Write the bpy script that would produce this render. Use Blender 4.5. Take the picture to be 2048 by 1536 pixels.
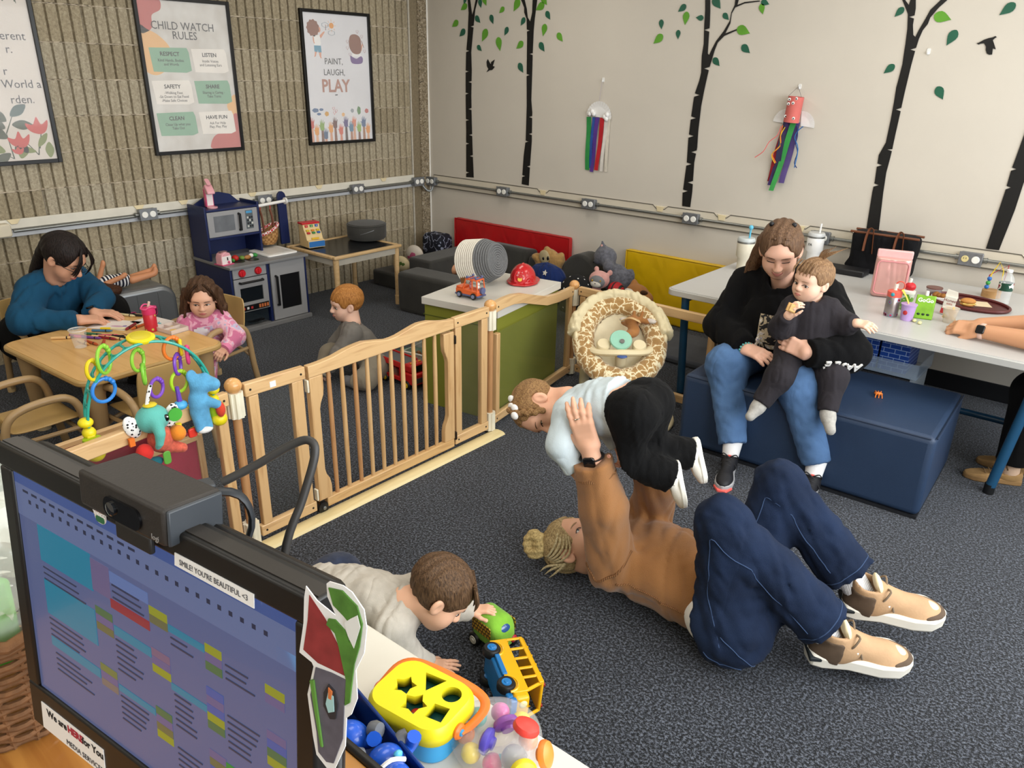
import bpy, bmesh, math, random
import numpy as np
from mathutils import Vector, Matrix, Euler
from mathutils.geometry import tessellate_polygon
random.seed(7); np.random.seed(7)
for o in list(bpy.data.objects): bpy.data.objects.remove(o)
SC = bpy.context.scene; COL = SC.collection
PI = math.pi; rad = math.radians
# ---------------------------------------------------------------- camera
cam = bpy.data.objects.new('camera', bpy.data.cameras.new('camera')); COL.objects.link(cam)
yaw, tilt, roll = rad(40.08), rad(22.32), rad(1.134)
F_ = Vector((-math.sin(yaw)*math.cos(tilt), math.cos(yaw)*math.cos(tilt), -math.sin(tilt)))
R_ = Vector((math.cos(yaw), math.sin(yaw), 0)); U_ = R_.cross(F_)
Rr = R_*math.cos(roll)+U_*math.sin(roll); Ur = U_*math.cos(roll)-R_*math.sin(roll)
cam.matrix_world = Matrix(((Rr.x,Ur.x,-F_.x,5.065),(Rr.y,Ur.y,-F_.y,-4.823),(Rr.z,Ur.z,-F_.z,1.68),(0,0,0,1)))
cam.data.sensor_width = 36; cam.data.lens = 36*1520/2048; cam.data.clip_start = .02
SC.camera = cam
# ---------------------------------------------------------------- light
SC.view_settings.view_transform = 'Standard'; SC.view_settings.look = 'None'
SC.view_settings.gamma = 1; SC.view_settings.use_curve_mapping = False
SC.view_settings.exposure = 0.0
world = bpy.data.worlds.new('world'); SC.world = world; world.use_nodes = True
bg = world.node_tree.nodes['Background']; bg.inputs[0].default_value = (.75,.85,1,1); bg.inputs[1].default_value = .6
def area(name, loc, rot, sx, sy, power, col):
    l = bpy.data.lights.new(name, 'AREA'); l.shape = 'RECTANGLE'; l.size = sx; l.size_y = sy; l.energy = power; l.color = col
    o = bpy.data.objects.new(name, l); COL.objects.link(o); o.location = loc; o.rotation_euler = rot; return o
# daylight entering by the three windows of the right-hand wall
for i, y in enumerate((-1.0, -2.75, -4.5)):
    area('window_daylight', (6.66, y, 1.62), (0, rad(90), 0), 1.42, 1.5, 62, (.93,.97,1))
# recessed ceiling fixtures
for x in (1.6, 3.8, 5.7):
    for y in (-1.3, -3.6, -5.9):
        area('ceiling_lamp_light', (x, y, 2.68), (0,0,0), .58, 1.18, 13, (1,.94,.84))
# ---------------------------------------------------------------- materials
def lin(c):
    if isinstance(c, str):
        c = c.lstrip('#'); c = [int(c[i:i+2],16)/255 for i in (0,2,4)]
        return tuple(v/12.92 if v <= .04045 else ((v+.055)/1.055)**2.4 for v in c)+(1,)
    return tuple(c)+(1,)
class NT:
    def __init__(s, m): s.t = m.node_tree; s.b = s.t.nodes['Principled BSDF']
    def n(s, typ, **kw):
        nd = s.t.nodes.new('ShaderNode'+typ)
        for k, v in kw.items():
            if k[0] == '_': setattr(nd, k[1:], v)
            else: nd.inputs[k.replace('__',' ')].default_value = v
        return nd
    def l(s, a, b): s.t.links.new(a, b)
    def co(s, scale=(1,1,1), rot=(0,0,0), loc=(0,0,0)):
        tc = s.n('TexCoord'); mp = s.n('Mapping'); mp.inputs['Scale'].default_value = scale
        mp.inputs['Rotation'].default_value = rot; mp.inputs['Location'].default_value = loc
        s.l(tc.outputs['Object'], mp.inputs['Vector']); return mp.outputs['Vector']
    def ramp(s, fac, stops, interp='LINEAR'):
        r = s.n('ValToRGB'); e = r.color_ramp; e.interpolation = interp
        while len(e.elements) < len(stops): e.elements.new(.5)
        for el, (p, c) in zip(e.elements, stops): el.position = p; el.color = lin(c)
        s.l(fac, r.inputs['Fac']); return r.outputs['Color']
    def bump(s, h, strength=.3, dist=.01):
        b = s.n('Bump'); b.inputs['Strength'].default_value = strength; b.inputs['Distance'].default_value = dist
        s.l(h, b.inputs['Height']); s.l(b.outputs['Normal'], s.b.inputs['Normal'])
MATS = {}
def base(name, col, rough=.5, metal=0., trans=0., alpha=1., coat=0., sheen=0., ior=1.45, spec=.5, sss=0.):
    m = bpy.data.materials.new(name); m.use_nodes = True; b = m.node_tree.nodes['Principled BSDF'].inputs
    b['Base Color'].default_value = lin(col); b['Roughness'].default_value = rough; b['Metallic'].default_value = metal
    b['Transmission Weight'].default_value = trans; b['Alpha'].default_value = alpha; b['Coat Weight'].default_value = coat
    b['Sheen Weight'].default_value = sheen; b['IOR'].default_value = ior; b['Specular IOR Level'].default_value = spec
    if sss: b['Subsurface Weight'].default_value = sss; b['Subsurface Radius'].default_value = (.012,.005,.003); b['Subsurface Scale'].default_value = 1
    return m
def mat(col, rough=.5, var=.06, vs=14, bump=0., bs=80, stretch=(1,1,1), name=None, **kw):
    """plain procedural colour: noise varies it a little, fine noise gives relief"""
    key = (str(col), rough, var, vs, bump, bs, stretch, tuple(sorted(kw.items())))
    if key in MATS: return MATS[key]
    m = base(name or 'mat', col, rough, **kw); t = NT(m); c = lin(col)
    no = t.n('TexNoise', Scale=vs, Detail=3.0); v = t.co(stretch); t.l(v, no.inputs['Vector'])
    lo = tuple(x*(1-var) for x in c[:3]); hi = tuple(min(1,x*(1+var)) for x in c[:3])
    t.l(t.ramp(no.outputs['Fac'], [(.3,lo),(.7,hi)]), t.b.inputs['Base Color'])
    if bump:
        n2 = t.n('TexNoise', Scale=bs, Detail=3.0); t.l(v, n2.inputs['Vector']); t.bump(n2.outputs['Fac'], bump, .004)
    MATS[key] = m; return m
def wood(c1, c2, rough=.4, axis=0, scale=6, coat=.2):
    key = ('wood', c1, c2, axis, scale, rough)
    if key in MATS: return MATS[key]
    m = base('wood', c1, rough, coat=coat); t = NT(m); st = [9,9,9]; st[axis] = .7
    no = t.n('TexNoise', Scale=scale, Detail=5.0, Distortion=.6); t.l(t.co(tuple(st)), no.inputs['Vector'])
    t.l(t.ramp(no.outputs['Fac'], [(.3,c2),(.5,c1),(.75,c1)]), t.b.inputs['Base Color'])
    MATS[key] = m; return m
def pattern(kind, stops, scale, rough=.8, stretch=(1,1,1), rot=(0,0,0), bump=0., interp='CONSTANT', feature='F1', out='Distance', **kw):
    key = (kind, str(stops), scale, stretch, rot, feature, out, bump)
    if key in MATS: return MATS[key]
    m = base(kind, stops[0][1], rough, **kw); t = NT(m); v = t.co(stretch, rot)
    if kind == 'voronoi':
        nd = t.n('TexVoronoi', Scale=scale, _feature=feature); o = nd.outputs[out]
    elif kind == 'noise':
        nd = t.n('TexNoise', Scale=scale, Detail=2.0); o = nd.outputs['Fac']
    elif kind == 'wave':
        nd = t.n('TexWave', Scale=scale); o = nd.outputs['Fac']
    elif kind == 'checker':
        nd = t.n('TexChecker', Scale=scale); o = nd.outputs['Fac']
    t.l(v, nd.inputs['Vector']); t.l(t.ramp(o, stops, interp), t.b.inputs['Base Color'])
    if bump: t.bump(o, bump, .004)
    MATS[key] = m; return m
def bricks(c1, c2, mortar, scale, w, h, ms, rot=(0,0,0), rough=.5):
    m = base('bricks', c1, rough); t = NT(m); b = t.n('TexBrick', Scale=scale)
    b.inputs['Color1'].default_value = lin(c1); b.inputs['Color2'].default_value = lin(c2); b.inputs['Mortar'].default_value = lin(mortar)
    b.inputs['Brick Width'].default_value = w; b.inputs['Row Height'].default_value = h; b.inputs['Mortar Size'].default_value = ms
    t.l(t.co((1,1,1), rot), b.inputs['Vector']); t.l(b.outputs['Color'], t.b.inputs['Base Color']); return m
def cloth(col, rough=.9, var=.12, vs=9, weave=260, bump=.25, sheen=.2, fold=0.):
    key = ('cloth', col, rough, var, vs, weave, bump, fold)
    if key in MATS: return MATS[key]
    m = base('cloth', col, rough, sheen=sheen*.5, spec=.2); t = NT(m); c = lin(col); v = t.co()
    no = t.n('TexNoise', Scale=vs, Detail=4.0); t.l(v, no.inputs['Vector'])
    lo = tuple(x*(1-var) for x in c[:3]); hi = tuple(min(1,x*(1+var)) for x in c[:3])
    t.l(t.ramp(no.outputs['Fac'], [(.3,lo),(.7,hi)]), t.b.inputs['Base Color'])
    n2 = t.n('TexNoise', Scale=weave, Detail=2.0); t.l(v, n2.inputs['Vector'])
    if fold:
        n3 = t.n('TexNoise', Scale=fold, Detail=1.5, Distortion=.5); t.l(t.co((1,1,.55),(.5,.4,0)), n3.inputs['Vector'])
        b1 = t.n('Bump'); b1.inputs['Strength'].default_value = .5; b1.inputs['Distance'].default_value = .03
        ab = t.n('Math', _operation='ABSOLUTE'); sb = t.n('Math', _operation='SUBTRACT'); t.l(n3.outputs['Fac'], sb.inputs[0]); sb.inputs[1].default_value = .5; t.l(sb.outputs[0], ab.inputs[0]); t.l(ab.outputs[0], b1.inputs['Height'])
        b2 = t.n('Bump'); b2.inputs['Strength'].default_value = bump; b2.inputs['Distance'].default_value = .003; t.l(n2.outputs['Fac'], b2.inputs['Height']); t.l(b1.outputs['Normal'], b2.inputs['Normal']); t.l(b2.outputs['Normal'], t.b.inputs['Normal'])
    else: t.bump(n2.outputs['Fac'], bump, .003)
    MATS[key] = m; return m
glass = base('clear_plastic', '#f4f8f8', .06, trans=1., ior=1.3); MATS['glass'] = glass
# ---------------------------------------------------------------- mesh tools
class MB:
    def __init__(s): s.v = []; s.f = []
    def add(s, vs, fs, M=None):
        k = len(s.v)
        s.v += [tuple(M @ Vector(p)) if M is not None else tuple(p) for p in vs]
        s.f += [tuple(i+k for i in f) for f in fs]; return s
    def box(s, lo, hi, M=None):
        x,y,z = lo; X,Y,Z = hi
        return s.add([(x,y,z),(X,y,z),(X,Y,z),(x,Y,z),(x,y,Z),(X,y,Z),(X,Y,Z),(x,Y,Z)],
                     [(3,2,1,0),(4,5,6,7),(0,1,5,4),(1,2,6,5),(2,3,7,6),(3,0,4,7)], M)
    def cbox(s, c, h, M=None): return s.box([c[i]-h[i] for i in range(3)], [c[i]+h[i] for i in range(3)], M)
    def tube(s, pts, r, seg=10, closed=False, sub=0, M=None, flat=1.):
        P = [Vector(p) for p in pts]; n = len(P)
        rs = list(r) if isinstance(r, (list,tuple)) else [r]*n
        if sub:
            Q = []; RR = []
            for i in range(n if closed else n-1):
                g = (lambda j: P[j % n]) if closed else (lambda j: P[min(max(j,0),n-1)])
                p0,p1,p2,p3 = g(i-1),g(i),g(i+1),g(i+2)
                for k in range(sub):
                    t = k/sub
                    Q.append(.5*((2*p1)+(p2-p0)*t+(2*p0-5*p1+4*p2-p3)*t*t+(3*p1-p0-3*p2+p3)*t**3)); RR.append(rs[i]*(1-t)+rs[(i+1)%n]*t)
            if not closed: Q.append(P[-1]); RR.append(rs[-1])
            P, rs, n = Q, RR, len(Q)
        vs = []; fs = []; nrm = None
        for i in range(n):
            a = P[(i-1) % n] if (closed or i > 0) else P[i]; b = P[(i+1) % n] if (closed or i < n-1) else P[i]
            d = (b-a); d = d.normalized() if d.length > 1e-9 else Vector((0,0,1))
            if nrm is None: nrm = d.orthogonal().normalized() if abs(d.z) > .9 else Vector((0,0,1)).cross(d).normalized()
            nrm = (nrm-d*nrm.dot(d)); nrm = nrm.normalized() if nrm.length > 1e-6 else d.orthogonal().normalized()
            bn = d.cross(nrm)
            for k in range(seg):
                t = 2*PI*k/seg; vs.append(P[i]+(nrm*math.cos(t)+bn*math.sin(t)*flat)*rs[i])
        m = n if closed else n-1
        for i in range(m):
            for k in range(seg):
                a = i*seg+k; b = i*seg+(k+1) % seg; c = ((i+1) % n)*seg+(k+1) % seg; d = ((i+1) % n)*seg+k
                fs.append((a,b,c,d))
        if not closed: fs += [tuple(range(seg))[::-1], tuple(range((n-1)*seg, n*seg))]
        return s.add(vs, fs, M)
    def lathe(s, prof, seg=24, M=None, c=(0,0,0), close=True):
        vs = []; fs = []; n = len(prof)
        for r, z in prof:
            for k in range(seg): t = 2*PI*k/seg; vs.append((c[0]+r*math.cos(t), c[1]+r*math.sin(t), c[2]+z))
        for i in range(n-1):
            for k in range(seg): fs.append((i*seg+k, i*seg+(k+1)%seg, (i+1)*seg+(k+1)%seg, (i+1)*seg+k))
        if close: fs += [tuple(range(seg))[::-1], tuple(range((n-1)*seg, n*seg))]
        return s.add(vs, fs, M)
    def ball(s, c, r, seg=16, rings=10, M=None, R=None):
        r = (r,r,r) if isinstance(r, (int,float)) else r; vs = []; fs = []; R = R or Matrix.Identity(3); c = Vector(c)
        vs.append(c+R@Vector((0,0,-r[2])))
        for i in range(1, rings):
            a = -PI/2+PI*i/rings
            for k in range(seg): t = 2*PI*k/seg; vs.append(c+R@Vector((r[0]*math.cos(a)*math.cos(t), r[1]*math.cos(a)*math.sin(t), r[2]*math.sin(a))))
        vs.append(c+R@Vector((0,0,r[2]))); L = len(vs)-1
        for k in range(seg): fs.append((0,1+(k+1)%seg,1+k)); fs.append((L, 1+(rings-2)*seg+k, 1+(rings-2)*seg+(k+1)%seg))
        for i in range(rings-2):
            for k in range(seg): a = 1+i*seg; fs.append((a+k, a+(k+1)%seg, a+seg+(k+1)%seg, a+seg+k))
        return s.add(vs, fs, M)
    def prism(s, poly, z0, z1, M=None):
        n = len(poly); vs = [(x,y,z0) for x,y in poly]+[(x,y,z1) for x,y in poly]
        ar = sum(poly[i][0]*poly[(i+1)%n][1]-poly[(i+1)%n][0]*poly[i][1] for i in range(n))
        sd = [(i,(i+1)%n,n+(i+1)%n,n+i) for i in range(n)]
        cr = [(poly[i][0]-poly[i-1][0])*(poly[(i+1)%n][1]-poly[i][1])-(poly[i][1]-poly[i-1][1])*(poly[(i+1)%n][0]-poly[i][0]) for i in range(n)]
        if min(cr) < -1e-12 and max(cr) > 1e-12:          # concave outline: cut the caps into triangles
            fs = []
            for t in tessellate_polygon([[Vector((x,y,0)) for x,y in poly]]):
                a, b, c = (poly[k] for k in t); up = (b[0]-a[0])*(c[1]-a[1])-(b[1]-a[1])*(c[0]-a[0]) > 0
                t = tuple(t) if up else tuple(t)[::-1]; fs += [tuple(k+n for k in t), t[::-1]]
            fs += sd if ar > 0 else [f[::-1] for f in sd]
        else:
            fs = [tuple(range(n))[::-1], tuple(range(n,2*n))]+sd
            if ar < 0: fs = [f[::-1] for f in fs]
        return s.add(vs, fs, M)
    def build(s, name, material, parent=None, bev=0., smooth=True, seg=2, sub=0):
        me = bpy.data.meshes.new(name); me.from_pydata(s.v, [], s.f); me.validate(); me.update()
        if material: me.materials.append(material)
        o = bpy.data.objects.new(name, me); COL.objects.link(o)
        if parent is not None: o.parent = parent
        if bev:
            b = o.modifiers.new('b', 'BEVEL'); b.width = bev; b.segments = seg; b.limit_method = 'ANGLE'; b.angle_limit = rad(35)
        if sub: q = o.modifiers.new('s','SUBSURF'); q.levels = sub; q.render_levels = sub
        if smooth:
            me.shade_smooth()
            try: me.set_sharp_from_angle(angle=rad(42 if not bev else 60))
            except Exception: pass
        return o
def rrect(w, h, r, n=5, cx=0, cy=0):
    out = []
    for sx, sy, a in ((1,1,0),(-1,1,90),(-1,-1,180),(1,-1,270)):
        for k in range(n+1):
            t = rad(a+90*k/n); out.append((cx+sx*(w/2-r)+r*math.cos(t), cy+sy*(h/2-r)+r*math.sin(t)))
    return out
def tag(o, label=None, cat=None, group=None, kind=None):
    if label: o['label'] = label
    if cat: o['category'] = cat
    if group: o['group'] = group
    if kind: o['kind'] = kind
    return o
def thing(name, label, cat, loc=(0,0,0), rot=0, group=None, scale=1):
    o = bpy.data.objects.new(name, None); COL.objects.link(o); o.empty_display_size = .05; o.location = loc
    o.rotation_euler = (0,0,rot) if isinstance(rot,(int,float)) else rot; o.scale = (scale,)*3
    return tag(o, label, cat, group)
def copy_tree(o, parent=None):
    c = o.copy(); COL.objects.link(c)
    if parent is not None: c.parent = parent
    for ch in list(o.children): copy_tree(ch, c)
    return c
def TR(loc=(0,0,0), rot=(0,0,0)): return Matrix.Translation(loc) @ Euler(rot).to_matrix().to_4x4()
def frame(x, z, o=(0,0,0)):
    """matrix whose x axis is x and z axis close to z"""
    x = Vector(x).normalized(); z = Vector(z); y = z.cross(x).normalized(); z = x.cross(y)
    return Matrix(((x.x,y.x,z.x,o[0]),(x.y,y.y,z.y,o[1]),(x.z,y.z,z.z,o[2]),(0,0,0,1)))
def text(name, s, size, M, material, parent, align='CENTER', ext=.0004, sx=1., bold=0., name_=None):
    cu = bpy.data.curves.new(name, 'FONT'); cu.body = s; cu.size = size; cu.align_x = align; cu.extrude = ext; cu.offset = bold; cu.resolution_u = 2
    o = bpy.data.objects.new(name, cu); COL.objects.link(o)
    me = bpy.data.meshes.new_from_object(o.evaluated_get(bpy.context.evaluated_depsgraph_get())); bpy.data.objects.remove(o)
    me.transform(M @ Matrix.Diagonal((sx,1,1,1))); me.materials.clear(); me.materials.append(material)
    r = bpy.data.objects.new(name, me); COL.objects.link(r); r.parent = parent; return r
# ---------------------------------------------------------------- implicit surfaces (bodies, clothes, plush)
def V3(p): return np.array(p, float)
def rc(a, b, r1, r2):
    a, b = V3(a), V3(b); ba = b-a; l2 = max(ba@ba, 1e-12)
    def f(P):
        t = np.clip((P-a)@ba/l2, 0, 1); q = P-a-t[:,None]*ba
        return np.sqrt((q*q).sum(1))-(r1+(r2-r1)*t)
    return f
def el(c, r, R=None):
    c, r = V3(c), V3(r); R = np.eye(3) if R is None else np.array(R, float)
    def f(P):
        q = (P-c)@R; k0 = np.sqrt(((q/r)**2).sum(1)); k1 = np.sqrt(((q/r**2)**2).sum(1))+1e-9
        return k0*(k0-1)/k1
    return f
def rb(c, h, r=.01, R=None):
    c, h = V3(c), V3(h); R = np.eye(3) if R is None else np.array(R, float)
    def f(P):
        q = np.abs((P-c)@R)-h+r; return np.sqrt((np.maximum(q,0)**2).sum(1))+np.minimum(q.max(1),0)-r
    return f
def ring(c, R0, r, R=None):
    c = V3(c); R = np.eye(3) if R is None else np.array(R, float)
    def f(P): q = (P-c)@R; return np.hypot(np.hypot(q[:,0],q[:,1])-R0, q[:,2])-r
    return f
def chain(pts, rs): return U(.0, *[rc(pts[i],pts[i+1],rs[i],rs[i+1]) for i in range(len(pts)-1)])
def smin(a, b, k):
    if k <= 0: return np.minimum(a,b)
    h = np.maximum(k-np.abs(a-b),0)/k; return np.minimum(a,b)-h*h*k/4
def U(k, *fs):
    def f(P):
        d = fs[0](P)
        for g in fs[1:]: d = smin(d, g(P), k)
        return d
    return f
def Sub(a, b, k=.0): return lambda P: -smin(-a(P), b(P), k)
def Int(a, b, k=.0): return lambda P: -smin(-a(P), -b(P), k)
def half(p, n):
    p, n = V3(p), V3(n)/np.linalg.norm(n); return lambda P: (P-p)@n
def off(f, r): return lambda P: f(P)-r
_rs = np.random.RandomState(3); _ND = _rs.normal(size=(10,3)); _ND /= np.linalg.norm(_ND,axis=1)[:,None]; _NP = _rs.uniform(0,6.28,10)
def wr(f, amp, freq, dirs=None, warp=1.6):
    """fabric folds: smooth warped sine relief added to a field"""
    D = _ND if dirs is None else np.array(dirs, float); freq = freq*2.6; amp = amp*.62
    def g(P):
        w = np.zeros(len(P))
        for i in range(4):
            q = P@_ND[(i*3+1)%10]*freq*.6
            w += (1-2*np.abs(np.sin(P@D[i%len(D)]*freq*.6*(1+.37*i)+warp*np.sin(q+_NP[i])+_NP[i+3]))**.8)/(1+.6*i)*(.55+.45*np.sin(q*1.7+_NP[i+5]))
        return f(P)+amp*w*.6
    return g
def net(f, lo, hi, h):
    """surface nets over the zero set of f -> (verts, quads)"""
    lo, hi = V3(lo), V3(hi); n = np.maximum(np.ceil((hi-lo)/h).astype(int)+1, 3)
    ax = [lo[i]+np.arange(n[i])*h for i in range(3)]
    nb = 0; D = np.empty(tuple(n)); X, Y = np.meshgrid(ax[0], ax[1], indexing='ij'); per = max(1, int(150000//(n[0]*n[1])))
    for k in range(0, n[2], per):
        zz = ax[2][k:k+per]; m = len(zz)
        P = np.stack([np.repeat(X.ravel(),m), np.repeat(Y.ravel(),m), np.tile(zz, n[0]*n[1])], 1)
        D[:,:,k:k+m] = f(P).reshape(n[0], n[1], m)
    c = [D[i:n[0]-1+i, j:n[1]-1+j, k:n[2]-1+k] for i in (0,1) for j in (0,1) for k in (0,1)]
    ins = sum((q < 0).astype(np.int8) for q in c); act = (ins > 0) & (ins < 8)
    idx = -np.ones(act.shape, int); A = np.argwhere(act); idx[act] = np.arange(len(A))
    cv = np.stack([q[act] for q in c], 1); cor = np.array([(i,j,k) for i in (0,1) for j in (0,1) for k in (0,1)], float)
    acc = np.zeros((len(A),3)); cnt = np.zeros(len(A))
    for a in range(8):
        for b in range(a+1, 8):
            if np.abs(cor[a]-cor[b]).sum() != 1: continue
            va, vb = cv[:,a], cv[:,b]; m = (va < 0) != (vb < 0); t = np.where(m, va/(va-vb+1e-30), 0)
            acc += np.where(m[:,None], cor[a]+t[:,None]*(cor[b]-cor[a]), 0); cnt += m
    Vt = lo+(A+acc/np.maximum(cnt,1)[:,None])*h; Q = []
    for d in range(3):
        u, v = [(1,2),(2,0),(0,1)][d]
        sl = [slice(None)]*3; sl2 = [slice(None)]*3; sl[d] = slice(0,-1); sl2[d] = slice(1,None)
        s0 = D[tuple(sl)] < 0; s1 = D[tuple(sl2)] < 0; E = np.argwhere(s0 != s1)
        E = E[(E[:,u] > 0) & (E[:,v] > 0) & (E[:,u] < n[u]-1) & (E[:,v] < n[v]-1)]
        if not len(E): continue
        eu = np.zeros(3,int); eu[u] = 1; ev = np.zeros(3,int); ev[v] = 1
        g = lambda X: idx[X[:,0],X[:,1],X[:,2]]
        q = np.stack([g(E-eu-ev), g(E-ev), g(E), g(E-eu)], 1)
        fl = ~s0[E[:,0],E[:,1],E[:,2]]; q[fl] = q[fl][:,::-1]; Q.append(q)
    return Vt, np.concatenate(Q) if Q else np.zeros((0,4),int)
def join_nets(parts):
    vs = []; fs = []; k = 0
    for v, f in parts: vs.append(v); fs.append(f+k); k += len(v)
    return np.concatenate(vs), np.concatenate(fs)
def mesh_np(name, v, f, material, parent=None, origin=(0,0,0)):
    me = bpy.data.meshes.new(name); v = np.asarray(v, np.float32)-np.array(origin, np.float32)
    me.vertices.add(len(v)); me.vertices.foreach_set('co', v.ravel())
    me.loops.add(len(f)*4); me.loops.foreach_set('vertex_index', np.asarray(f, np.int32).ravel())
    me.polygons.add(len(f)); me.polygons.foreach_set('loop_start', np.arange(0,len(f)*4,4, dtype=np.int32))
    me.update(calc_edges=True); me.shade_smooth()
    if material: me.materials.append(material)
    o = bpy.data.objects.new(name, me); COL.objects.link(o)
    if parent is not None: o.parent = parent
    return o
def blob(name, f, lo, hi, h, material, parent=None, origin=(0,0,0)):
    v, q = net(f, lo, hi, h); return mesh_np(name, v, q, material, parent, origin)
# wall decals, metres along the back wall (x, z)
TREES = {
 'A': [(0.479,2.299),(0.479,2.195),(0.489,2.106),(0.478,1.945),(0.463,1.836),(0.495,1.829),(0.461,1.821),(0.46,1.818),(0.455,1.684),(0.488,1.677),(0.454,1.669),(0.454,1.65),(0.453,1.517),(0.487,1.511),(0.453,1.502),(0.453,1.46),(0.455,1.312),(0.49,1.306),(0.455,1.297),(0.457,1.226),(0.456,1.126),(0.491,1.12),(0.456,1.11),(0.455,0.89),(0.49,0.885),(0.455,0.874),(0.454,0.845),(0.542,0.849),(0.532,1.015),(0.497,1.02),(0.531,1.031),(0.531,1.031),(0.524,1.182),(0.49,1.188),(0.524,1.198),(0.52,1.288),(0.517,1.385),(0.483,1.391),(0.517,1.401),(0.515,1.5),(0.518,1.591),(0.484,1.598),(0.518,1.606),(0.521,1.688),(0.515,1.818),(0.532,1.945),(0.54,1.998),(0.509,2.006),(0.542,2.012),(0.548,2.051),(0.559,2.122),(0.586,2.191),(0.617,2.292),(0.591,2.294),(0.564,2.191),(0.543,2.122),(0.527,2.087),(0.516,2.141),(0.506,2.194),(0.506,2.298)],
 'B': [(0.989,2.242),(1.025,2.174),(1.056,2.123),(1.057,2.09),(1.082,2.046),(1.084,2.005),(1.086,1.975),(1.116,1.968),(1.088,1.961),(1.091,1.921),(1.094,1.706),(1.095,1.668),(1.125,1.661),(1.095,1.653),(1.103,1.439),(1.102,1.3),(1.101,1.188),(1.1,1.184),(1.13,1.179),(1.098,1.169),(1.084,1.066),(1.075,0.919),(1.105,0.914),(1.074,0.903),(1.07,0.848),(1.143,0.844),(1.15,0.984),(1.12,0.989),(1.151,0.999),(1.152,1.022),(1.162,1.185),(1.161,1.229),(1.131,1.235),(1.161,1.244),(1.159,1.354),(1.129,1.36),(1.159,1.369),(1.159,1.394),(1.146,1.484),(1.148,1.696),(1.148,1.8),(1.119,1.807),(1.148,1.814),(1.148,1.811),(1.152,1.97),(1.159,2.047),(1.17,2.12),(1.177,2.169),(1.189,2.233),(1.142,2.235),(1.135,2.17),(1.133,2.088),(1.116,2.028),(1.092,2.056),(1.08,2.116),(1.059,2.173),(1.028,2.24)],
 'C': [(2.517,2.203),(2.528,2.119),(2.535,2.062),(2.539,1.977),(2.549,1.867),(2.544,1.797),(2.552,1.699),(2.544,1.648),(2.524,1.578),(2.523,1.572),(2.558,1.563),(2.52,1.552),(2.518,1.538),(2.513,1.43),(2.549,1.421),(2.512,1.41),(2.512,1.407),(2.51,1.316),(2.546,1.308),(2.509,1.295),(2.509,1.28),(2.515,1.135),(2.515,1.136),(2.551,1.128),(2.514,1.115),(2.508,0.956),(2.545,0.95),(2.507,0.935),(2.507,0.939),(2.514,0.845),(2.575,0.845),(2.578,0.947),(2.576,0.999),(2.538,1.006),(2.575,1.02),(2.57,1.14),(2.576,1.198),(2.541,1.205),(2.578,1.218),(2.58,1.237),(2.575,1.341),(2.577,1.497),(2.587,1.595),(2.603,1.715),(2.603,1.714),(2.57,1.723),(2.607,1.733),(2.617,1.774),(2.63,1.832),(2.645,1.875),(2.684,1.912),(2.763,1.942),(2.762,1.95),(2.689,1.926),(2.715,1.982),(2.717,2.037),(2.735,2.07),(2.794,2.09),(2.888,2.097),(2.888,2.103),(2.793,2.098),(2.747,2.083),(2.752,2.11),(2.76,2.191),(2.728,2.193),(2.73,2.111),(2.73,2.084),(2.713,2.043),(2.709,1.996),(2.677,1.94),(2.633,1.884),(2.611,1.841),(2.595,1.803),(2.584,1.811),(2.579,1.904),(2.578,1.938),(2.543,1.948),(2.577,1.957),(2.577,1.976),(2.57,2.056),(2.562,2.117),(2.551,2.201)],
 'D': [(3.653,2.149),(3.693,2.076),(3.716,2.039),(3.735,2.007),(3.747,1.933),(3.752,1.859),(3.754,1.81),(3.757,1.759),(3.752,1.678),(3.749,1.639),(3.752,1.561),(3.753,1.474),(3.751,1.348),(3.726,1.277),(3.728,1.228),(3.728,1.231),(3.755,1.224),(3.728,1.213),(3.732,1.132),(3.732,1.119),(3.759,1.112),(3.731,1.101),(3.73,1.07),(3.737,0.855),(3.807,0.859),(3.79,1.076),(3.785,1.185),(3.79,1.26),(3.792,1.304),(3.766,1.311),(3.793,1.321),(3.792,1.315),(3.793,1.391),(3.796,1.511),(3.796,1.518),(3.77,1.525),(3.796,1.535),(3.798,1.628),(3.803,1.755),(3.808,1.829),(3.808,1.824),(3.783,1.832),(3.81,1.84),(3.815,1.884),(3.826,1.927),(3.844,1.956),(3.85,1.987),(3.881,2.033),(3.914,2.067),(3.949,2.124),(3.923,2.136),(3.883,2.069),(3.842,2.023),(3.827,1.98),(3.806,1.928),(3.795,1.894),(3.783,1.904),(3.771,1.953),(3.77,1.984),(3.745,1.992),(3.77,1.999),(3.769,2.032),(3.761,2.073),(3.741,2.145),(3.716,2.146),(3.734,2.074),(3.731,2.05),(3.708,2.075),(3.671,2.148)],
 'E': [(4.413,1.828),(4.426,1.645),(4.408,1.429),(4.397,1.304),(4.393,1.266),(4.415,1.26),(4.392,1.25),(4.392,1.248),(4.39,1.172),(4.412,1.166),(4.39,1.155),(4.389,1.14),(4.369,0.836),(4.431,0.837),(4.455,1.054),(4.462,1.196),(4.478,1.298),(4.504,1.41),(4.489,1.6),(4.465,1.828)],
}
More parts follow.
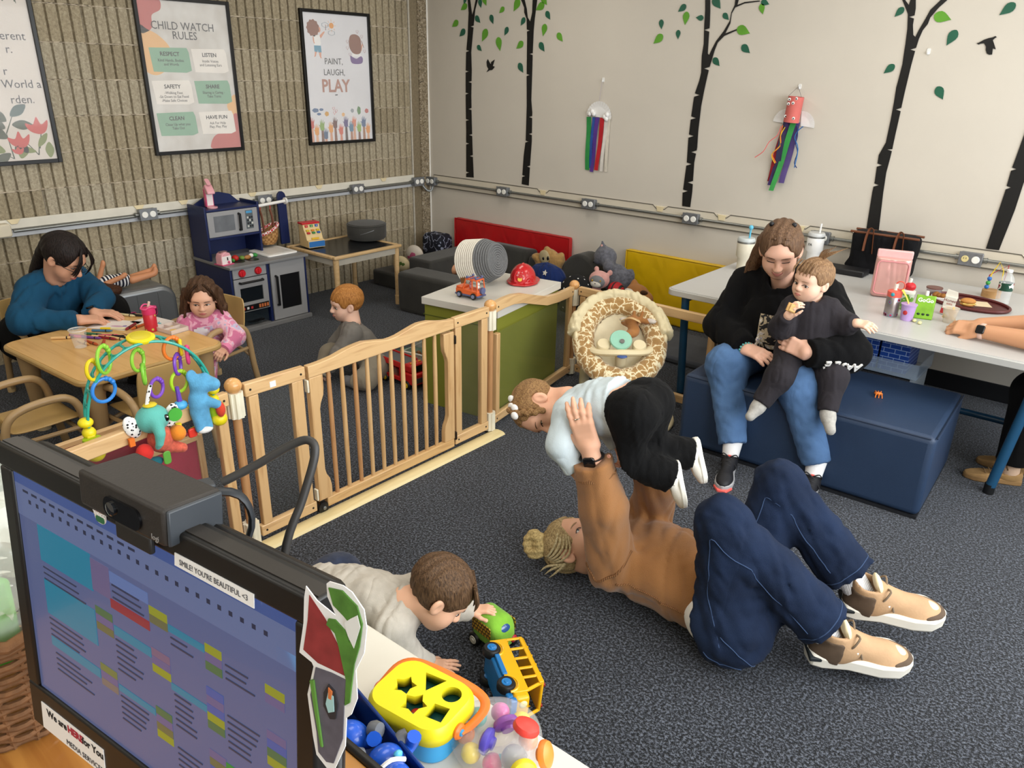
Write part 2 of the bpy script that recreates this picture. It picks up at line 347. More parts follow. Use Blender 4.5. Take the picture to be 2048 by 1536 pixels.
LEAVES = [
 ('A',0.374,2.048,0.303,2.007,0),
 ('A',0.449,1.986,0.386,1.935,1),
 ('A',0.471,2.164,0.402,2.125,0),
 ('A',0.457,2.213,0.437,2.165,1),
 ('A',0.56,2.078,0.614,2.03,1),
 ('A',0.72,2.084,0.749,2.019,1),
 ('A',0.859,2.131,0.809,2.093,0),
 ('A',0.899,1.995,0.865,1.936,1),
 ('A',0.684,1.985,0.632,1.897,0),
 ('A',0.799,1.927,0.822,1.828,0),
 ('A',0.581,1.868,0.629,1.828,1),
 ('A',0.643,2.214,0.676,2.148,0),
 ('A',0.604,2.199,0.621,2.133,1),
 ('B',1.006,2.183,0.953,2.1,0),
 ('B',1.064,2.056,1.025,2.002,1),
 ('B',1.244,2.142,1.166,2.102,0),
 ('B',1.218,2.192,1.269,2.133,0),
 ('B',1.263,2.092,1.303,2.036,1),
 ('B',1.259,2.01,1.241,1.927,0),
 ('B',1.373,1.946,1.425,1.89,0),
 ('B',1.053,1.891,0.986,1.844,0),
 ('B',1.21,1.885,1.26,1.824,1),
 ('B',1.012,1.743,1.06,1.676,1),
 ('C',2.397,2.095,2.343,2.057,1),
 ('C',2.406,2.057,2.402,1.979,0),
 ('C',2.529,2.016,2.474,2.021,1),
 ('C',2.224,2.016,2.232,1.957,1),
 ('C',2.357,1.952,2.361,1.896,1),
 ('C',2.246,1.924,2.18,1.871,0),
 ('C',2.581,2.131,2.638,2.066,1),
 ('C',2.66,2.039,2.702,2.002,1),
 ('C',2.763,1.955,2.851,1.924,0),
 ('C',2.808,1.858,2.867,1.814,1),
 ('C',2.626,1.785,2.675,1.739,1),
 ('C',2.899,2.085,2.918,2.027,0),
 ('C',2.897,2.098,2.95,2.08,1),
 ('D',3.709,2.039,3.669,1.994,1),
 ('D',3.866,1.998,3.953,1.974,0),
 ('D',3.989,1.925,3.956,1.85,1),
 ('D',3.718,1.755,3.668,1.71,1),
 ('D',3.954,1.649,3.996,1.585,1),
 ('D',4.228,2.041,4.168,1.989,1),
]
BIRDS = [[(0.682, 1.675), (0.702, 1.698), (0.686, 1.718), (0.682, 1.75), (0.695, 1.77), (0.715, 1.745), (0.726, 1.732), (0.732, 1.75), (0.768, 1.767), (0.759, 1.746), (0.748, 1.72), (0.768, 1.717), (0.759, 1.705), (0.74, 1.691), (0.716, 1.689)],
 [(4.096, 1.861), (4.106, 1.864), (4.126, 1.877), (4.144, 1.884), (4.163, 1.888), (4.173, 1.894), (4.181, 1.889), (4.174, 1.884), (4.166, 1.875), (4.177, 1.855), (4.189, 1.832), (4.175, 1.836), (4.178, 1.808), (4.166, 1.806), (4.153, 1.812), (4.144, 1.829), (4.142, 1.844), (4.13, 1.861), (4.113, 1.858), (4.106, 1.854)]]
# ================================================================ the room
def struct(o): o['kind'] = 'structure'; return o
# carpet
m = base('carpet', '#33363d', .95, spec=.15, sheen=.15); t = NT(m); v = t.co()
n1 = t.n('TexNoise', Scale=125.0, Detail=2.0, Roughness=.8); n2 = t.n('TexNoise', Scale=2.2, Detail=4.0); n3 = t.n('TexNoise', Scale=60.0, Detail=2.0)
for n in (n1, n2, n3): t.l(v, n.inputs['Vector'])
c1 = t.ramp(n1.outputs['Fac'], [(.38,'#0c0d10'),(.5,'#2e3138'),(.6,'#686e7a')])
mx = t.n('MixRGB', _blend_type='MULTIPLY'); mx.inputs['Fac'].default_value = .55
t.l(c1, mx.inputs['Color1']); t.l(t.ramp(n3.outputs['Fac'], [(.3,'#8f8f92'),(.7,'#ffffff')]), mx.inputs['Color2'])
mx2 = t.n('MixRGB', _blend_type='MULTIPLY'); mx2.inputs['Fac'].default_value = .3
t.l(mx.outputs['Color'], mx2.inputs['Color1']); t.l(t.ramp(n2.outputs['Fac'], [(.35,'#b4b4b8'),(.65,'#ffffff')]), mx2.inputs['Color2'])
t.l(mx2.outputs['Color'], t.b.inputs['Base Color']); t.bump(n1.outputs['Fac'], .6, .008)
carpet = m
struct(MB().box((-.3,-7.2,-.08),(6.9,.2,0)).build('floor', carpet, smooth=False))
ceil_m = mat('#e8e4da', .9, .04, 3)
struct(MB().box((-.3,-7.2,2.75),(6.9,.2,2.85)).build('ceiling', ceil_m, smooth=False))
wallm = mat('#cbc4b8', .75, .02, 3, bump=.06, bs=220)
struct(MB().box((-.3,0,0),(6.9,.2,2.75)).build('wall_back', wallm, smooth=False))
struct(MB().box((-.3,-7.4,0),(6.9,-7.2,2.75)).build('wall_front', wallm, smooth=False))
# right wall with its three windows
wr_m = MB().box((6.7,-7.2,0),(6.9,.2,.85)).box((6.7,-7.2,2.4),(6.9,.2,2.75)).box((6.7,-.2,.85),(6.9,.2,2.4)).box((6.7,-7.2,.85),(6.9,-5.35,2.4)).box((6.7,-1.95,.85),(6.9,-1.8,2.4)).box((6.7,-3.7,.85),(6.9,-3.55,2.4))
struct(wr_m.build('wall_right', wallm, smooth=False))
whitep = mat('#efece4', .5)
for i, (a, b) in enumerate(((-1.8,-.2),(-3.55,-1.95),(-5.35,-3.7))):
    fr = MB()
    for lo, hi in (((6.72,a,.85),(6.8,a+.05,2.4)),((6.72,b-.05,.85),(6.8,b,2.4)),((6.72,a,.85),(6.8,b,.9)),((6.72,a,2.35),(6.8,b,2.4)),((6.73,(a+b)/2-.02,.85),(6.79,(a+b)/2+.02,2.4))): fr.box(lo, hi)
    w = struct(fr.build('window_%d' % (i+1), whitep, smooth=False))
    MB().box((6.755,a+.05,.9),(6.76,b-.05,2.35)).build('pane', glass, w, smooth=False)
for x in (1.6, 3.8, 5.7):
    for y in (-1.3, -3.6, -5.9):
        L = thing('ceiling_light', 'white recessed fluorescent fixture in the ceiling', 'ceiling light', (x,y,2.75), group='ceiling fixtures')
        f = MB()
        for lo, hi in (((-.31,-.62,-.05),(-.29,.62,0)),((.29,-.62,-.05),(.31,.62,0)),((-.31,-.62,-.05),(.31,-.6,0)),((-.31,.6,-.05),(.31,.62,0))): f.box(lo, hi)
        f.build('frame', whitep, L, smooth=False)
        MB().box((-.29,-.6,-.02),(.29,.6,-.012)).build('reflector', whitep, L, smooth=False)
# black vinyl baseboard on the back wall
struct(MB().box((0,-.012,0),(6.7,0,.10)).build('baseboard_back', mat('#15161a', .5), bev=.003))
# fluted concrete block wall: mortar bed, then every block
mortar = mat('#b5a893', .95, .15, 30, bump=.6, bs=90)
wl = struct(MB().box((-.3,-7.2,0),(-.026,-.2,2.75)).build('wall_left', mortar, smooth=False))
m = base('fluted_block', '#8f836c', .95, spec=.2); t = NT(m); v = t.co()
oi = t.n('ObjectInfo'); na = t.n('TexNoise', Scale=55.0, Detail=4.0, Roughness=.75); nb = t.n('TexNoise', Scale=5.0, Detail=3.0)
vo = t.n('TexVoronoi', Scale=110.0)
for n in (na, nb, vo): t.l(v, n.inputs['Vector'])
ca = t.ramp(na.outputs['Fac'], [(.3,'#8b8272'),(.5,'#aba18c'),(.72,'#c4bba7')])
mx = t.n('MixRGB', _blend_type='MULTIPLY'); mx.inputs['Fac'].default_value = .7
t.l(ca, mx.inputs['Color1']); t.l(t.ramp(oi.outputs['Random'], [(0.,'#d6cfc0'),(.5,'#f2ecdf'),(1.,'#ffffff')]), mx.inputs['Color2'])
t.l(mx.outputs['Color'], t.b.inputs['Base Color']); t.bump(na.outputs['Fac'], .8, .006)
blockm = m
def block_mesh(w, nr, h):
    prof = []; s = w/nr
    for i in range(nr):
        y = i*s
        prof += [(-.022,y),(-.022,y+.004),(-.003,y+.0085),(0.,y+s*.5-.008),(0.,y+s*.5+.008),(-.003,y+s-.0065),(-.022,y+s-.002)]
    prof.append((-.022,w)); b = MB(); n = len(prof); d = .0035
    vs = [(x,y,d) for x,y in prof]+[(x,y,h-d) for x,y in prof]
    b.add(vs, [(i,i+1,n+i+1,n+i) for i in range(n-1)])
    # top and bottom lips of the ribs
    lip = [(-.024,y,d) for x,y in prof]+[(-.024,y,h-d) for x,y in prof]
    b.add(lip+vs, [(i,i+1,2*n+i+1,2*n+i) for i in range(n-1)]+[(3*n+i,3*n+i+1,n+i+1,n+i) for i in range(n-1)])
    b.add([(-.024,0,d),(-.024,w,d),(-.024,w,h-d),(-.024,0,h-d)], [(3,2,1,0)])
    return b
proto = block_mesh(.396, 6, .2).build('block', blockm, wl)
short = block_mesh(.13, 2, .2).build('block', blockm, wl)
first = True
for c in range(14):
    for k in range(-1, 12):
        z = -.01+.2*c+random.uniform(-.0012,.0012)
        if k == -1: o = short if c == 0 else short.copy(); y = -.33
        else: o = proto if (c == 0 and k == 0) else proto.copy(); y = -.728-.4*k
        if o is not short and o is not proto: COL.objects.link(o); o.parent = wl
        o.location = (random.uniform(-.0015,.0015), y, z)
# rough mortar smeared along the bed joints, one ridge per course
ridge_m = mat('#b9ac97', .95, .12, 40, bump=.5, bs=120)
for c in range(1, 12):
    z = -.01+.2*c; b = MB(); N = 300; vs = []; fs = []
    for i in range(N):
        y = -.2-i*(4.4/N); ph = ((-.33-y) % .0667)/.0667; fc = -.017 if (ph < .1 or ph > .92) else .0008
        hw = .0045+.003*math.sin(i*1.3+c)*math.sin(i*.37+2*c)+random.uniform(-.0012,.0025)
        dz = random.uniform(-.0015,.0015)
        vs += [(-.02,y,z-hw+dz),(fc+random.uniform(-.001,.0012),y,z-hw*.6+dz),(fc+random.uniform(-.001,.0014),y,z+hw*.6+dz),(-.02,y,z+hw+dz)]
    for i in range(N-1):
        for j in range(3): fs.append((i*4+j,(i+1)*4+j,(i+1)*4+j+1,i*4+j+1))
    b.add(vs, fs).build('mortar_joint', ridge_m, wl)
# exposed aggregate concrete pier in the corner
m = base('aggregate', '#8a7c66', .9); t = NT(m); vo = t.n('TexVoronoi', Scale=95.0); t.l(t.co(), vo.inputs['Vector'])
t.l(t.ramp(vo.outputs['Color'], [(.1,'#675b4a'),(.4,'#85775f'),(.7,'#9b8d76'),(.95,'#b6aa95')]), t.b.inputs['Base Color']); t.bump(vo.outputs['Distance'], .9, .006)
agg = m
pier = struct(MB().box((-.1,-.1,0),(.012,-.0,2.75)).build('trim_1', agg, bev=.006))
MB().box((-.1,-.185,0),(-.004,-.1,2.75)).build('recess', mat('#80735c', .9, .15, 60, bump=.6, bs=60), pier)
MB().box((-.1,-.2,0),(.002,-.185,2.75)).build('mortar_edge', mat('#b9b2a4', .95, .15, 40), pier, bev=.002)
struct(MB().box((.012,-.012,0),(.02,0,2.75)).build('trim_2', whitep, bev=.002))
# ---------------------------------------------------------------- surface raceway: boards, conduit, outlet boxes
race_w = mat('#d9d4c6', .45, .06, 8); race_b = mat('#d3cab8', .5, .03, 6); steel = mat('#8b8d8a', .35, .08, 40, metal=.75); galv = mat('#83868a', .45, .12, 60, metal=.55)
knob = mat('#efeee8', .4); cream = mat('#dfcfa8', .5); darkline = mat('#5b574e', .6)
rl = thing('cable_raceway', 'white painted raceway board running along the fluted block wall', 'raceway', (0,-2.4,.79))
MB().box((.0,-2.4,-.004),(.02,2.2,.05)).build('upper_cover', race_w, rl, bev=.003)
MB().box((.0,-2.4,-.05),(.016,2.2,-.012)).build('lower_cover', mat('#c9ccd0', .4, .06, 9), rl, bev=.003)
MB().box((0,-2.4,-.05),(.004,2.2,.05)).build('back_plate', mat('#8f8b80', .6), rl)
for y in (-.925, .1, 1.2, 1.85, -.2+.0, .62):
    MB().prism([(-.035,0),(.035,0),(.016,-.028),(-.016,-.028)], 0, .006, frame((0,1,0),(1,0,0),(.02,y,.052))).build('clip', cream, rl, bev=.001)
rb_ = thing('cable_raceway', 'beige raceway cover with dark edges along the painted back wall', 'raceway', (2.4,-.002,.778))
MB().box((-2.33,-.012,-.045),(3.6,0,.05)).build('cover', race_b, rb_, bev=.004)
# dark rim line with dips at each clip
xs = [-2.3]; dip = [-1.1,-.05,.42,.95,1.32,2.2]
pts = [(-2.33,-.013,.052)]
for d in dip: pts += [(d-.06,-.013,.052),(d-.035,-.013,.03),(d+.035,-.013,.03),(d+.06,-.013,.052)]
pts.append((3.6,-.013,.052)); MB().tube(pts, .0028, 5).build('upper_rim', darkline, rb_)
MB().tube([(-2.33,-.013,-.047),(3.6,-.013,-.047)], .003, 5).build('lower_rim', darkline, rb_)
for d in dip: MB().prism([(-.03,0),(.03,0),(.02,-.034),(-.02,-.034)], 0, .006, frame((1,0,0),(0,-1,0),(d,-.012,.045))).build('clip', cream, rb_, bev=.001)
def obox(name, label, loc, rot, outlet=False):
    T = thing('outlet_box', label, 'outlet box', loc, rot)
    MB().box((-.055,-.048,-.034),(.055,-.004,.034)).build('body', galv, T, bev=.006)
    MB().box((-.058,-.05,-.037),(.058,-.046,.037)).build('cover', galv, T, bev=.003)
    for i, sx in enumerate((-.026,.026)):
        if outlet and sx < 0:
            MB().lathe([(.018,0),(.018,.003),(.017,.004)], 20, frame((1,0,0),(0,-1,0),(sx,-.05,0))).build('socket', mat('#d9c98f', .45), T)
            for q in (-.006,.006): MB().cbox((sx+q,-.0545,.004),(.0012,.0008,.004)).build('slot', darkline, T)
        else: MB().lathe([(.02,0),(.02,.003),(.018,.005)], 22, frame((1,0,0),(0,-1,0),(sx,-.05,0))).build('round_cover', knob, T)
    for sx in (-1,1): MB().lathe([(.013,0),(.013,.018),(.016,.018),(.016,.024)], 12, frame((0,1,0),(sx,0,0),(sx*.055,-.024,0))).build('connector', steel, T)
    return T
lab = ['nearest the drawing woman','behind the play kitchen rail','above the chalkboard table','at the concrete pier']
for y, l in zip((-2.565,-1.707,-.855,-.187), lab): obox('outlet_box', 'grey metal outlet box on fluted wall '+l, (.02,y,.785), rad(90))
lab = ['next to the corner pier','below the leftmost birch decal','above the end of the red mat','above the yellow mat','behind the white tumbler','with a yellowed socket, at far right']
for x, l in zip((.06,.901,1.759,2.608,3.491,4.316), lab): obox('outlet_box', 'grey metal outlet box on painted wall '+l, (x,-.006,.776), 0, outlet=(x > 4))
ys = [-.187,-.855,-1.707,-2.565,-3.42]
for i in range(4): tag(MB().tube([(.034,ys[i]-.08,.776),(.034,ys[i+1]+.08,.776)], .0095, 10).build('conduit', steel), 'straight grey conduit on fluted wall, run %s' % ['beside the pier','over the chalkboard table','behind the kitchen','above the toy camper'][i], 'conduit')
xs = [.06,.901,1.759,2.608,3.491,4.316,5.2]
for i in range(6): tag(MB().tube([(xs[i]+.078,-.028,.776),(xs[i+1]-.078,-.028,.776)], .0095, 10).build('conduit', steel), 'straight grey conduit on painted wall, run %s' % ['next to the corner','above the red mat','between the red and yellow mats','above the yellow mat','behind the sitting woman','behind the black tote'][i], 'conduit')
tag(MB().tube([(.03,-.135,.77),(.045,-.12,.735),(.065,-.09,.70),(.08,-.06,.70),(.085,-.045,.73),(.075,-.03,.765)], .009, 8, sub=5).build('flexible_conduit', mat('#7b7d7c', .4, .1, 200, metal=.5)), 'flexible metal conduit loop bridging the corner', 'conduit')
tag(MB().prism(rrect(.14,.075,.015), 0, .06, frame((0,1,0),(1,0,0),(.02,-3.43,.79))).build('wall_box', mat('#d6ccb6', .5), bev=.008), 'cream plastic junction cover on raceway at the left edge', 'wall box')
# ---------------------------------------------------------------- wall decals
blackv = mat('#0c0b0a', .55, .1, 30); lg = mat('#5d9a2c', .5, .12, 8); dg = mat('#1f5a44', .5, .12, 8)
names = {'A':'leftmost black birch trunk decal, forked at the top','B':'black birch decal right of the flying bird','C':'black birch decal with long right branch between the two paper crafts','D':'tall leaning black birch decal behind the black tote','E':'black birch trunk decal at the right edge'}
for k, poly in TREES.items():
    x0 = sum(p[0] for p in poly)/len(poly)
    T = thing('tree_decal', names[k], 'wall decal', (x0,-.003,.84), group='birch wall decals')
    MB().prism([(x-x0,z-.84) for x,z in poly], 0, .0016, frame((1,0,0),(0,-1,0))).build('trunk', blackv, T, smooth=False)
    for (tk,ax,az,bx_,bz,c) in LEAVES:
        if tk != k: continue
        a = Vector((ax-x0,az-.84)); b = Vector((bx_-x0,bz-.84)); d = b-a; L = d.length; d.normalize(); n = Vector((-d.y,d.x)); pl = []
        for t_, w in ((0,0),(.05,.13),(.16,.24),(.32,.30),(.5,.27),(.7,.17),(.88,.06),(1,0)): pl.append(a+d*L*t_+n*w*L)
        for t_, w in ((.88,.06),(.7,.17),(.5,.27),(.32,.30),(.16,.24),(.05,.13)): pl.append(a+d*L*t_-n*w*L)
        MB().prism([(q.x,q.y) for q in pl], 0, .0012, frame((1,0,0),(0,-1,0))).build('leaf', dg if c else lg, T, smooth=False)
for poly, l in zip(BIRDS, ('small black bird decal with raised wings between two birches','black bird decal with drooping wing at upper right')):
    x0 = sum(p[0] for p in poly)/len(poly); z0 = sum(p[1] for p in poly)/len(poly)
    o = MB().prism([(x-x0,z-z0) for x,z in poly], 0, .0016, frame((1,0,0),(0,-1,0))).build('bird_decal', blackv, smooth=False); o.location = (x0,-.003,z0); tag(o, l, 'wall decal')
# ================================================================ framed posters
frame_m = mat('#0d0d0f', .35, .1, 20); PW, PH = .595, .895
paper1 = pattern('noise', [(.3,'#cbc5bd'),(.55,'#d9d5cf'),(.75,'#e2dfda')], 9, .55, interp='LINEAR'); paper2 = mat('#e3e2e6', .5, .03, 5); paper3 = mat('#dcd2c8', .45, .03, 6)
acryl = base('poster_acrylic', '#ffffff', .04, alpha=.10, spec=.6)
def flat(m_, **k): return mat(m_, .6, .04, 10, **k)
def poster(y0, label, paper):
    T = thing('framed_poster', label, 'poster', (.004,y0,1.605)); M = frame((0,1,0),(1,0,0))
    f = MB(); a, b = PW/2+.02, PH/2+.02
    for lo, hi in (((-a,-b,0),(-a+.022,b,.022)),((a-.022,-b,0),(a,b,.022)),((-a+.022,-b,0),(a-.022,-b+.022,.022)),((-a+.022,b-.022,0),(a-.022,b,.022))): f.box(lo, hi, M)
    f.build('frame', frame_m, T, bev=.002)
    s = MB().box((-PW/2,-PH/2,.003),(PW/2,PH/2,.008), M).build('print', paper, T, smooth=False)
    MB().box((-PW/2,-PH/2,.0125),(PW/2,PH/2,.014), M).build('glazing', acryl, T, smooth=False)
    def sh(name, poly, col, layer=1):
        MB().prism([((u-.5)*PW,(.5-v)*PH) for u,v in poly], .008, .008+.0004*layer, M).build(name, col, s, smooth=False)
    def tx(st, u, v, size, col, sx=1., align='CENTER', bold=0., layer=4):
        text('lettering', st, size, M @ Matrix.Translation(((u-.5)*PW,(.5-v)*PH,.008+.0004*layer)), col, s, align, .0002, sx, bold)
    return T, sh, tx
def ell(u, v, a, b, n=16, t0=0, t1=2*PI, rot=0):
    out = []
    for k in range(n+ (0 if t1-t0 > 6.28 else 1)):
        t = t0+(t1-t0)*k/n; x = a*math.cos(t); y = b*math.sin(t); out.append((u+x*math.cos(rot)-y*math.sin(rot), v+(x*math.sin(rot)+y*math.cos(rot))))
    return out
def smoothpoly(P, n=5):
    out = []; N = len(P)
    for i in range(N):
        p0,p1,p2,p3 = (Vector(P[(i+k-1)%N]) for k in range(4))
        for k in range(n):
            t = k/n; q = .5*((2*p1)+(p2-p0)*t+(2*p0-5*p1+4*p2-p3)*t*t+(3*p1-p0-3*p2+p3)*t**3); out.append((min(max(q.x,0),1),min(max(q.y,0),1)))
    return out
ink = flat('#2b2930'); sal = flat('#c5625c'); ora = flat('#ecbb7d'); grn = flat('#86b296'); offw = flat('#efe9e1')
# --- rules poster
T, sh, tx = poster(-2.118, 'framed child watch rules poster with green and white boxes', paper1)
sh('blob', smoothpoly([(0,0),(.13,0),(.25,0),(.25,.06),(.15,.10),(.14,.17),(.08,.205),(0,.20)]), sal)
sh('blob', smoothpoly([(0,.18),(.08,.19),(.2,.23),(.3,.31),(.26,.42),(.14,.48),(.03,.47),(0,.42)]), ora)
sh('blob', smoothpoly([(1,.62),(.92,.65),(.88,.70),(.93,.76),(1,.77)]), ora)
sh('blob', smoothpoly([(1,.76),(.9,.79),(.86,.87),(.7,.90),(.63,.96),(.66,1),(1,1)]), sal, 2)
tx('CHILD WATCH', .475, .185, .066, ink, .92); tx('RULES', .48, .245, .066, ink, .92)
rows = [(.30,[('RESPECT',['Kind Hands, Bodies','and Words'],.065,.50,grn),('LISTEN',['Inside Voices','and Listening Ears'],.53,.94,offw)]),
        (.515,[('SAFETY',['-Walking Feet','-Sit Down to Eat Food','-Make Safe Choices'],.045,.48,offw),('SHARE',['Sharing is Caring -','Take Turns'],.52,.94,grn)]),
        (.73,[('CLEAN',['Clean Up what you','Take Out'],.045,.48,grn),('HAVE FUN',['Ask For Help','Play, Play, Play'],.525,.945,offw)])]
for v, cells in rows:
    for ttl, lines, a, b, c in cells:
        sh('box', [(a,v+.005),(b-.02,v),(b,v+.03),(b+.01,v+.15),(b-.05,v+.165),(a+.02,v+.16),(a+.01,v+.08)], c, 3)
        tx(ttl, (a+b)/2, v+.055, .033, ink, 1., bold=.0006, layer=5)
        for i, l in enumerate(lines): tx(l, (a+b)/2+.005, v+.093+.026*i, .0235, ink, .92, layer=5)
# --- paint laugh play poster
T, sh, tx = poster(-.934, 'framed paint laugh play poster with painted hands', paper2)
brn = flat('#8a5138'); skin_ = flat('#e0a184'); blu = flat('#5c9cb8'); wht = flat('#f6f4f2'); pur = flat('#6e4a8e'); play_m = flat('#b5806f'); sun_m = flat('#e59a34'); grey_l = flat('#8b9aa3')
def curly(u, v, a, b, n=11): return smoothpoly([(u+a*(1+.13*(i%2))*math.cos(2*PI*i/(2*n)), v+b*(1+.13*(i%2))*math.sin(2*PI*i/(2*n))) for i in range(2*n)], 3)
sh('hair', curly(.15,.115,.085,.058), brn, 2); sh('face', ell(.235,.125,.028,.022), skin_); sh('shirt', [(.15,.17),(.24,.165),(.255,.225),(.24,.25),(.155,.245)], wht, 2)
sh('arm', [(.24,.17),(.30,.14),(.32,.135),(.32,.145),(.26,.19)], skin_, 1); sh('arm', [(.14,.175),(.155,.185),(.155,.215),(.165,.23),(.15,.23),(.138,.205)], skin_, 3)
sh('shorts', [(.15,.245),(.25,.245),(.255,.295),(.21,.297),(.2,.275),(.195,.295),(.15,.29)], blu, 3); sh('leg', [(.155,.29),(.185,.292),(.165,.325),(.15,.332),(.14,.33),(.15,.318)], skin_, 2); sh('leg', [(.215,.295),(.25,.295),(.245,.33),(.255,.34),(.235,.34),(.22,.32)], skin_, 2)
sh('brush', [(.335,.125),(.342,.085),(.347,.085),(.343,.128)], brn, 2); sh('sun', ell(.43,.09,.035,.022), sun_m, 2)
for i in range(8):
    t = 2*PI*i/8; sh('ray', [(.43+.05*math.cos(t-.08),.09+.032*math.sin(t-.08)),(.43+.075*math.cos(t),.09+.05*math.sin(t)),(.43+.05*math.cos(t+.08),.09+.032*math.sin(t+.08))], sun_m, 2)
def ringp(name, pts, w, col, layer=2):
    n = len(pts); c = (sum(p[0] for p in pts)/n, sum(p[1] for p in pts)/n)
    inner = [(c[0]+(u-c[0])*(1-w), c[1]+(v-c[1])*(1-w)) for u,v in pts]
    sh(name, pts+[pts[0]]+[inner[0]]+inner[::-1], col, layer)
for (u, v) in ((.335,.088),(.425,.145)): ringp('cloud', curly(u,v,.05,.018,6), .14, grey_l)
sh('hair', smoothpoly([(.72,.155),(.80,.145),(.87,.17),(.885,.23),(.87,.285),(.81,.30),(.74,.29),(.695,.25),(.69,.20)]), brn, 3); sh('shirt', [(.74,.285),(.86,.285),(.87,.32),(.73,.32)], wht, 2)
sh('skirt', smoothpoly([(.70,.315),(.74,.325),(.80,.335),(.87,.315),(.90,.335),(.88,.37),(.78,.378),(.71,.365)]), pur, 3)
sh('arm', [(.865,.26),(.90,.215),(.91,.225),(.885,.275)], skin_, 2); sh('brush', [(.895,.19),(.93,.245),(.925,.25),(.89,.195)], brn, 2)
for (u, v) in ((.665,.205),(.66,.255),(.695,.305),(.83,.125),(.90,.16),(.935,.275)): ringp('heart', [(u,v+.015),(u-.022,v-.004),(u-.012,v-.014),(u,v-.007),(u+.012,v-.014),(u+.022,v-.004)], .2, flat('#b98a90'))
tx('PAINT,', .43, .385, .062, ink, .9); tx('LAUGH,', .43, .47, .062, ink, .9); tx('PLAY', .44, .60, .125, play_m, .92, bold=.003); sh('dash', [(.42,.622),(.46,.62),(.46,.628),(.42,.63)], ink)
hc = ['#c9493f','#e39b3c','#86a94b','#3d5c84','#e7a24f','#6b3a32','#d6664e','#5a4b86','#4f7f9e','#e08a6a','#8fb04d','#46628f','#e2953f']
hx = [.03,.10,.185,.235,.32,.39,.48,.565,.65,.70,.78,.86,.93]; hv = [.845,.9,.865,.935,.885,.85,.905,.845,.885,.845,.89,.85,.905]; sk = ['#d99b7c','#e3b08f','#7a4f3c','#d08f70','#d9a07f','#8c5b45','#d98f75','#5a3e38','#b07a5c','#dca687','#83553f','#a87353','#d9a27c']
for i, (u, v) in enumerate(zip(hx, hv)):
    sh('arm', [(u-.022,1),(u+.022,1),(u+.016,v+.04),(u-.016,v+.04)], flat(sk[i]), 1+i%3)
    sh('hand', smoothpoly([(u-.025,v+.04),(u-.035,v+.01),(u-.055,v-.005),(u-.03,v-.002),(u-.03,v-.04),(u-.018,v-.012),(u-.008,v-.05),(u+.002,v-.012),(u+.018,v-.045),(u+.018,v-.01),(u+.04,v-.03),(u+.03,v+.005),(u+.025,v+.04)],3), flat(hc[i]), 2+i%3)
for u, v, c, a, b in ((.10,.745,'#4f6f9a',.045,.016),(.19,.74,'#4f6f9a',.03,.01),(.15,.775,'#4f6f9a',.03,.01),(.27,.775,'#d8a23c',.03,.018),(.68,.755,'#9aa0a8',.025,.016),(.79,.755,'#5c8a55',.028,.032),(.92,.76,'#c2655f',.03,.018)): sh('doodle', curly(u,v,a,b,5), flat(c), 1)
for u, v in ((.38,.735),(.42,.755),(.39,.77)): ringp('heart', [(u,v+.015),(u-.022,v-.004),(u-.012,v-.014),(u,v-.007),(u+.012,v-.014),(u+.022,v-.004)], .25, flat('#d58a8a'))
sh('sun', ell(.53,.785,.025,.016), ora, 1)
# --- flower poster, cut by the left edge of the view
T, sh, tx = poster(-3.318, 'framed flower poster cut off at the left edge', paper3)
for s_, v in (('fferent',.29),('r.',.365),('r',.49),('World a',.565),('rden.',.655)): tx(s_, .985 if s_ == 'World a' else (.93 if s_ == 'fferent' else .80 if s_[0] == 'r' and s_[-1] == '.' and len(s_) < 3 else .72 if s_ == 'r' else .90), v, .062, ink, .95, 'RIGHT')
gd = flat('#3d4a35'); gl = flat('#7d8a48'); red_ = flat('#cf4a44'); yel_ = flat('#e0a04a'); teal_ = flat('#3f5a58')
def leafp(u, v, L, W, a): return smoothpoly([(u,v),(u+L*.5*math.cos(a)-W*math.sin(a),v+(L*.5*math.sin(a)+W*math.cos(a))*.66),(u+L*math.cos(a),v+L*math.sin(a)*.66),(u+L*.5*math.cos(a)+W*math.sin(a),v+(L*.5*math.sin(a)-W*math.cos(a))*.66)],4)
def stem(p, q, w=.006): sh('stem', [(p[0]-w,p[1]),(p[0]+w,p[1]),(q[0]+w*.5,q[1]),(q[0]-w*.5,q[1])], gd, 1)
stem((.62,.985),(.60,.83)); stem((.60,.83),(.70,.70)); stem((.84,.97),(.72,.86)); stem((.86,.93),(.92,.78)); stem((.84,.97),(.86,.90)); stem((.62,.985),(.48,.92))
for u, v, L, W, a, c in ((.60,.80,.16,.05,-2.6,gd),(.62,.76,.14,.045,-2.4,gd),(.66,.73,.18,.045,-.6,teal_),(.66,.78,.18,.045,.05,gd),(.60,.86,.17,.05,-2.5,gd),(.6,.95,.2,.045,2.6,gd),(.56,.94,.2,.05,-2.7,gl),(.68,.985,.16,.05,-1.2,gl),(.66,.92,.17,.03,.25,gl),(.85,.92,.16,.03,-.9,gl),(.64,.93,.13,.04,-.5,gd),(.94,.99,.15,.04,-1.5,gl),(.30,.97,.2,.06,-2.4,teal_),(.2,.95,.2,.05,-1.2,teal_),(.35,.9,.12,.02,-2.0,gd),(.4,.99,.1,.02,-1.6,gd)): sh('leaf', leafp(u,v,L,W,a), c, 2)
for u, v, s_ in ((.70,.885,1.),(.88,.805,1.05),(.67,.94,.55)): sh('flower', smoothpoly([(u-.09*s_,v),(u-.10*s_,v-.03*s_),(u-.04*s_,v-.02*s_),(u,v-.065*s_),(u+.03*s_,v-.02*s_),(u+.09*s_,v-.045*s_),(u+.07*s_,v+.01*s_),(u+.02*s_,v+.035*s_),(u-.05*s_,v+.025*s_)],4), red_, 3)
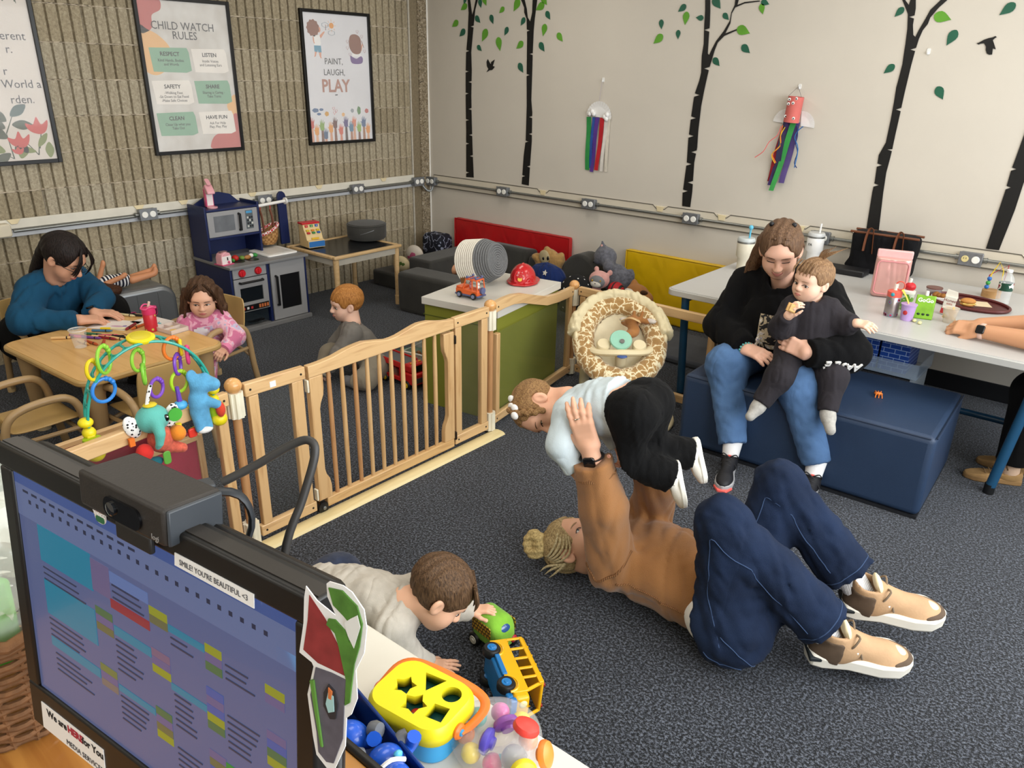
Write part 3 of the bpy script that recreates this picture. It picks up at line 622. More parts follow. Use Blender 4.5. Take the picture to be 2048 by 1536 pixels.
for i in range(22): sh('petal', ell(.05+.48*random.random(), .72+.25*random.random(), .018, .010, 8), yel_, 2)
for i in range(5):
    u = .5+.1*i; pts = [(u,.0),(u+.004,.0),(u+.012,.05+.035*(i%3)),(u+.006,.05+.035*(i%3))]; sh('vine', pts, gd, 1)
    for k in range(4): sh('leaf', ell(u+.012+.01*(-1)**k, .012+.02*k, .008, .006, 6), gd, 1)
# ================================================================ wooden play gate
maple = wood('#d3ae7c', '#bd9462', .38, 1, 5); mapv = wood('#d0aa79', '#ba8f5e', .38, 2, 5); beech = wood('#b98a5d', '#9f7047', .4, 2, 6); ivory = mat('#e3dcc6', .45); screw = mat('#3a3530', .4, metal=.6)
acr = base('gate_acrylic', '#5a5c58', .06, alpha=.10, spec=.5)
acr_g = base('gate_acrylic_tinted', '#6f7652', .05, alpha=.14, spec=.6)
GX = 2.765
def gpost(x, y, h, label):
    T = thing('gate_post', label, 'gate post', (x,y,0), group='gate posts')
    MB().lathe([(.016,.03),(.016,h-.08)], 14).build('dowel', beech, T)
    for z0 in (.012, h-.14):
        g_ = MB(); pl = []
        for k in range(36): t = 2*PI*k/36; r = .030 if (k//2) % 2 else .0265; pl.append((r*math.cos(t), r*math.sin(t)))
        g_.prism(pl, z0, z0+.095).build('connector', ivory, T, smooth=False)
    b = MB().ball((0,0,h-.022), (.03,.03,.028), 18, 10).build('knob', wood('#d9a468','#c48a4e',.25,2,4), T)
    MB().lathe([(.024,0),(.02,.012)], 12).build('foot', mat('#1d1d1f', .5), T)
    return T
gpost(GX,-3.59,.68,'round gate post with knob nearest the monitor'); gpost(2.752,-2.245,.68,'round gate post with knob in front of green cabinet'); gpost(2.585,-1.335,.575,'low round gate post with knob left of giraffe swing')
def panel(label, p0, p1, top, stiles, glazing, bot=.03, rails=.05, th=.014, acrm=None, name='safety_gate'):
    """panel between p0,p1 on the floor; top: list (t along, z) of the upper rail edge"""
    d = Vector((p1[0]-p0[0], p1[1]-p0[1])); L = d.length; T = thing(name, label, 'gate', (p0[0],p0[1],0), math.atan2(d.y,d.x))
    M = frame((1,0,0),(0,-1,0)); up = [(t*L,z) for t,z in top]; lowr = [(t*L,z-rails) for t,z in top][::-1]
    wx_ = wood('#d6b180', '#c1986a', .35, 0, 5)
    MB().prism(up+lowr, -th, th, M).build('top_rail', wx_, T, bev=.004)
    MB().box((0,-th,bot),(L,th,bot+.045)).build('bottom_rail', wx_, T, bev=.004)
    for a, b in stiles: MB().box((a,-th+.001,bot+.045),(b,th-.001,min(z for t,z in top)-rails+.002)).build('stile', mapv, T, bev=.003)
    if glazing: MB().box((stiles[0][1]-.004,-.003,bot+.04),(stiles[-1][0]+.004,.003,min(z for t,z in top)-rails+.003)).build('pane', acrm or acr, T, smooth=False)
    for x in (.02, L-.02):
        for z in (bot+.022, top[0 if x < L/2 else -1][1]-rails/2): MB().lathe([(.0045,0),(.004,.002)], 10, frame((1,0,0),(0,-1,0),(x,-th,z))).build('screw', screw, T); MB().lathe([(.0045,0),(.004,.002)], 10, frame((1,0,0),(0,1,0),(x,th,z))).build('screw', screw, T)
    return T, L
T, L = panel('maple gate panel with clear pane left of the swing gate', (GX,-3.555), (GX,-3.305), [(0,.655),(1,.652)], [(.012,.05),(.19,.238)], True)
MB().cbox((.11,-.0145,.625),(.012,.0008,.011)).build('paper_sticker', mat('#f1f0ec', .6), T)
T, L = panel('maple gate panel with pane hinged to the swing gate', (GX,-2.512), (GX,-2.28), [(0,.66),(1,.663)], [(.006,.045),(.18,.222)], True)
T, L = panel('maple gate panel carrying the activity arch', (GX,-3.62), (2.83,-4.16), [(0,.645),(1,.645)], [(.012,.05),(.5,.54)], True)
for a_ in (.48,): pass
T, L = panel('maple gate panel with wavy sloping top before green cabinet', (2.745,-2.212), (2.592,-1.365), [(0,.665),(.1,.668),(.2,.665),(.31,.648),(.45,.612),(.62,.570),(.78,.556),(.9,.552),(1,.551)], [(.012,.045),(.81,.845)], True, acrm=acr_g)
T, L = panel('low maple gate panel in front of yellow mat', (2.62,-1.33), (3.495,-1.32), [(0,.55),(1,.545)], [(.012,.05),(.82,.86)], False)
# swing gate
G = thing('swing_gate', 'maple swing gate with curved top rail and round spindles', 'gate', (GX,-3.292,0)); M = frame((0,1,0),(1,0,0)); L = .776
def wv(t):
    pts = [(0,.648),(.06,.648),(.15,.655),(.25,.672),(.34,.678),(.42,.668),(.5,.656),(.56,.657),(.64,.671),(.72,.685),(.8,.683),(.88,.668),(.95,.658),(1,.657)]
    for (a,za),(b,zb) in zip(pts, pts[1:]):
        if t <= b: return za+(zb-za)*(t-a)/(b-a)
    return pts[-1][1]
top = [(t/26*L, wv(t/26)) for t in range(27)]
MB().prism(top+[(L,.612),(L*.5,.606),(0,.600)], -.014, .014, M).build('top_rail', wood('#d6b180','#c1986a',.35,1,5), G, bev=.005)
MB().box((0,.04,.025),(.028,L-.004,.066), TR((-.014,0,0))).build('bottom_rail', wood('#cfa873','#b78b59',.38,1,6), G, bev=.004)
def stile(y0, s):
    w = [(.60,.0),(.60,.062),(.55,.062),(.515,.058),(.485,.044),(.46,.038),(.2,.038),(.175,.044),(.15,.058),(.12,.064),(.066,.064),(.066,0),(.045,0)]
    return MB().prism([(y0+s*a, z) for z, a in w], -.013, .013, M)
stile(.002,1).build('stile', mapv, G, bev=.003); stile(L-.002,-1).build('stile', mapv, G, bev=.003)
for i in range(10):
    y = .098+i*.0632; MB().tube([(0,y,.06),(0,y,.2),(0,y,.45),(0,y,.612)], [.0085,.0098,.0098,.008], 10).build('spindle', beech if i in (0,2) else mapv, G)
wh = MB().lathe([(.004,-.012),(.024,-.011),(.026,-.007),(.026,.007),(.024,.011),(.004,.012)], 18, frame((0,1,0),(1,0,0),(0,.02,.028))).build('caster_wheel', mat('#141416', .35), G)
MB().lathe([(.008,0),(.008,.006),(.004,.008)], 10, frame((0,1,0),(1,0,0),(.011,.02,.028))).build('hub', steel, wh)
for z in (.56,.08): MB().box((-.006,L-.002,z-.02),(.02,L+.008,z+.02)).build('hinge', mat('#2a211b', .4, metal=.4), G, bev=.002)
for z in (.57,.33,.10): MB().box((-.004,-.012,z-.025),(.018,-.004,z+.025)).build('latch_plate', ivory, G, bev=.002)
MB().lathe([(.006,0),(.006,.02),(.008,.024)], 10, frame((1,0,0),(0,1,0),(.0,-.008,.565))).build('latch_pin', steel, G)
tag(MB().prism([(-.038,0),(.038,0),(.03,.009),(.012,.013),(-.012,.013),(-.03,.009)], 0, 1.40, frame((-1,0,0),(0,1,0),(2.80,-3.62,0))).build('threshold_strip', wood('#e4d2a0','#d9c48e',.45,1,4), bev=.001), 'pale wooden threshold strip on the carpet under the gate', 'threshold')
# ================================================================ activity table with chairs
tabtop = wood('#d8ac6c', '#c99a5a', .33, 0, 4); tan = mat('#a98c63', .38, .05, 6, coat=.15); tan2 = mat('#b7975f', .38, .05, 6, coat=.15); edge_m = mat('#b9975f', .35, .04, 8)
T = thing('activity_table', 'low wood-top activity table with tan legs and crayons on it', 'table', (1.405,-3.435,0), rad(4))
MB().prism(rrect(.80,.69,.07,6), .418, .445).build('edge_band', edge_m, T, bev=.008)
MB().prism(rrect(.775,.665,.06,6), .440, .4475).build('table_top', tabtop, T, bev=.001)
for sx in (-1,1):
    for sy in (-1,1):
        lg_ = MB().lathe([(.028,.1),(.034,.2),(.046,.42)], 16, c=(sx*.315,sy*.265,0)).build('leg', tan, T)
        MB().lathe([(.023,.02),(.024,.11)], 14, c=(sx*.315,sy*.265,0)).build('leg_insert', mat('#44474b', .45), lg_)
        MB().lathe([(.026,0),(.032,.0),(.030,.05),(.025,.055)], 14, c=(sx*.315,sy*.265,0)).build('foot', mat('#c8b38c', .5), lg_)
def chair(loc, rot, label):
    """tan stacking armchair, sitter faces local +x"""
    T = thing('child_armchair', label, 'chair', loc, rot, group='tan stacking armchairs')
    # moulded shell: seat curving up into the back
    prof = [(.155,.252),(.14,.262),(.09,.266),(.0,.262),(-.09,.262),(-.13,.272),(-.155,.30),(-.168,.35),(-.178,.42),(-.187,.49),(-.19,.515)]
    ww = [.13,.14,.145,.145,.14,.14,.142,.15,.152,.148,.135]; b = MB(); th = .011; vs = []; n = len(prof); K = 8
    for i,(x,z) in enumerate(prof):
        a = prof[max(i-1,0)]; c = prof[min(i+1,n-1)]; d = Vector((c[0]-a[0],c[1]-a[1])).normalized(); nx, nz = d.y, -d.x
        for s in (0,1):
            for k in range(K+1):
                q = -1+2*k/K; vs.append((x+nx*s*th+(.012*q*q if i > 5 else 0), q*ww[i], z+nz*s*th+(.006*q*q if i <= 5 else 0)))
    fs = []; W = 2*(K+1)
    for i in range(n-1):
        for k in range(K):
            a = i*W+k; fs.append((a,a+1,a+W+1,a+W)); a += K+1; fs.append((a+W,a+W+1,a+1,a))
        a = i*W; fs.append((a,a+W,a+W+K+1,a+K+1)); a = i*W+K; fs.append((a+K+1,a+W+K+1,a+W,a))
    for i in (0,n-1):
        for k in range(K): a = i*W+k; q = (a,a+K+1,a+K+2,a+1); fs.append(q if i == 0 else q[::-1])
    b.add(vs, fs).build('seat_shell', tan2, T, sub=1)
    for s in (-1,1):
        y = s*.158
        MB().tube([(.175,y*1.06,.0),(.15,y*1.05,.18),(.135,y*1.04,.32),(.10,y*1.03,.375),(.04,y*1.03,.39),(-.06,y*1.03,.385),(-.125,y*1.03,.36),(-.155,y*1.03,.30),(-.17,y*1.04,.15),(-.195,y*1.06,.0)], .0165, 12, sub=4).build('arm_and_legs', tan, T)
        for x in (.176,-.196): MB().lathe([(.02,0),(.021,.03),(.018,.034)], 12, c=(x,y*1.06,0)).build('foot', mat('#b59b70', .5), T)
        MB().tube([(.14,y*.99,.232),(-.15,y*.99,.24)], .010, 8).build('side_rail', tan, T)
    MB().tube([(.15,-.16,.18),(.12,-.1,.225),(.12,.1,.225),(.15,.16,.18)], .010, 8, sub=3).build('cross_brace', tan, T)
    MB().tube([(-.17,-.16,.18),(-.14,-.1,.235),(-.14,.1,.235),(-.17,.16,.18)], .010, 8, sub=3).build('cross_brace', tan, T)
    return T
chair((1.60,-3.895,0), rad(92), 'empty tan armchair at near left side of activity table')
chair((1.835,-3.47,0), rad(184), 'empty tan armchair seen from behind, pushed against activity table')
chair((1.27,-2.915,0), rad(-78), 'tan armchair under the girl in pink')
chair((.66,-3.47,0), rad(6), 'tan armchair under the woman in blue sweatshirt')
# ================================================================ chalkboard table
tb = wood('#cfae7f', '#bd9a69', .4, 1, 5); C = (.47,-1.335)
T = thing('chalkboard_table', 'child table with black chalkboard top and maple legs', 'table', (C[0],C[1],0), rad(1))
rim = MB(); hx_, hy_ = .285, .315
for lo, hi in (((-hx_,-hy_,.442),(-hx_+.035,hy_,.464)),((hx_-.035,-hy_,.442),(hx_,hy_,.464)),((-hx_+.035,-hy_,.442),(hx_-.035,-hy_+.035,.464)),((-hx_+.035,hy_-.035,.442),(hx_-.035,hy_,.464))): rim.box(lo, hi)
rim.build('rim', tb, T, bev=.006)
MB().box((-hx_+.03,-hy_+.03,.444),(hx_-.03,hy_-.03,.459)).build('chalkboard', mat('#16171a', .25, .15, 6), T)
for s in (-1,1): MB().box((-hx_+.04,s*(hy_-.03)-.008,.395),(hx_-.04,s*(hy_-.03)+.008,.442)).build('apron', mat('#b9b3a6', .5), T); MB().box((s*(hx_-.03)-.008,-hy_+.04,.395),(s*(hx_-.03)+.008,hy_-.04,.442)).build('apron', mat('#b9b3a6', .5), T)
for sx in (-1,1):
    for sy in (-1,1): MB().lathe([(.021,0),(.022,.07),(.018,.072),(.018,.2),(.022,.44)], 16, c=(sx*(hx_-.032),sy*(hy_-.032),0)).build('leg', tb, T)
# ================================================================ play kitchen
navy = mat('#15224f', .4, .06, 6); kgrey = mat('#7b7b7c', .45, .04, 6); kgrey2 = mat('#98989a', .4, .04, 6); kblack = mat('#101114', .3); kred = mat('#c6202a', .35); kwhite = mat('#eceae6', .35)
K = thing('play_kitchen', 'navy and grey wooden play kitchen with microwave, oven and sink', 'play kitchen', (.27,-2.005,0), rad(0))
def kb(name, lo, hi, m_, par=None, bev=.003): return MB().box([lo[0]-.27,lo[1]+2.005,lo[2]],[hi[0]-.27,hi[1]+2.005,hi[2]]).build(name, m_, par or K, bev=bev)
kb('base_plate', (.05,-2.30,0), (.52,-1.70,.03), kgrey)
kb('side_panel', (.05,-2.295,.03), (.50,-2.28,.445), navy); kb('side_panel', (.05,-1.72,.03), (.50,-1.705,.445), navy); kb('divider', (.06,-2.02,.03), (.495,-2.0,.445), navy)
kb('back_panel', (.05,-2.28,.03), (.06,-1.72,.45), navy)
kb('counter', (.05,-2.305,.445), (.525,-1.695,.463), kgrey)
kb('oven_fascia', (.485,-2.275,.375), (.5,-2.025,.44), kgrey2)
for y in (-2.21,-2.09):
    kn = MB().lathe([(.026,0),(.027,.006),(.022,.014),(.020,.016)], 20, frame((0,1,0),(1,0,0),(.23,y+2.005,.408))).build('knob', kred, K)
    MB().cbox((.249,y+2.005,.408),(.003,.005,.018)).build('pointer', kred, kn, bev=.001)
od = MB(); 
for lo, hi in (((.488,-2.275,.14),(.5,-2.235,.37)),((.488,-2.065,.14),(.5,-2.025,.37)),((.488,-2.235,.305),(.5,-2.065,.37)),((.488,-2.235,.14),(.5,-2.065,.205))): od.box([lo[0]-.27,lo[1]+2.005,lo[2]],[hi[0]-.27,hi[1]+2.005,hi[2]])
od = od.build('oven_door', kgrey2, K); kb('window', (.488,-2.235,.205), (.494,-2.065,.305), base('dark_glass','#1b2126',.08,alpha=.72), od)
MB().tube([(.232,-.23,.345),(.25,-.23,.345),(.25,-.06,.345),(.232,-.06,.345)], .008, 8).build('handle', kblack, od)
cp = kb('control_strip', (.496,-2.27,.145), (.503,-2.03,.185), kblack, od)
for i in range(4): kb('button', (.503,-2.11+.02*i,.153), (.5045,-2.096+.02*i,.177), mat('#c9703f', .5), cp, 0)
for i, c in enumerate(('#7a8b4a','#b33','#d8d8d8','#b33')): kb('button', (.503,-2.262+.03*i,.157), (.5045,-2.246+.03*i,.173), mat(c if len(c) > 4 else '#b03030', .5), cp, 0)
cd = MB()
for lo, hi in (((.488,-1.995,.035),(.5,-1.925,.44)),((.488,-1.765,.035),(.5,-1.722,.44)),((.488,-1.925,.345),(.5,-1.765,.44)),((.488,-1.925,.035),(.5,-1.765,.10))): cd.box([lo[0]-.27,lo[1]+2.005,lo[2]],[hi[0]-.27,hi[1]+2.005,hi[2]])
cd = cd.build('cupboard_door', kgrey2, K); kb('window', (.489,-1.925,.10), (.493,-1.765,.345), kblack, cd)
MB().tube([(.232,.045,.345),(.25,.045,.345),(.25,.045,.14),(.232,.045,.14)], .009, 8).build('handle', kblack, cd)
# upper unit
kb('tall_side', (.05,-2.295,.463), (.27,-2.28,.82), navy); kb('tall_side', (.05,-1.905,.463), (.27,-1.89,.82), navy)
MB().prism([(-.27,.463),(-.27,.80),(-.235,.82),(-.13,.875),(-.06,.88),(.02,.86),(.075,.81),(.10,.80),(.10,.463)], 0, .012, frame((0,1,0),(1,0,0),(-.21,0,0))).build('back_board', navy, K, bev=.002)
kb('top_shelf', (.05,-2.28,.785), (.27,-1.905,.80), navy); kb('under_shelf', (.05,-2.28,.60), (.27,-1.905,.615), navy)
mw = kb('microwave_face', (.255,-2.278,.617), (.27,-1.907,.783), kgrey2); kb('window', (.27,-2.235,.65), (.272,-2.085,.755), mat('#6d7075', .25, .2, 9), mw, .001)
MB().tube([(0,-.045,.755),(.016,-.045,.755),(.016,-.045,.645),(0,-.045,.645)], .009, 8).build('handle', kblack, mw)
kb('keypad', (.27,-2.0,.645), (.272,-1.945,.77), mat('#5b6266', .4), mw, .001); kb('display', (.272,-1.995,.75), (.273,-1.95,.766), mat('#4f97c4', .4), mw, 0)
for i in range(3):
    for j in range(4): kb('key', (.272,-1.992+.016*i,.655+.02*j), (.273,-1.98+.016*i,.668+.02*j), mat('#202226' if (i+j) % 3 else '#c9c9c4', .5), mw, 0)
hexm = None
m = base('hex_tile', '#8f979e', .45); t = NT(m); v = t.co((1,1,1))
def hexgrid(t, v, s):
    sep = t.n('SeparateXYZ'); t.l(v, sep.inputs[0]); vo = t.n('TexVoronoi', _feature='DISTANCE_TO_EDGE', Scale=1.0); vo.inputs['Randomness'].default_value = 0
    cmb = t.n('CombineXYZ'); mu = t.n('Math', _operation='MULTIPLY'); t.l(sep.outputs['Y'], mu.inputs[0]); mu.inputs[1].default_value = s
    # shear the square lattice into a triangular one: hexagonal cells
    a = t.n('Math', _operation='MULTIPLY_ADD'); t.l(sep.outputs['Z'], a.inputs[0]); a.inputs[1].default_value = s*.5; t.l(mu.outputs[0], a.inputs[2])
    z2 = t.n('Math', _operation='MULTIPLY'); t.l(sep.outputs['Z'], z2.inputs[0]); z2.inputs[1].default_value = s*1.0
    t.l(a.outputs[0], cmb.inputs[0]); t.l(z2.outputs[0], cmb.inputs[1]); t.l(cmb.outputs[0], vo.inputs['Vector']); return vo.outputs['Distance']
t.l(t.ramp(hexgrid(t, v, 26), [(.05,'#5c656e'),(.09,'#959ea6'),(1,'#a4acb3')]), t.b.inputs['Base Color']); hexm = m
kb('hex_backsplash', (.062,-2.28,.465), (.066,-2.005,.60), hexm); kb('side_board', (.062,-2.005,.465), (.07,-1.905,.60), navy)
kb('shelf_back_right', (.05,-1.89,.463), (.062,-1.72,.50), navy)
MB().prism([(.365,.463),(.365,.81),(.372,.83),(.39,.845),(.41,.845),(.428,.83),(.435,.81),(.44,.463)], 0, .018, frame((0,1,0),(1,0,0),(-.16,-.005,0))).build('rail_post', navy, K, bev=.003)
ra = MB().tube([(-.06,.10,.775),(-.06,.375,.79)], .011, 12).build('hanging_rail', kwhite, K)
MB().lathe([(.024,0),(.024,.012)], 16, frame((1,0,0),(0,-1,0),(-.06,.375,.79))).build('flange', kwhite, ra)
sk_ = MB().prism(rrect(.26,.24,.02), .463, .475, TR((.04,.165,0))); sk_ = sk_.build('sink_rim', kwhite, K, bev=.003)
MB().prism(rrect(.21,.18,.02), .4755, .4765, TR((.035,.165,0))).build('basin', mat('#d9d6d0', .35), sk_)
for q, (x, y) in enumerate(((.02,-.13),(.13,-.16),(.03,-.22),(.14,-.06))): MB().lathe([(.042,.463),(.042,.4645),(.0,.4648)], 22, c=(x,y,0), close=False).build('burner', mat('#2b2625', .4), K)
kb('shelf_glass', (.47,-2.275,.04), (.475,-2.025,.13), base('kitchen_glass','#39434a',.1,alpha=.35))
# ================================================================ green cabinet with white top
lime = mat('#7c7f2c', .5, .05, 3); melam = mat('#d6d3ca', .4, .02, 5); melw = mat('#cfccc4', .35, .02, 5)
T = thing('storage_cabinet', 'olive green cabinet with thick white top behind the gate', 'cabinet', (2.428,-1.855,0), rad(10))
MB().box((-.222,-.325,.0),(.222,.325,.562)).build('carcass', lime, T, bev=.002)
MB().box((-.226,-.33,.505),(-.222,.33,.51)).build('panel_gap', mat('#4d571b', .6), T); MB().box((-.222,-.327,.503),(.222,-.325,.507)).build('panel_gap', mat('#4d571b', .6), T)
MB().box((-.232,-.338,.562),(.232,.338,.60)).build('top', melw, T, bev=.002)
# ================================================================ grey foam seating
def slab(name, label, cat, c, h, rot, m_, bev=.03, bowl=None, group=None):
    b = MB().cbox((0,0,0), h); o = b.build(name, m_, bev=bev, seg=4); o.location = c; o.rotation_euler = (0,0,rot) if isinstance(rot,(int,float)) else rot; return tag(o, label, cat, group)
velvet = cloth('#3b3a37', .95, .18, 6, 180, .3, .35)
slab('foam_block', 'long dark grey foam arm block beside the wall', 'foam block', (.80,-.60,.17), (.12,.30,.17), rad(2), velvet, .02)
slab('foam_block', 'dark grey foam block at the front of the play couch', 'foam block', (1.19,-1.025,.15), (.35,.115,.15), rad(5), velvet, .03)
slab('foam_cushion', 'flat dark grey foam seat with boy doll on it', 'foam block', (1.28,-.58,.09), (.33,.25,.09), rad(3), velvet, .03)
slab('foam_block', 'dark grey foam backrest under the red mat', 'foam block', (1.10,-.17,.19), (.22,.08,.19), (rad(-8),0,0), velvet, .03)
slab('foam_block', 'smaller dark grey foam backrest behind blue blanket', 'foam block', (1.50,-.18,.17), (.16,.08,.17), (rad(-8),0,0), velvet, .03)
o = MB().prism([(-.17,0)]+[(.17*math.cos(PI-PI*k/16), .26+.2*math.sin(PI-PI*k/16)) for k in range(17)]+[(.17,0)], -.09, .09, frame((1,0,0),(0,-1,0))).build('foam_arch', velvet, bev=.02, seg=3); o.location = (1.90,-.24,0); tag(o, 'dark grey round-topped foam block right of the teddy', 'foam block')
vred = mat('#b3161b', .35, .12, 4, bump=.15, bs=9, coat=.2); vyel = mat('#d9b00f', .38, .1, 4, bump=.15, bs=9, coat=.2)
def gym_mat(x0, x1, h, m_, label, zb=.0):
    T = thing('gym_mat', label, 'mat', ((x0+x1)/2,-.035,zb)); w = x1-x0
    f = wr(rb((0,0,h/2),(w/2,.026,h/2),.012), .004, 16, dirs=[(.5,0,.8),(.9,0,.3),(-.7,0,.7)])
    v_, q_ = net(f, (-w/2-.02,-.05,-.02), (w/2+.02,.05,h+.02), .0125); mesh_np('cover', v_, q_, m_, T)
    for s in (-1,1): MB().tube([(s*w/2,-.026,.01),(s*w/2,-.026,h-.01)], .005, 6).build('seam', m_, T)
    MB().tube([(-w/2,-.026,h-.005),(w/2,-.026,h-.005)], .005, 6).build('seam', m_, T)
    return T
gym_mat(.37,1.61,.50,vred,'long red vinyl mat standing against the back wall'); gym_mat(2.13,3.36,.495,vyel,'yellow vinyl mat standing against the back wall')
o = MB().prism(rrect(1.3,.5,.05), 0, .045).build('floor_mat', cloth('#4b4e55', .9), bev=.015); o.location = (2.95,-.5,0); tag(o, 'grey padded floor mat lying before the yellow mat', 'mat')
# round grey cushion on the chalkboard table
T = thing('round_cushion', 'round charcoal drum cushion on the chalkboard table', 'cushion', (.405,-1.065,.4645)); MB().lathe([(.09,0),(.135,.004),(.148,.018),(.15,.06),(.15,.105),(.14,.122),(.09,.128)], 36).build('cover', velvet, T); MB().tube([(.147*math.cos(2*PI*k/36),.147*math.sin(2*PI*k/36),.112) for k in range(36)], .005, 6, closed=True).build('piping', velvet, T)
MB().tube([(.151*math.cos(rad(a)),.151*math.sin(rad(a)),.055+.0008*(a+60)) for a in range(-58,-15,4)], .0022, 5).build('zip', mat('#77777a', .4, metal=.5), T)
# ================================================================ blue bench and white table
vblue = mat('#23354f', .5, .06, 5, bump=.25, bs=420); vblue2 = mat('#1d2c43', .48, .06, 5, bump=.25, bs=420)
T = thing('bench', 'navy blue vinyl block bench under the sitting woman', 'bench', (4.055,-1.395,0), rad(2.5))
MB().box((-.545,-.31,.012),(.545,.31,.372)).build('body', vblue, T, bev=.028, seg=4)
for a in ((-.54,-.305),( .54,-.305)): pass
MB().box((-.54,-.305,0),(.54,.305,.014)).build('base', mat('#16181d', .6), T)
MB().tube([(-.525,-.309,.366),(.525,-.309,.366)], .003, 6).build('seam', vblue2, T); MB().tube([(.544,-.29,.366),(.544,.29,.366)], .003, 6).build('seam', vblue2, T)
tl = base('table_laminate', '#c9c8c6', .35); legm = mat('#1d4a6b', .35, .08, 10, coat=.2)
T = thing('work_table', 'long white laminate table with blue steel legs', 'table', (4.15,-.655,0))
MB().prism(rrect(2.02,1.25,.05,5), .596, .627).build('edge', mat('#b5b4b0', .4, .02, 5), T, bev=.003); MB().prism(rrect(2.0,1.23,.045,5), .626, .630).build('table_top', mat('#bdbcba', .34, .02, 4), T)
for sx, x in ((-1,-.92),(1,.70)):
    for y in (-.56,.55):
        s_ = .0 if sx < 0 else 0
        L_ = MB().tube([(x+(.03 if sx<0 else -.06),y,.035),(x,y,.596)], .021, 16).build('leg', legm, T)
        MB().lathe([(.019,0),(.022,.0),(.022,.045)], 14, c=(x+(.031 if sx<0 else -.062),y,0)).build('foot_cap', mat('#0f1012', .5), L_)
for sx, x in ((-1,-.92),(1,.70)): MB().tube([(x,-.54,.57),(x,.53,.57)], .016, 10).build('crossbar', legm, T)
MB().tube([(-.88,-.1,.17),(.66,-.1,.17)], .016, 10).build('stretcher', legm, T)
# ================================================================ people
def basis(fwd, up, o, s=1.):
    x = np.array(fwd,float); x /= np.linalg.norm(x); z = np.array(up,float); z -= x*(z@x); z /= np.linalg.norm(z); y = np.cross(z,x)
    return np.stack([x,y,z],1), np.array(o,float), s          # columns = axes
def toW(B, P): return (np.atleast_2d(P)*B[2])@B[0].T+B[1]
def toL(B, P): return ((np.atleast_2d(P)-B[1])@B[0])/B[2]
def bbox(pts, m): pts = np.atleast_2d(pts); return pts.min(0)-m, pts.max(0)+m
def head_field(c, neck, ears=True, jaw=1.):
    """c: 0 adult .. 1 baby.  local axes: x face, y left, z crown; metres for an adult head"""
    ez = .006-.016*c; fs = [el((-.012,0,.034),(.098,.077+.004*c,.084)), el((.028,0,-.028-.004*c),(.06,.062+.006*c,.074-.008*c)),
        el((.052,0,-.083+.012*c),(.030*jaw,.034+.004*c,.026)), el((.046,.034,-.04),(.03,.026+.006*c,.03)), el((.046,-.034,-.04),(.03,.026+.006*c,.03)), el((.068,0,.030-.006*c),(.02,.05,.016))]
    f = U(.03, *fs)
    for s in (1,-1): f = Sub(f, el((.104-.002*c,s*.031,ez),(.017,.018,.0125)), .018)
    f = U(.012, f, rc((.088,0,.008-.01*c),(.109-.014*c,0,-.024-.004*c),.0065,.0115), el((.099-.009*c,.010,-.029-.003*c),(.010,.008,.007)), el((.099-.009*c,-.010,-.029-.003*c),(.010,.008,.007)))
    f = U(.008, f, el((.087-.004*c,0,-.053),(.010,.020,.006)), el((.085-.004*c,0,-.064),(.010,.017,.006)))
    if ears:
        for s in (1,-1):
            e = Sub(el((-.004,s*.080,-.008),(.020,.009,.030),np.array(Euler((0,rad(-12),s*rad(-22))).to_matrix())), el((.004,s*.089,-.006),(.011,.007,.019)), .004); f = U(.006, f, e)
    if neck is not None: f = U(.03, f, rc((-.025,0,-.05), neck, .052-.008*c, .056-.008*c))
    return f, ez
_HC = {}
def head(B, c=0., neck=None, h=.0034, jaw=1., ears=True):
    nl = None if neck is None else toL(B, neck)[0]
    f, ez = head_field(c, nl, ears, jaw); lo = np.array([-.125,-.105,-.125]); hi = np.array([.135,.105,.13])
    if nl is not None: lo = np.minimum(lo, nl-.062); hi = np.maximum(hi, nl+.062)
    v, q = net(f, lo, hi, h); return (toW(B, v), q), f, ez
def sxf(f, y, z):
    xs = np.linspace(.16,-.02,361); d = f(np.stack([xs, np.full(361,y), np.full(361,z)],1)); i = np.argmax(d < 0); return xs[i]
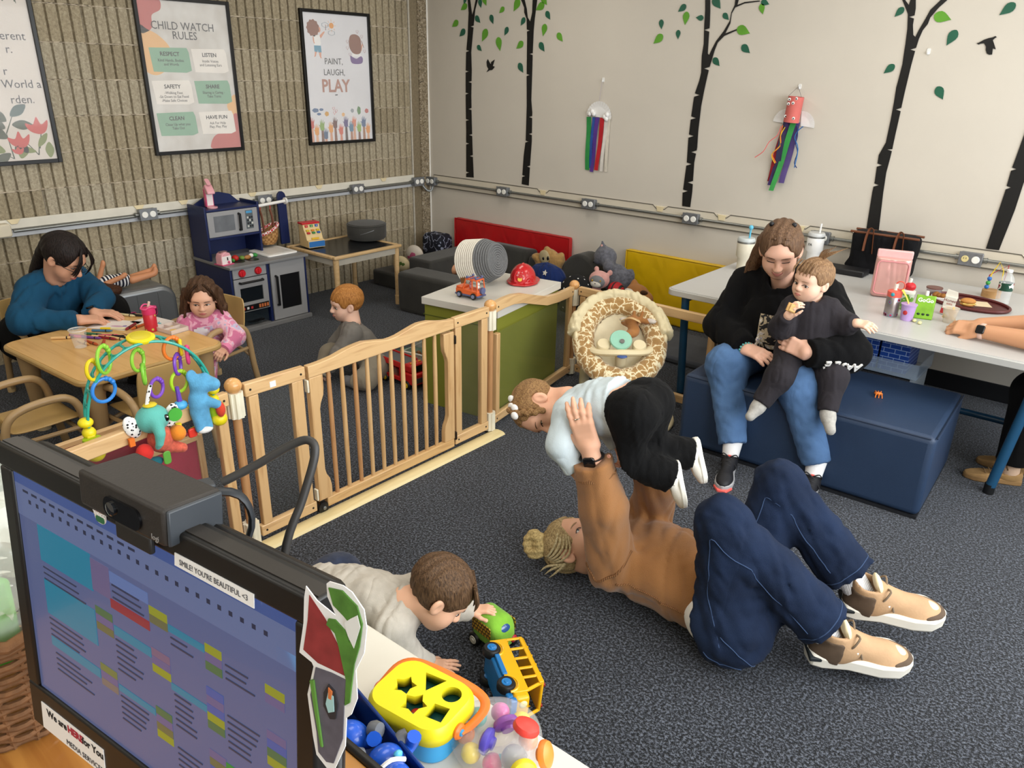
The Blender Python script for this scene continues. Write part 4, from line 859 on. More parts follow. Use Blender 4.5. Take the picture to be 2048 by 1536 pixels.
def face(root, B, f, ez, c=0., hair_c='#3a2a20', lip='#b5655c', open_=1., gaze=(0,0), smile=.3, mouth=0., iris='#3b2a20', brow=1.):
    M = Matrix(((*(B[0][0]*B[2]),B[1][0]-root.location.x),(*(B[0][1]*B[2]),B[1][1]-root.location.y),(*(B[0][2]*B[2]),B[1][2]-root.location.z),(0,0,0,1)))
    es = 1+.18*c; dark = mat('#1c1412', .5); hm = mat(hair_c, .8); lm = mat(lip, .45, .05)
    for s in (1,-1):
        y = s*.031; x = max(sxf(f, y, ez), sxf(f, y, ez+.006)-.002)
        if open_ > .15:
            e = MB().ball((x-.003,y,ez), (.0062*es,.0135*es,.0068*es*open_), 14, 9, M).build('eye', mat('#e9e4de', .2, .02), root)
            gy, gz = gaze; MB().ball((x+.0018*es,y+gy*.006,ez+gz*.004), (.0028*es,.0058*es,min(.0058,.0064*open_)*es), 12, 8, M).build('iris', mat(iris, .15), e)
            MB().ball((x+.0036*es,y+gy*.0062,ez+gz*.004), (.0018,.0028*es,min(.0028,.0035*open_)*es), 8, 6, M).build('pupil', mat('#0b0908', .1), e)
        pts = []
        for k in range(7):
            t = -1+k/3; yy = y+t*.0150*es; zz = ez+(.0068*es*open_*(1-t*t) if open_ > .15 else -.003*(1-t*t))-.0012*abs(t); pts.append((sxf(f, yy, zz)+.0022+(.0025*(1-t*t) if open_ > .15 else 0), yy, zz))
        MB().tube(pts, .0015, 6, M=M).build('eyelash', dark, root)
        pts = []
        for k in range(6):
            t = k/5; yy = s*(.013+.036*t); zz = ez+.022+.004*math.sin(t*2.4)-.003*t; pts.append((sxf(f, yy, zz)+.0008, yy, zz))
        MB().tube(pts, [x*(1-.4*c) for x in (.0015,.0026,.0028,.0026,.002,.001)], 6, M=M).build('eyebrow', hm, root) if brow else None
    if mouth > 0:
        x = sxf(f, 0, -.058); MB().ball((x-.001,0,-.060), (.006,.020,.011*mouth), 16, 10, M).build('mouth', mat('#5a1f1f', .4), root)
        MB().ball((x+.001,0,-.055), (.005,.013,.003), 12, 6, M).build('teeth', mat('#eee9e0', .25), root)
    for nm, dz, r in (('upper_lip',.0022+.008*mouth,.0042),('lower_lip',-.0036-.010*mouth,.0048)):
        pts = []; rr = []
        for k in range(9):
            t = -1+k/4; yy = t*(.0225-.003*c); zz = -.0575+dz*(1-t*t)+smile*.009*t*t; pts.append((sxf(f, yy, zz)+.0006-.002*t*t, yy, zz)); rr.append(r*(1-.75*t*t))
        MB().tube(pts, rr, 7, M=M).build(nm, lm, root)
    pts = []
    for k in range(9):
        t = -1+k/4; yy = t*(.0235-.003*c); zz = -.0575+smile*.009*t*t; pts.append((sxf(f, yy, zz)+.0030-.0025*t*t, yy, zz))
    if mouth <= 0: MB().tube(pts, .0012, 5, M=M).build('mouth_line', mat('#6b3a34', .6), root)
    return M
def hand_field(curl=(.35,.4,.3), spread=.08, thumb=(.5,.35), sg=1, curls=None):
    fs = [rb((.05,0,0),(.05,.037,.0125),.0125), rb((.03,0,-.001),(.03,.03,.014),.013), el((.032,sg*.026,-.008),(.03,.016,.014))]
    tips = []
    for i, (yo, L) in enumerate(((.028,.070),(.0095,.078),(-.0095,.073),(-.0275,.058))):
        cc = curls[i] if curls else curl; a = 0; p = np.array([.093-.004*abs(i-1.2), sg*yo, 0.]); sp = (1.5-i)*spread*sg; seg = (.45,.31,.24); r = (.0092,.0084,.0076,.0066)
        for k in range(3):
            a += cc[k]; d = np.array([math.cos(a)*math.cos(sp), math.cos(a)*math.sin(sp), -math.sin(a)]); q = p+d*L*seg[k]; fs.append(rc(p,q,r[k],r[k+1])); p = q
        tips.append((p, d))
    p = np.array([.022,sg*.030,-.006]); a = thumb[0]
    for k, (L, r0, r1) in enumerate(((.042,.0135,.0105),(.032,.0105,.0092),(.024,.0092,.0072))):
        b = a*1.15-k*thumb[1]; d = np.array([math.cos(b), sg*math.sin(b), -.32-.1*k]); d /= np.linalg.norm(d); q = p+d*L; fs.append(rc(p,q,r0,r1)); p = q
    return U(.007, *fs), tips
def hand(wrist, dirv, back, size=1., sg=1, elbow=None, r_el=.042, r_wr=.026, vis=.25, h=.0036, **kw):
    """skin net of a hand with its forearm; dirv towards the fingers, back = dorsal side; sg=+1 thumb on local +y"""
    B = basis(dirv, back, wrist, size); f, tips = hand_field(sg=sg, **kw); lo = np.array([-.04,-.075,-.11]); hi = np.array([.195,.075,.06])
    if elbow is not None:
        e = toL(B, elbow)[0]; n = np.linalg.norm(e); e2 = e*min(1, vis/size/max(n,1e-6)); re = r_wr+(r_el-r_wr)*min(1, vis/size/max(n,1e-6))
        f = U(.016, f, rc((.012,0,0), e2, r_wr/size, re/size)); lo = np.minimum(lo, e2-.05); hi = np.maximum(hi, e2+.05)
    v, q = net(f, lo, hi, h if size > .75 else h*1.0); return (toW(B, v), q), B, tips
def torso(shL, shR, hpL, hpR, rs, rr, rw, rh, k=.09, belly=None):
    shL, shR, hpL, hpR = map(V3, (shL,shR,hpL,hpR)); g = lambda t: (shL+(hpL-shL)*t, shR+(hpR-shR)*t); fs = []
    for t, r in ((0,rs),(.33,rr),(.66,rw),(1,rh)):
        a, b = g(t); m = (a+b)/2; d = (b-a)/2; L = np.linalg.norm(d); d = d/L*max(L-(r if t > .2 else r*.6), .01); fs.append(rc(m-d, m+d, r, r))
    for (t0,r0),(t1,r1) in (((0,rs),(.33,rr)),((.33,rr),(.66,rw)),((.66,rw),(1,rh))):
        a, b = g(t0); c, d = g(t1); fs.append(rc((a+b)/2,(c+d)/2,r0,r1))
    return U(k, *fs)
def core(neck, sh, el_, wr_, hp, r=.04, h=.013):
    """the body inside the clothes: neck, shoulders, arms and trunk in one surface"""
    fs = [rc(sh[0],sh[1],r,r), rc(neck,(V3(sh[0])+V3(sh[1]))/2,r,r), rc((V3(sh[0])+V3(sh[1]))/2,(V3(hp[0])+V3(hp[1]))/2,r*1.7,r*1.7), rc(hp[0],hp[1],r*1.4,r*1.4)]
    for i in (0,1): fs += [rc(sh[i],el_[i],r,r*.8), rc(el_[i],wr_[i],r*.8,r*.55)]
    lo, hi = bbox([*sh,*el_,*wr_,*hp,neck], r*2.2); return net(U(r*.5,*fs), lo, hi, h)
def person(label, loc, skin_nets, skin):
    v, q = join_nets(skin_nets); o = mesh_np('person', v, q, skin, None, loc); o.location = loc; return tag(o, label, 'person')
def skinm(c): return base('skin', c, .5, sss=.12, spec=.4)
def hairm(c1, c2, st=(60,60,4), rough=.45):
    key = ('hair', c1, c2, st)
    if key in MATS: return MATS[key]
    m = base('hair', c1, max(rough,.5), spec=.25); t = NT(m); no = t.n('TexNoise', Scale=5.0, Detail=4.0, Distortion=.5); t.l(t.co(st), no.inputs['Vector'])
    t.l(t.ramp(no.outputs['Fac'], [(.3,c1),(.72,c2)]), t.b.inputs['Base Color']); t.bump(no.outputs['Fac'], .7, .006); MATS[key] = m; return m
def hair_cap(B, c, thick=.012, cut=None, extra=(), k=.012, relief=.0022, freq=(190,)):
    """scalp hair in head space; cut = list of fields removed (the face opening)"""
    f = off(el((-.014,0,.034),(.098,.078+.004*c,.085)), thick)
    for g in cut or []: f = Sub(f, g, .012)
    f = Sub(f, rb((.10,0,-.115),(.09,.2,.105),.02), .008)
    if extra: f = U(k, f, *extra)
    def rel(P): return f(P)+relief*np.sin(P[:,1]*freq[0]+2*np.sin(P[:,0]*40)+2*np.sin(P[:,2]*37))
    return rel
OVAL = [el((.105,0,-.005),(.072,.070,.100)), half((0,0,-.085),(0,0,1))]
FACE_CUT = [rb((.115,0,-.075),(.085,.15,.120),.03), half((0,0,-.075),(0,0,1))]
def strands(root, B, curves, r, m_, name='hair_lock', per=1):
    M = Matrix(((*(B[0][0]*B[2]),B[1][0]-root.location.x),(*(B[0][1]*B[2]),B[1][1]-root.location.y),(*(B[0][2]*B[2]),B[1][2]-root.location.z),(0,0,0,1))); b = MB()
    for pts in curves:
        n = len(pts); b.tube(pts, [r*(.55+.45*math.sin(PI*min(1,(i+.6)/n))) if i < n-1 else r*.15 for i in range(n)], 6, sub=3, M=M)
    return b.build(name, m_, root)
def cut_limb(a, b, c, r0, r1, r2, k=.04, flare=0.):
    """two-segment sleeve or trouser leg, cut square at its end c"""
    a, b, c = V3(a), V3(b), V3(c); d = c-b; return Int(U(k, rc(a,b,r0,r1), rc(b,c+d*.12,r1,r2+flare)), half(c, d))
def garment(name, f, pts, m, h, material, root, wrk=(.006,22), dirs=None):
    lo, hi = bbox(pts, m); return blob(name, wr(f, wrk[0], wrk[1], dirs) if wrk else f, lo, hi, h, material, root, root.location)
def snap(f, P, lift=0.):
    P = np.array(P, float)
    for _ in range(6):
        d = f(P)-lift; g = np.stack([(f(P+e)-f(P-e))/.004 for e in np.eye(3)*.002],1); P = P-(d/np.maximum((g*g).sum(1),.2))[:,None]*g
    return P
def seam_on(name, f, pts, r, material, root, n=14):
    """stitched seam that lies on the surface of field f through the given points"""
    P = np.array(pts, float); t = np.linspace(0,len(P)-1,n); k = np.minimum(t.astype(int),len(P)-2); u = (t-k)[:,None]; Q = snap(f, P[k]*(1-u)+P[k+1]*u, r*.3)
    return MB().tube([tuple(x-np.array(root.location)) for x in Q], r, 5, sub=2).build(name, material, root)
def sneaker(root, heel, toe, up, W, upm, solem, lacem=None, midm=None, L=None, sole=.030, tongue=None, h=.0055, hi=.085, accent=None):
    """shoe built along heel->toe (points on the sole)"""
    heel, toe = V3(heel), V3(toe); L = np.linalg.norm(toe-heel); s = L/.28; B = basis(toe-heel, up, heel, s); o = root.location
    out = [(0,-.028),(.03,-.035),(.10,-.034),(.18,-.046),(.235,-.043),(.268,-.024),(.28,0),(.268,.024),(.235,.043),(.18,.046),(.10,.034),(.03,.035),(0,.028),(-.008,0)]
    M = Matrix(((*(B[0][0]*s),B[1][0]-o.x),(*(B[0][1]*s*1.0),B[1][1]-o.y),(*(B[0][2]*s),B[1][2]-o.z),(0,0,0,1))); w = W
    S = MB().prism([(x,y*w) for x,y in out], 0, sole, M).build('shoe_sole', solem, root, bev=.006*s)
    f = U(.03, el((.205,0,.026),(.072,.040*w,.034)), el((.06,0,.04),(.064,.034*w,.05)), rc((.07,0,.055),(.045,0,hi),.032*w,.034*w), rc((.09,0,.07),(.19,0,.04),.03*w,.026*w))
    f = Int(f, half((0,0,.022),(0,0,-1))); f = Int(f, half((.05,0,hi+.012),(.15,0,1))); f = Sub(f, rc((.045,0,hi-.01),(.045,0,hi+.05),.026*w,.026*w), .004)
    v, q = net(f, (-.03,-.06,0), (.30,.06,hi+.03), h); up_ = mesh_np('shoe_upper', toW(B, v), q, upm, root, o)
    if midm:
        for nm, c_ in (('heel_overlay', rb((.02,0,.05),(.045,.08,.05),.01)), ('toe_overlay', rb((.26,0,.02),(.05,.08,.028),.01))): v, q = net(Int(off(f,.0025), c_), (-.035,-.065,0), (.305,.065,hi+.03), h); mesh_np(nm, toW(B, v), q, midm, root, o)
    if lacem:
        b = MB()
        for i in range(5):
            x = .105+.02*i; z = .098-.0095*i; b.tube([(x-.01,-.024*w,z-.018),(x,-.01,z),(x,.01,z),(x-.01,.024*w,z-.018)], .0032, 6, sub=2, M=M)
        for sy in (1,-1): b.tube([(.10,0,.1),(.10,sy*.03,.118),(.085,sy*.04,.09),(.10,sy*.008,.1)], .003, 6, sub=4, M=M); b.tube([(.10,0,.1),(.11,sy*.02,.085),(.12,sy*.045,.055)], .003, 6, sub=3, M=M)
        b.build('laces', lacem, root)
    if tongue: MB().ball((.072,0,hi+.012), (.012,.026*w,.030), 12, 8, M, Euler((0,rad(-25),0)).to_matrix()).build('tongue', tongue, root)
    if accent: MB().cbox((.095,0,.098),(.004,.008,.012), M @ TR((0,0,0),(0,0,0))).build('tongue_tab', accent, root); MB().prism([(.24,-.046*w),(.288,-.02),(.288,.02),(.24,.046*w)], -.002, .012, M).build('toe_bumper', accent, root, bev=.003)
    return S
def sock(root, a, b, r1, r2, m_): b_ = MB().tube([a, [(a[i]+b[i])/2 for i in range(3)], b], [r1,(r1+r2)/2,r2], 16); o = b_.build('sock', m_, root); o.data.transform(Matrix.Translation(-Vector(root.location))); return o
denim_l = cloth('#4c6a92', .9, .25, 7, 420, .35, .05, 11); denim_d = cloth('#17233a', .9, .28, 8, 420, .35, .03, 9)
# ---------------------------------------------------------------- woman sitting on the bench
sk = skinm('#e2b29a'); black = cloth('#08080a', .92, .12, 8, 300, .2, .03, 9)
R0 = Vector((3.88,-1.45,.37))
HB = basis((.30,-.86,-.46), (.10,-.42,.90), (3.80,-1.475,.965), 1.04)
neckP = (3.80,-1.37,.79)
hd, hf, ez = head(HB, .25, neckP, jaw=1.1)
shR, shL = V3((3.615,-1.34,.755)), V3((3.985,-1.34,.765)); hpR, hpL = V3((3.75,-1.27,.47)), V3((3.98,-1.26,.47))
elR, wrR = V3((3.57,-1.48,.565)), V3((3.765,-1.635,.535)); elL, wrL = V3((4.195,-1.56,.60)), V3((4.075,-1.705,.605))
hR, _, _ = hand(wrR, (.93,-.30,-.02), (.15,-.45,.88), .98, 1, elR, .045, .028, .12, curl=(.22,.3,.2), thumb=(.35,.3))
hL, _, _ = hand(wrL, (-.93,.05,.20), (.1,-.97,.25), .98, -1, elL, .045, .028, .12, curl=(.25,.35,.25), thumb=(.35,.2))
P1 = person('woman in black hoodie and jeans sitting on the bench with a baby on her lap', R0, [hd, hR, hL, core(neckP,(shR,shL),(elR,elL),(wrR,wrL),(hpR,hpL))], sk)
face(P1, HB, hf, ez, .2, '#5a4030', '#c07a70', .0, smile=1.0)
tf = torso(shL, shR, hpL, hpR, .085, .125, .14, .135)
slv = lambda s,e,w: cut_limb(s,e,w,.082,.072,.056,.05)
f = U(.035, tf, slv(shR,elR,wrR), slv(shL,elL,wrL), rc((3.80,-1.35,.78),(3.80,-1.36,.80),.085,.075), el((3.81,-1.42,.60),(.17,.14,.16)))
f = Sub(f, rc((3.80,-1.40,.80),(3.81,-1.47,.90),.058,.066), .012)
garment('hoodie', f, [shR,shL,elR,elL,wrR,wrL,hpR,hpL,(3.8,-1.35,.85)], .15, .0085, black, P1, (.016,17))
hood = U(.04, rc((3.66,-1.28,.79),(3.80,-1.21,.79),.05,.055), rc((3.80,-1.21,.79),(3.94,-1.29,.80),.055,.05))
garment('hood', hood, [(3.62,-1.2,.75),(3.98,-1.3,.86)], .07, .008, black, P1, (.01,22))
# print on the chest
m = base('print', '#cfc4b0', .7); t = NT(m); n = t.n('TexNoise', Scale=26.0, Detail=3.0, Distortion=1.2); t.l(t.co(), n.inputs['Vector']); t.l(t.ramp(n.outputs['Fac'], [(.4,'#17161a'),(.48,'#b9a98d'),(.58,'#d8d2cc'),(.66,'#8d86a0')], 'CONSTANT'), t.b.inputs['Base Color'])
def on_body(g, u0, v0, w, hgt, nm, material, root, o, du, dv, dn, nu=10, nv=12, lift=.004, oval=False):
    """patch of fabric print that hugs field g: grid along du,dv shot along -dn"""
    du, dv, dn = [V3(a)/np.linalg.norm(a) for a in (du,dv,dn)]; vs = []; fs = []
    for j in range(nv+1):
        for i in range(nu+1):
            st = V3(o)+du*(u0+w*i/nu)+dv*(v0+hgt*j/nv)+dn*.25; ts = np.linspace(0,.5,251); d = g(st-ts[:,None]*dn); k = np.argmax(d < lift); vs.append(st-dn*ts[k]-V3(root.location))
    for j in range(nv):
        for i in range(nu):
            if oval and ((i+.5)/nu*2-1)**2+((j+.5)/nv*2-1)**2 > 1.05: continue
            a = j*(nu+1)+i; fs.append((a,a+1,a+nu+2,a+nu+1))
    return MB().add(vs, fs).build(nm, material, root)
fw = wr(f,.012,17)
on_body(fw, -.035, -.1, .085, .16, 'chest_print', m, P1, (3.795,-1.45,.615), (.97,.22,0), (.0,-.1,1), (.22,-.97,.1))
wht_ = mat('#dcdad6', .7)
for i, ch in enumerate('AASL'):
    base_ = elL+(wrL-elL)*(.05+.22*i) if False else elL*(1-(.02+.2*i))+wrL*(.02+.2*i)
fa = (wrL-elL)/np.linalg.norm(wrL-elL)
for i, ch in enumerate('AASLE'):
    p_ = elL*(.95-.16*i)+wrL*(.05+.16*i); nrm = V3((.35,-.85,-.40)); nrm -= fa*(nrm@fa); nrm /= np.linalg.norm(nrm); upv = np.cross(nrm, -fa)
    Mx = Matrix(((-fa[0],upv[0],nrm[0],0),(-fa[1],upv[1],nrm[1],0),(-fa[2],upv[2],nrm[2],0),(0,0,0,1)))
    q = snap(fw, [p_+nrm*.09])[0]+nrm*.003; text('lettering', 'ELSAA'[4-i] if False else ch, .055, Matrix.Translation(Vector(q)-P1.location) @ Mx @ Matrix.Rotation(PI,4,'Z') @ Matrix.Translation((0,-.02,0)), wht_, P1, ext=.004, bold=.001)
# jeans
knR, anR = V3((3.70,-1.655,.44)), V3((3.835,-1.79,.13)); knL, anL = V3((4.045,-1.665,.435)), V3((4.19,-1.715,.13))
leg = lambda h_,k_,a_: cut_limb(h_,k_,a_,.11,.088,.058,.05)
f = U(.05, rc(hpR,hpL,.13,.13), leg(hpR,knR,anR), leg(hpL,knL,anL))
garment('jeans', f, [hpR,hpL,knR,knL,anR,anL], .14, .0085, denim_l, P1, (.006,34), [(0,.3,.9),(.3,.2,.9),(.9,0,.4)])
run = mat('#15151a', .6, .2, 40); coral = mat('#f0665e', .5); solg = mat('#a9a9ab', .5); whs = cloth('#e9e9ea', .9, .05)
for an, toe in ((anR,(3.905,-2.01,.0)),(anL,(4.235,-1.94,.0))):
    a = V3(an); d = V3(toe)-a; d[2] = 0; d /= np.linalg.norm(d); heel = V3(toe)-d*.255; heel[2] = 0
    sneaker(P1, heel, toe, (0,0,1), 1.0, run, solg, run, None, accent=coral, hi=.095); sock(P1, tuple(heel+d*.05+V3((0,0,.08))), tuple(a+V3((0,0,.01))), .036, .044, whs)
# hair: parted, half tied, long on her right
hm = hairm('#4a3426','#7d6048',(40,40,5)); hb = '#5a4030'
f = hair_cap(HB, 0, .011, OVAL, extra=[chain([(-.07,-.07,.0),(-.075,-.10,-.10),(-.08,-.135,-.2),(-.075,-.16,-.27)],[.035,.034,.028,.012]), chain([(-.08,.03,-.02),(-.09,.03,-.12)],[.05,.04])])
v, q = net(f, (-.17,-.22,-.30), (.12,.13,.15), .0042); mesh_np('hair', toW(HB,v), q, hm, P1, P1.location)
strands(P1, HB, [[(.06,s*.02,.105),(.03,s*.06,.075),(-.02,s*.088,.02),(-.06,s*.09,-.04)] for s in (-1,1)]+[[(-.05,-.09,-.02-.01*i),(-.06,-.12-.004*i,-.12),(-.05,-.16,-.22),(-.03-.02*i,-.19,-.30)] for i in range(4)], .007, hm)
for s in (-1,1): MB().ball(tuple(toW(HB,(-.02,s*.045,.12))[0]-np.array(P1.location)), .011).build('hair_tie', mat('#16161a',.5), P1)
bead = mat('#5aa7a0', .3)
for k in range(14):
    t = 2*PI*k/14; d = (wrR-elR)/np.linalg.norm(wrR-elR); u_ = np.cross(d,(0,0,1)); u_ /= np.linalg.norm(u_); w_ = np.cross(u_,d); c_ = wrR+d*.012+(u_*math.cos(t)+w_*math.sin(t))*.031
    if k == 0: br = MB()
    br.ball(tuple(c_-np.array(P1.location)), .0055, 8, 6)
br.build('bracelet', bead, P1)
# ---------------------------------------------------------------- baby on her lap
skb = skinm('#eabfa6'); char = cloth('#2c292d', .92, .12, 9, 260, .2, .05, 14)
R1 = Vector((4.01,-1.57,.5)); BB = basis((-.38,-.92,.0), (.05,0,1), (4.005,-1.605,.885), .82)
hd, hf, ez = head(BB, 1., (4.01,-1.585,.80), .0036)
sR, sL = V3((3.945,-1.625,.765)), V3((4.085,-1.565,.77)); pR, pL = V3((3.98,-1.60,.57)), V3((4.075,-1.56,.57))
eR, wR_ = V3((3.935,-1.70,.685)), V3((3.975,-1.745,.755)); eL, wL_ = V3((4.16,-1.575,.72)), V3((4.205,-1.60,.745))
h1, _, t1 = hand(wR_, (.35,-.15,.85), (-.6,-.7,.3), .58, -1, eR, .028, .019, .06, h=.0042, curl=(.6,.6,.4), thumb=(.4,.2)); h2, _, _ = hand(wL_, (.85,-.25,.05), (0,-.5,.85), .58, 1, eL, .028, .019, .06, h=.0042, curl=(.35,.5,.3))
P1b = person('baby in charcoal sweatsuit held on the sitting woman lap, eating a cracker', R1, [hd,h1,h2,core((4.01,-1.585,.80),(sR,sL),(eR,eL),(wR_,wL_),(pR,pL),.022,.009)], skb)
face(P1b, BB, hf, ez, 1., '#8a6a50', '#c77f74', .95, gaze=(.5,-.1), smile=-.25, iris='#4a3a34')
f = U(.03, torso(sL,sR,pL,pR,.05,.075,.08,.078,.05), cut_limb(sR,eR,wR_,.048,.042,.031), cut_limb(sL,eL,wL_,.048,.04,.03))
f = Sub(f, rc((4.01,-1.6,.81),(4.005,-1.605,.90),.045,.05), .006)
garment('sweatshirt', f, [sR,sL,pR,pL,eR,eL,wR_,wL_], .09, .006, char, P1b, (.006,36))
MB().tube([(-.035,-.075,.235),(-.015,-.088,.205)], .0012, 5).build('stitching', mat('#8a878c',.8), P1b); MB().tube([(-.015,-.075,.24),(-.03,-.090,.20)], .0012, 5).build('stitching', mat('#8a878c',.8), P1b)
kR, aR_ = V3((3.985,-1.745,.49)), V3((3.945,-1.82,.375)); kL, aL_ = V3((4.175,-1.66,.515)), V3((4.20,-1.73,.385))
lg2 = lambda h_,k_,a_: cut_limb(h_,k_,a_,.074,.056,.038)
f = U(.04, rc(pR,pL,.082,.082), lg2(pR,kR,aR_), lg2(pL,kL,aL_))
garment('trousers', f, [pR,pL,kR,kL,aR_,aL_], .09, .006, char, P1b, (.005,40))
soc = cloth('#a8a59f', .95, .15, 60, 300)
for a, t_ in ((aR_,(3.93,-1.875,.325)),(aL_,(4.245,-1.80,.335))):
    f = U(.02, rc(a,a+(V3(t_)-a)*.3,.030,.028), rc(a+(V3(t_)-a)*.15+V3((0,.0,-.01)),t_,.028,.021)); garment('sock', f, [a,V3(t_)], .04, .005, soc, P1b, None)
hmb = hairm('#6b4e38','#a5835f',(40,40,8)); f = hair_cap(BB, 1., .006, [rb((.125,0,-.085),(.078,.2,.135),.03), half((0,0,-.05),(0,0,1))], relief=.0015)
v, q = net(f, (-.13,-.11,-.08), (.12,.11,.15), .0042); mesh_np('hair', toW(BB,v), q, hmb, P1b, P1b.location)
strands(P1b, BB, [[(-.02,-.01+.006*i,.12),(-.03,.0+.012*i,.155),(-.03-.01*i,.03+.015*i,.175+.01*(i%3))] for i in range(6)], .004, hmb, 'hair_tuft')
strands(P1b, BB, [[(.05,-.05+.02*i,.11),(.085,-.055+.022*i,.07),(.092,-.055+.022*i,.04)] for i in range(6)], .006, hmb, 'fringe')
ck = thing('cracker', 'small square cracker in the baby hand', 'food', (3.992,-1.765,.80), (rad(70),rad(20),rad(30))); MB().cbox((0,0,0),(.02,.018,.004)).build('biscuit', mat('#b98f56',.8,.2,60,bump=.4), ck, bev=.002); MB().cbox((.004,0,.0055),(.012,.014,.002)).build('topping', mat('#c9a46a',.8,.2,60), ck)
# ---------------------------------------------------------------- woman lying on the carpet
sk2 = skinm('#dba98d'); tanf = cloth('#96683f', .97, .08, 6, 420, .5, .5, 0)
R2 = Vector((4.1,-2.87,0)); H2 = basis((.20,.16,.96), (-.96,-.12,.22), (3.765,-2.90,.105), 1.0)
hd, hf, ez = head(H2, .0, (3.90,-2.855,.12))
sN, sF = V3((3.975,-2.985,.15)), V3((3.93,-2.70,.155)); hN, hF = V3((4.345,-2.955,.135)), V3((4.315,-2.76,.14))
eN, wN = V3((3.955,-3.045,.42)), V3((3.912,-3.075,.615)); eF, wF = V3((3.99,-2.765,.41)), V3((3.93,-2.865,.60))
h1, BN, _ = hand(wN, (-.30,-.16,.94), (.40,-.90,-.03), 1.0, 1, eN, .042, .027, .14, curls=[(.15,.2,.15),(.15,.25,.2),(.18,.3,.2),(.25,.3,.2)], thumb=(.6,.1), spread=.05)
h2, _, _ = hand(wF, (-.15,-.1,.95), (.2,.97,.1), 1.0, 1, eF, .042, .027, .14, curl=(.25,.3,.2))
P2 = person('woman in tan sweatshirt lying on the carpet lifting a girl', R2, [hd,h1,h2,core((3.90,-2.855,.12),(sN,sF),(eN,eF),(wN,wF),(hN,hF))], sk2)
face(P2, H2, hf, ez, 0, '#9a7d5c', '#b96a60', .75, gaze=(.1,.4), smile=.9, iris='#5a6a72')
f = U(.03, torso(sF,sN,hF,hN,.09,.11,.11,.11,.07), cut_limb(sN+V3((0,-.01,.02)),eN,wN-(wN-eN)*.22,.078,.070,.058,.03), cut_limb(sF+V3((0,.01,.02)),eF,wF-(wF-eF)*.25,.078,.070,.058,.03), el((4.08,-2.86,.17),(.16,.15,.10)))
f = Int(f, half((0,0,.012),(0,0,-1)), .02); f = Int(f, half((4.345,-2.86,.13),(.97,-.12,.1))); f = Sub(f, rc((3.90,-2.86,.12),(3.78,-2.89,.12),.062,.085), .015)
garment('sweatshirt', f, [sN,sF,hN,hF,eN,eF,wN,wF], .13, .0085, tanf, P2, (.015,21), [(.8,.3,.2),(.6,-.5,.4),(.9,.1,-.3)])
sf = wr(f,.015,21,[(.8,.3,.2),(.6,-.5,.4),(.9,.1,-.3)]); sm = pattern('wave',[(.35,'#6f4b2c'),(.65,'#8f6440')],55,.95,interp='LINEAR',bump=.5)
seam_on('armhole_seam', sf, [(3.90,-3.09,.20),(3.97,-3.10,.15),(4.04,-3.08,.20),(4.05,-3.0,.27)], .004, sm, P2); seam_on('side_seam', sf, [(4.04,-3.08,.16),(4.18,-3.07,.13),(4.33,-3.06,.12)], .003, sm, P2)
seam_on('hem_seam', sf, [(4.29,-3.06,.05),(4.285,-3.06,.15),(4.28,-2.98,.25),(4.265,-2.85,.27),(4.25,-2.72,.24)], .004, sm, P2, 20)
for e_, w_ in ((eN,wN),(eF,wF)): c_ = w_-(w_-e_)*.25; d_ = (w_-e_)/np.linalg.norm(w_-e_); MB().tube([tuple(c_-d_*.035-np.array(R2)),tuple(c_-np.array(R2)+d_*.004)], [.066,.052], 18).build('cuff', sm, P2)
garment('collar', Sub(rc((3.885,-2.86,.125),(3.905,-2.857,.125),.074,.082), rc((3.83,-2.87,.12),(3.95,-2.85,.12),.06,.066), .004), [(3.87,-2.87,.12),(3.92,-2.85,.13)], .10, .007, sm, P2, None)
garment('undershirt', Int(U(.05, rc((4.33,-2.94,.13),(4.30,-2.78,.13),.10,.10)), half((4.36,-2.86,.13),(.97,-.12,.1))), [(4.25,-2.95,.13),(4.28,-2.77,.13)], .13, .009, cloth('#e4e2de',.9,.04), P2, None)
kN, aN = V3((4.315,-2.965,.475)), V3((4.605,-2.82,.185)); kF, aF = V3((4.35,-2.635,.475)), V3((4.60,-2.60,.235))
f = U(.05, rc(hN,hF,.115,.115), rc((4.40,-2.95,.125),(4.37,-2.77,.135),.108,.108), cut_limb(hN+V3((.03,0,.0)),kN,aN,.098,.070,.072,.04,.012), cut_limb(hF+V3((.03,0,0)),kF,aF,.098,.070,.072,.04,.012))
f = Int(f, half((0,0,.008),(0,0,-1)), .02); f = Int(f, half((4.335,-2.86,.13),(-.95,.1,-.35)), .01)
f = Sub(f, U(0, rc(aN-(aN-kN)*.10, aN+(aN-kN)*.2, .062, .075), rc(aF-(aF-kF)*.10, aF+(aF-kF)*.2, .062, .075)), .004)
garment('jeans', f, [hN,hF,kN,kF,aN,aF,(4.45,-2.9,.1)], .15, .0085, denim_d, P2, (.013,26), [(.3,.2,.9),(.8,.1,.5),(.2,.9,.3)])
jf = wr(f,.013,26,[(.3,.2,.9),(.8,.1,.5),(.2,.9,.3)]); st_ = mat('#34486a',.9)
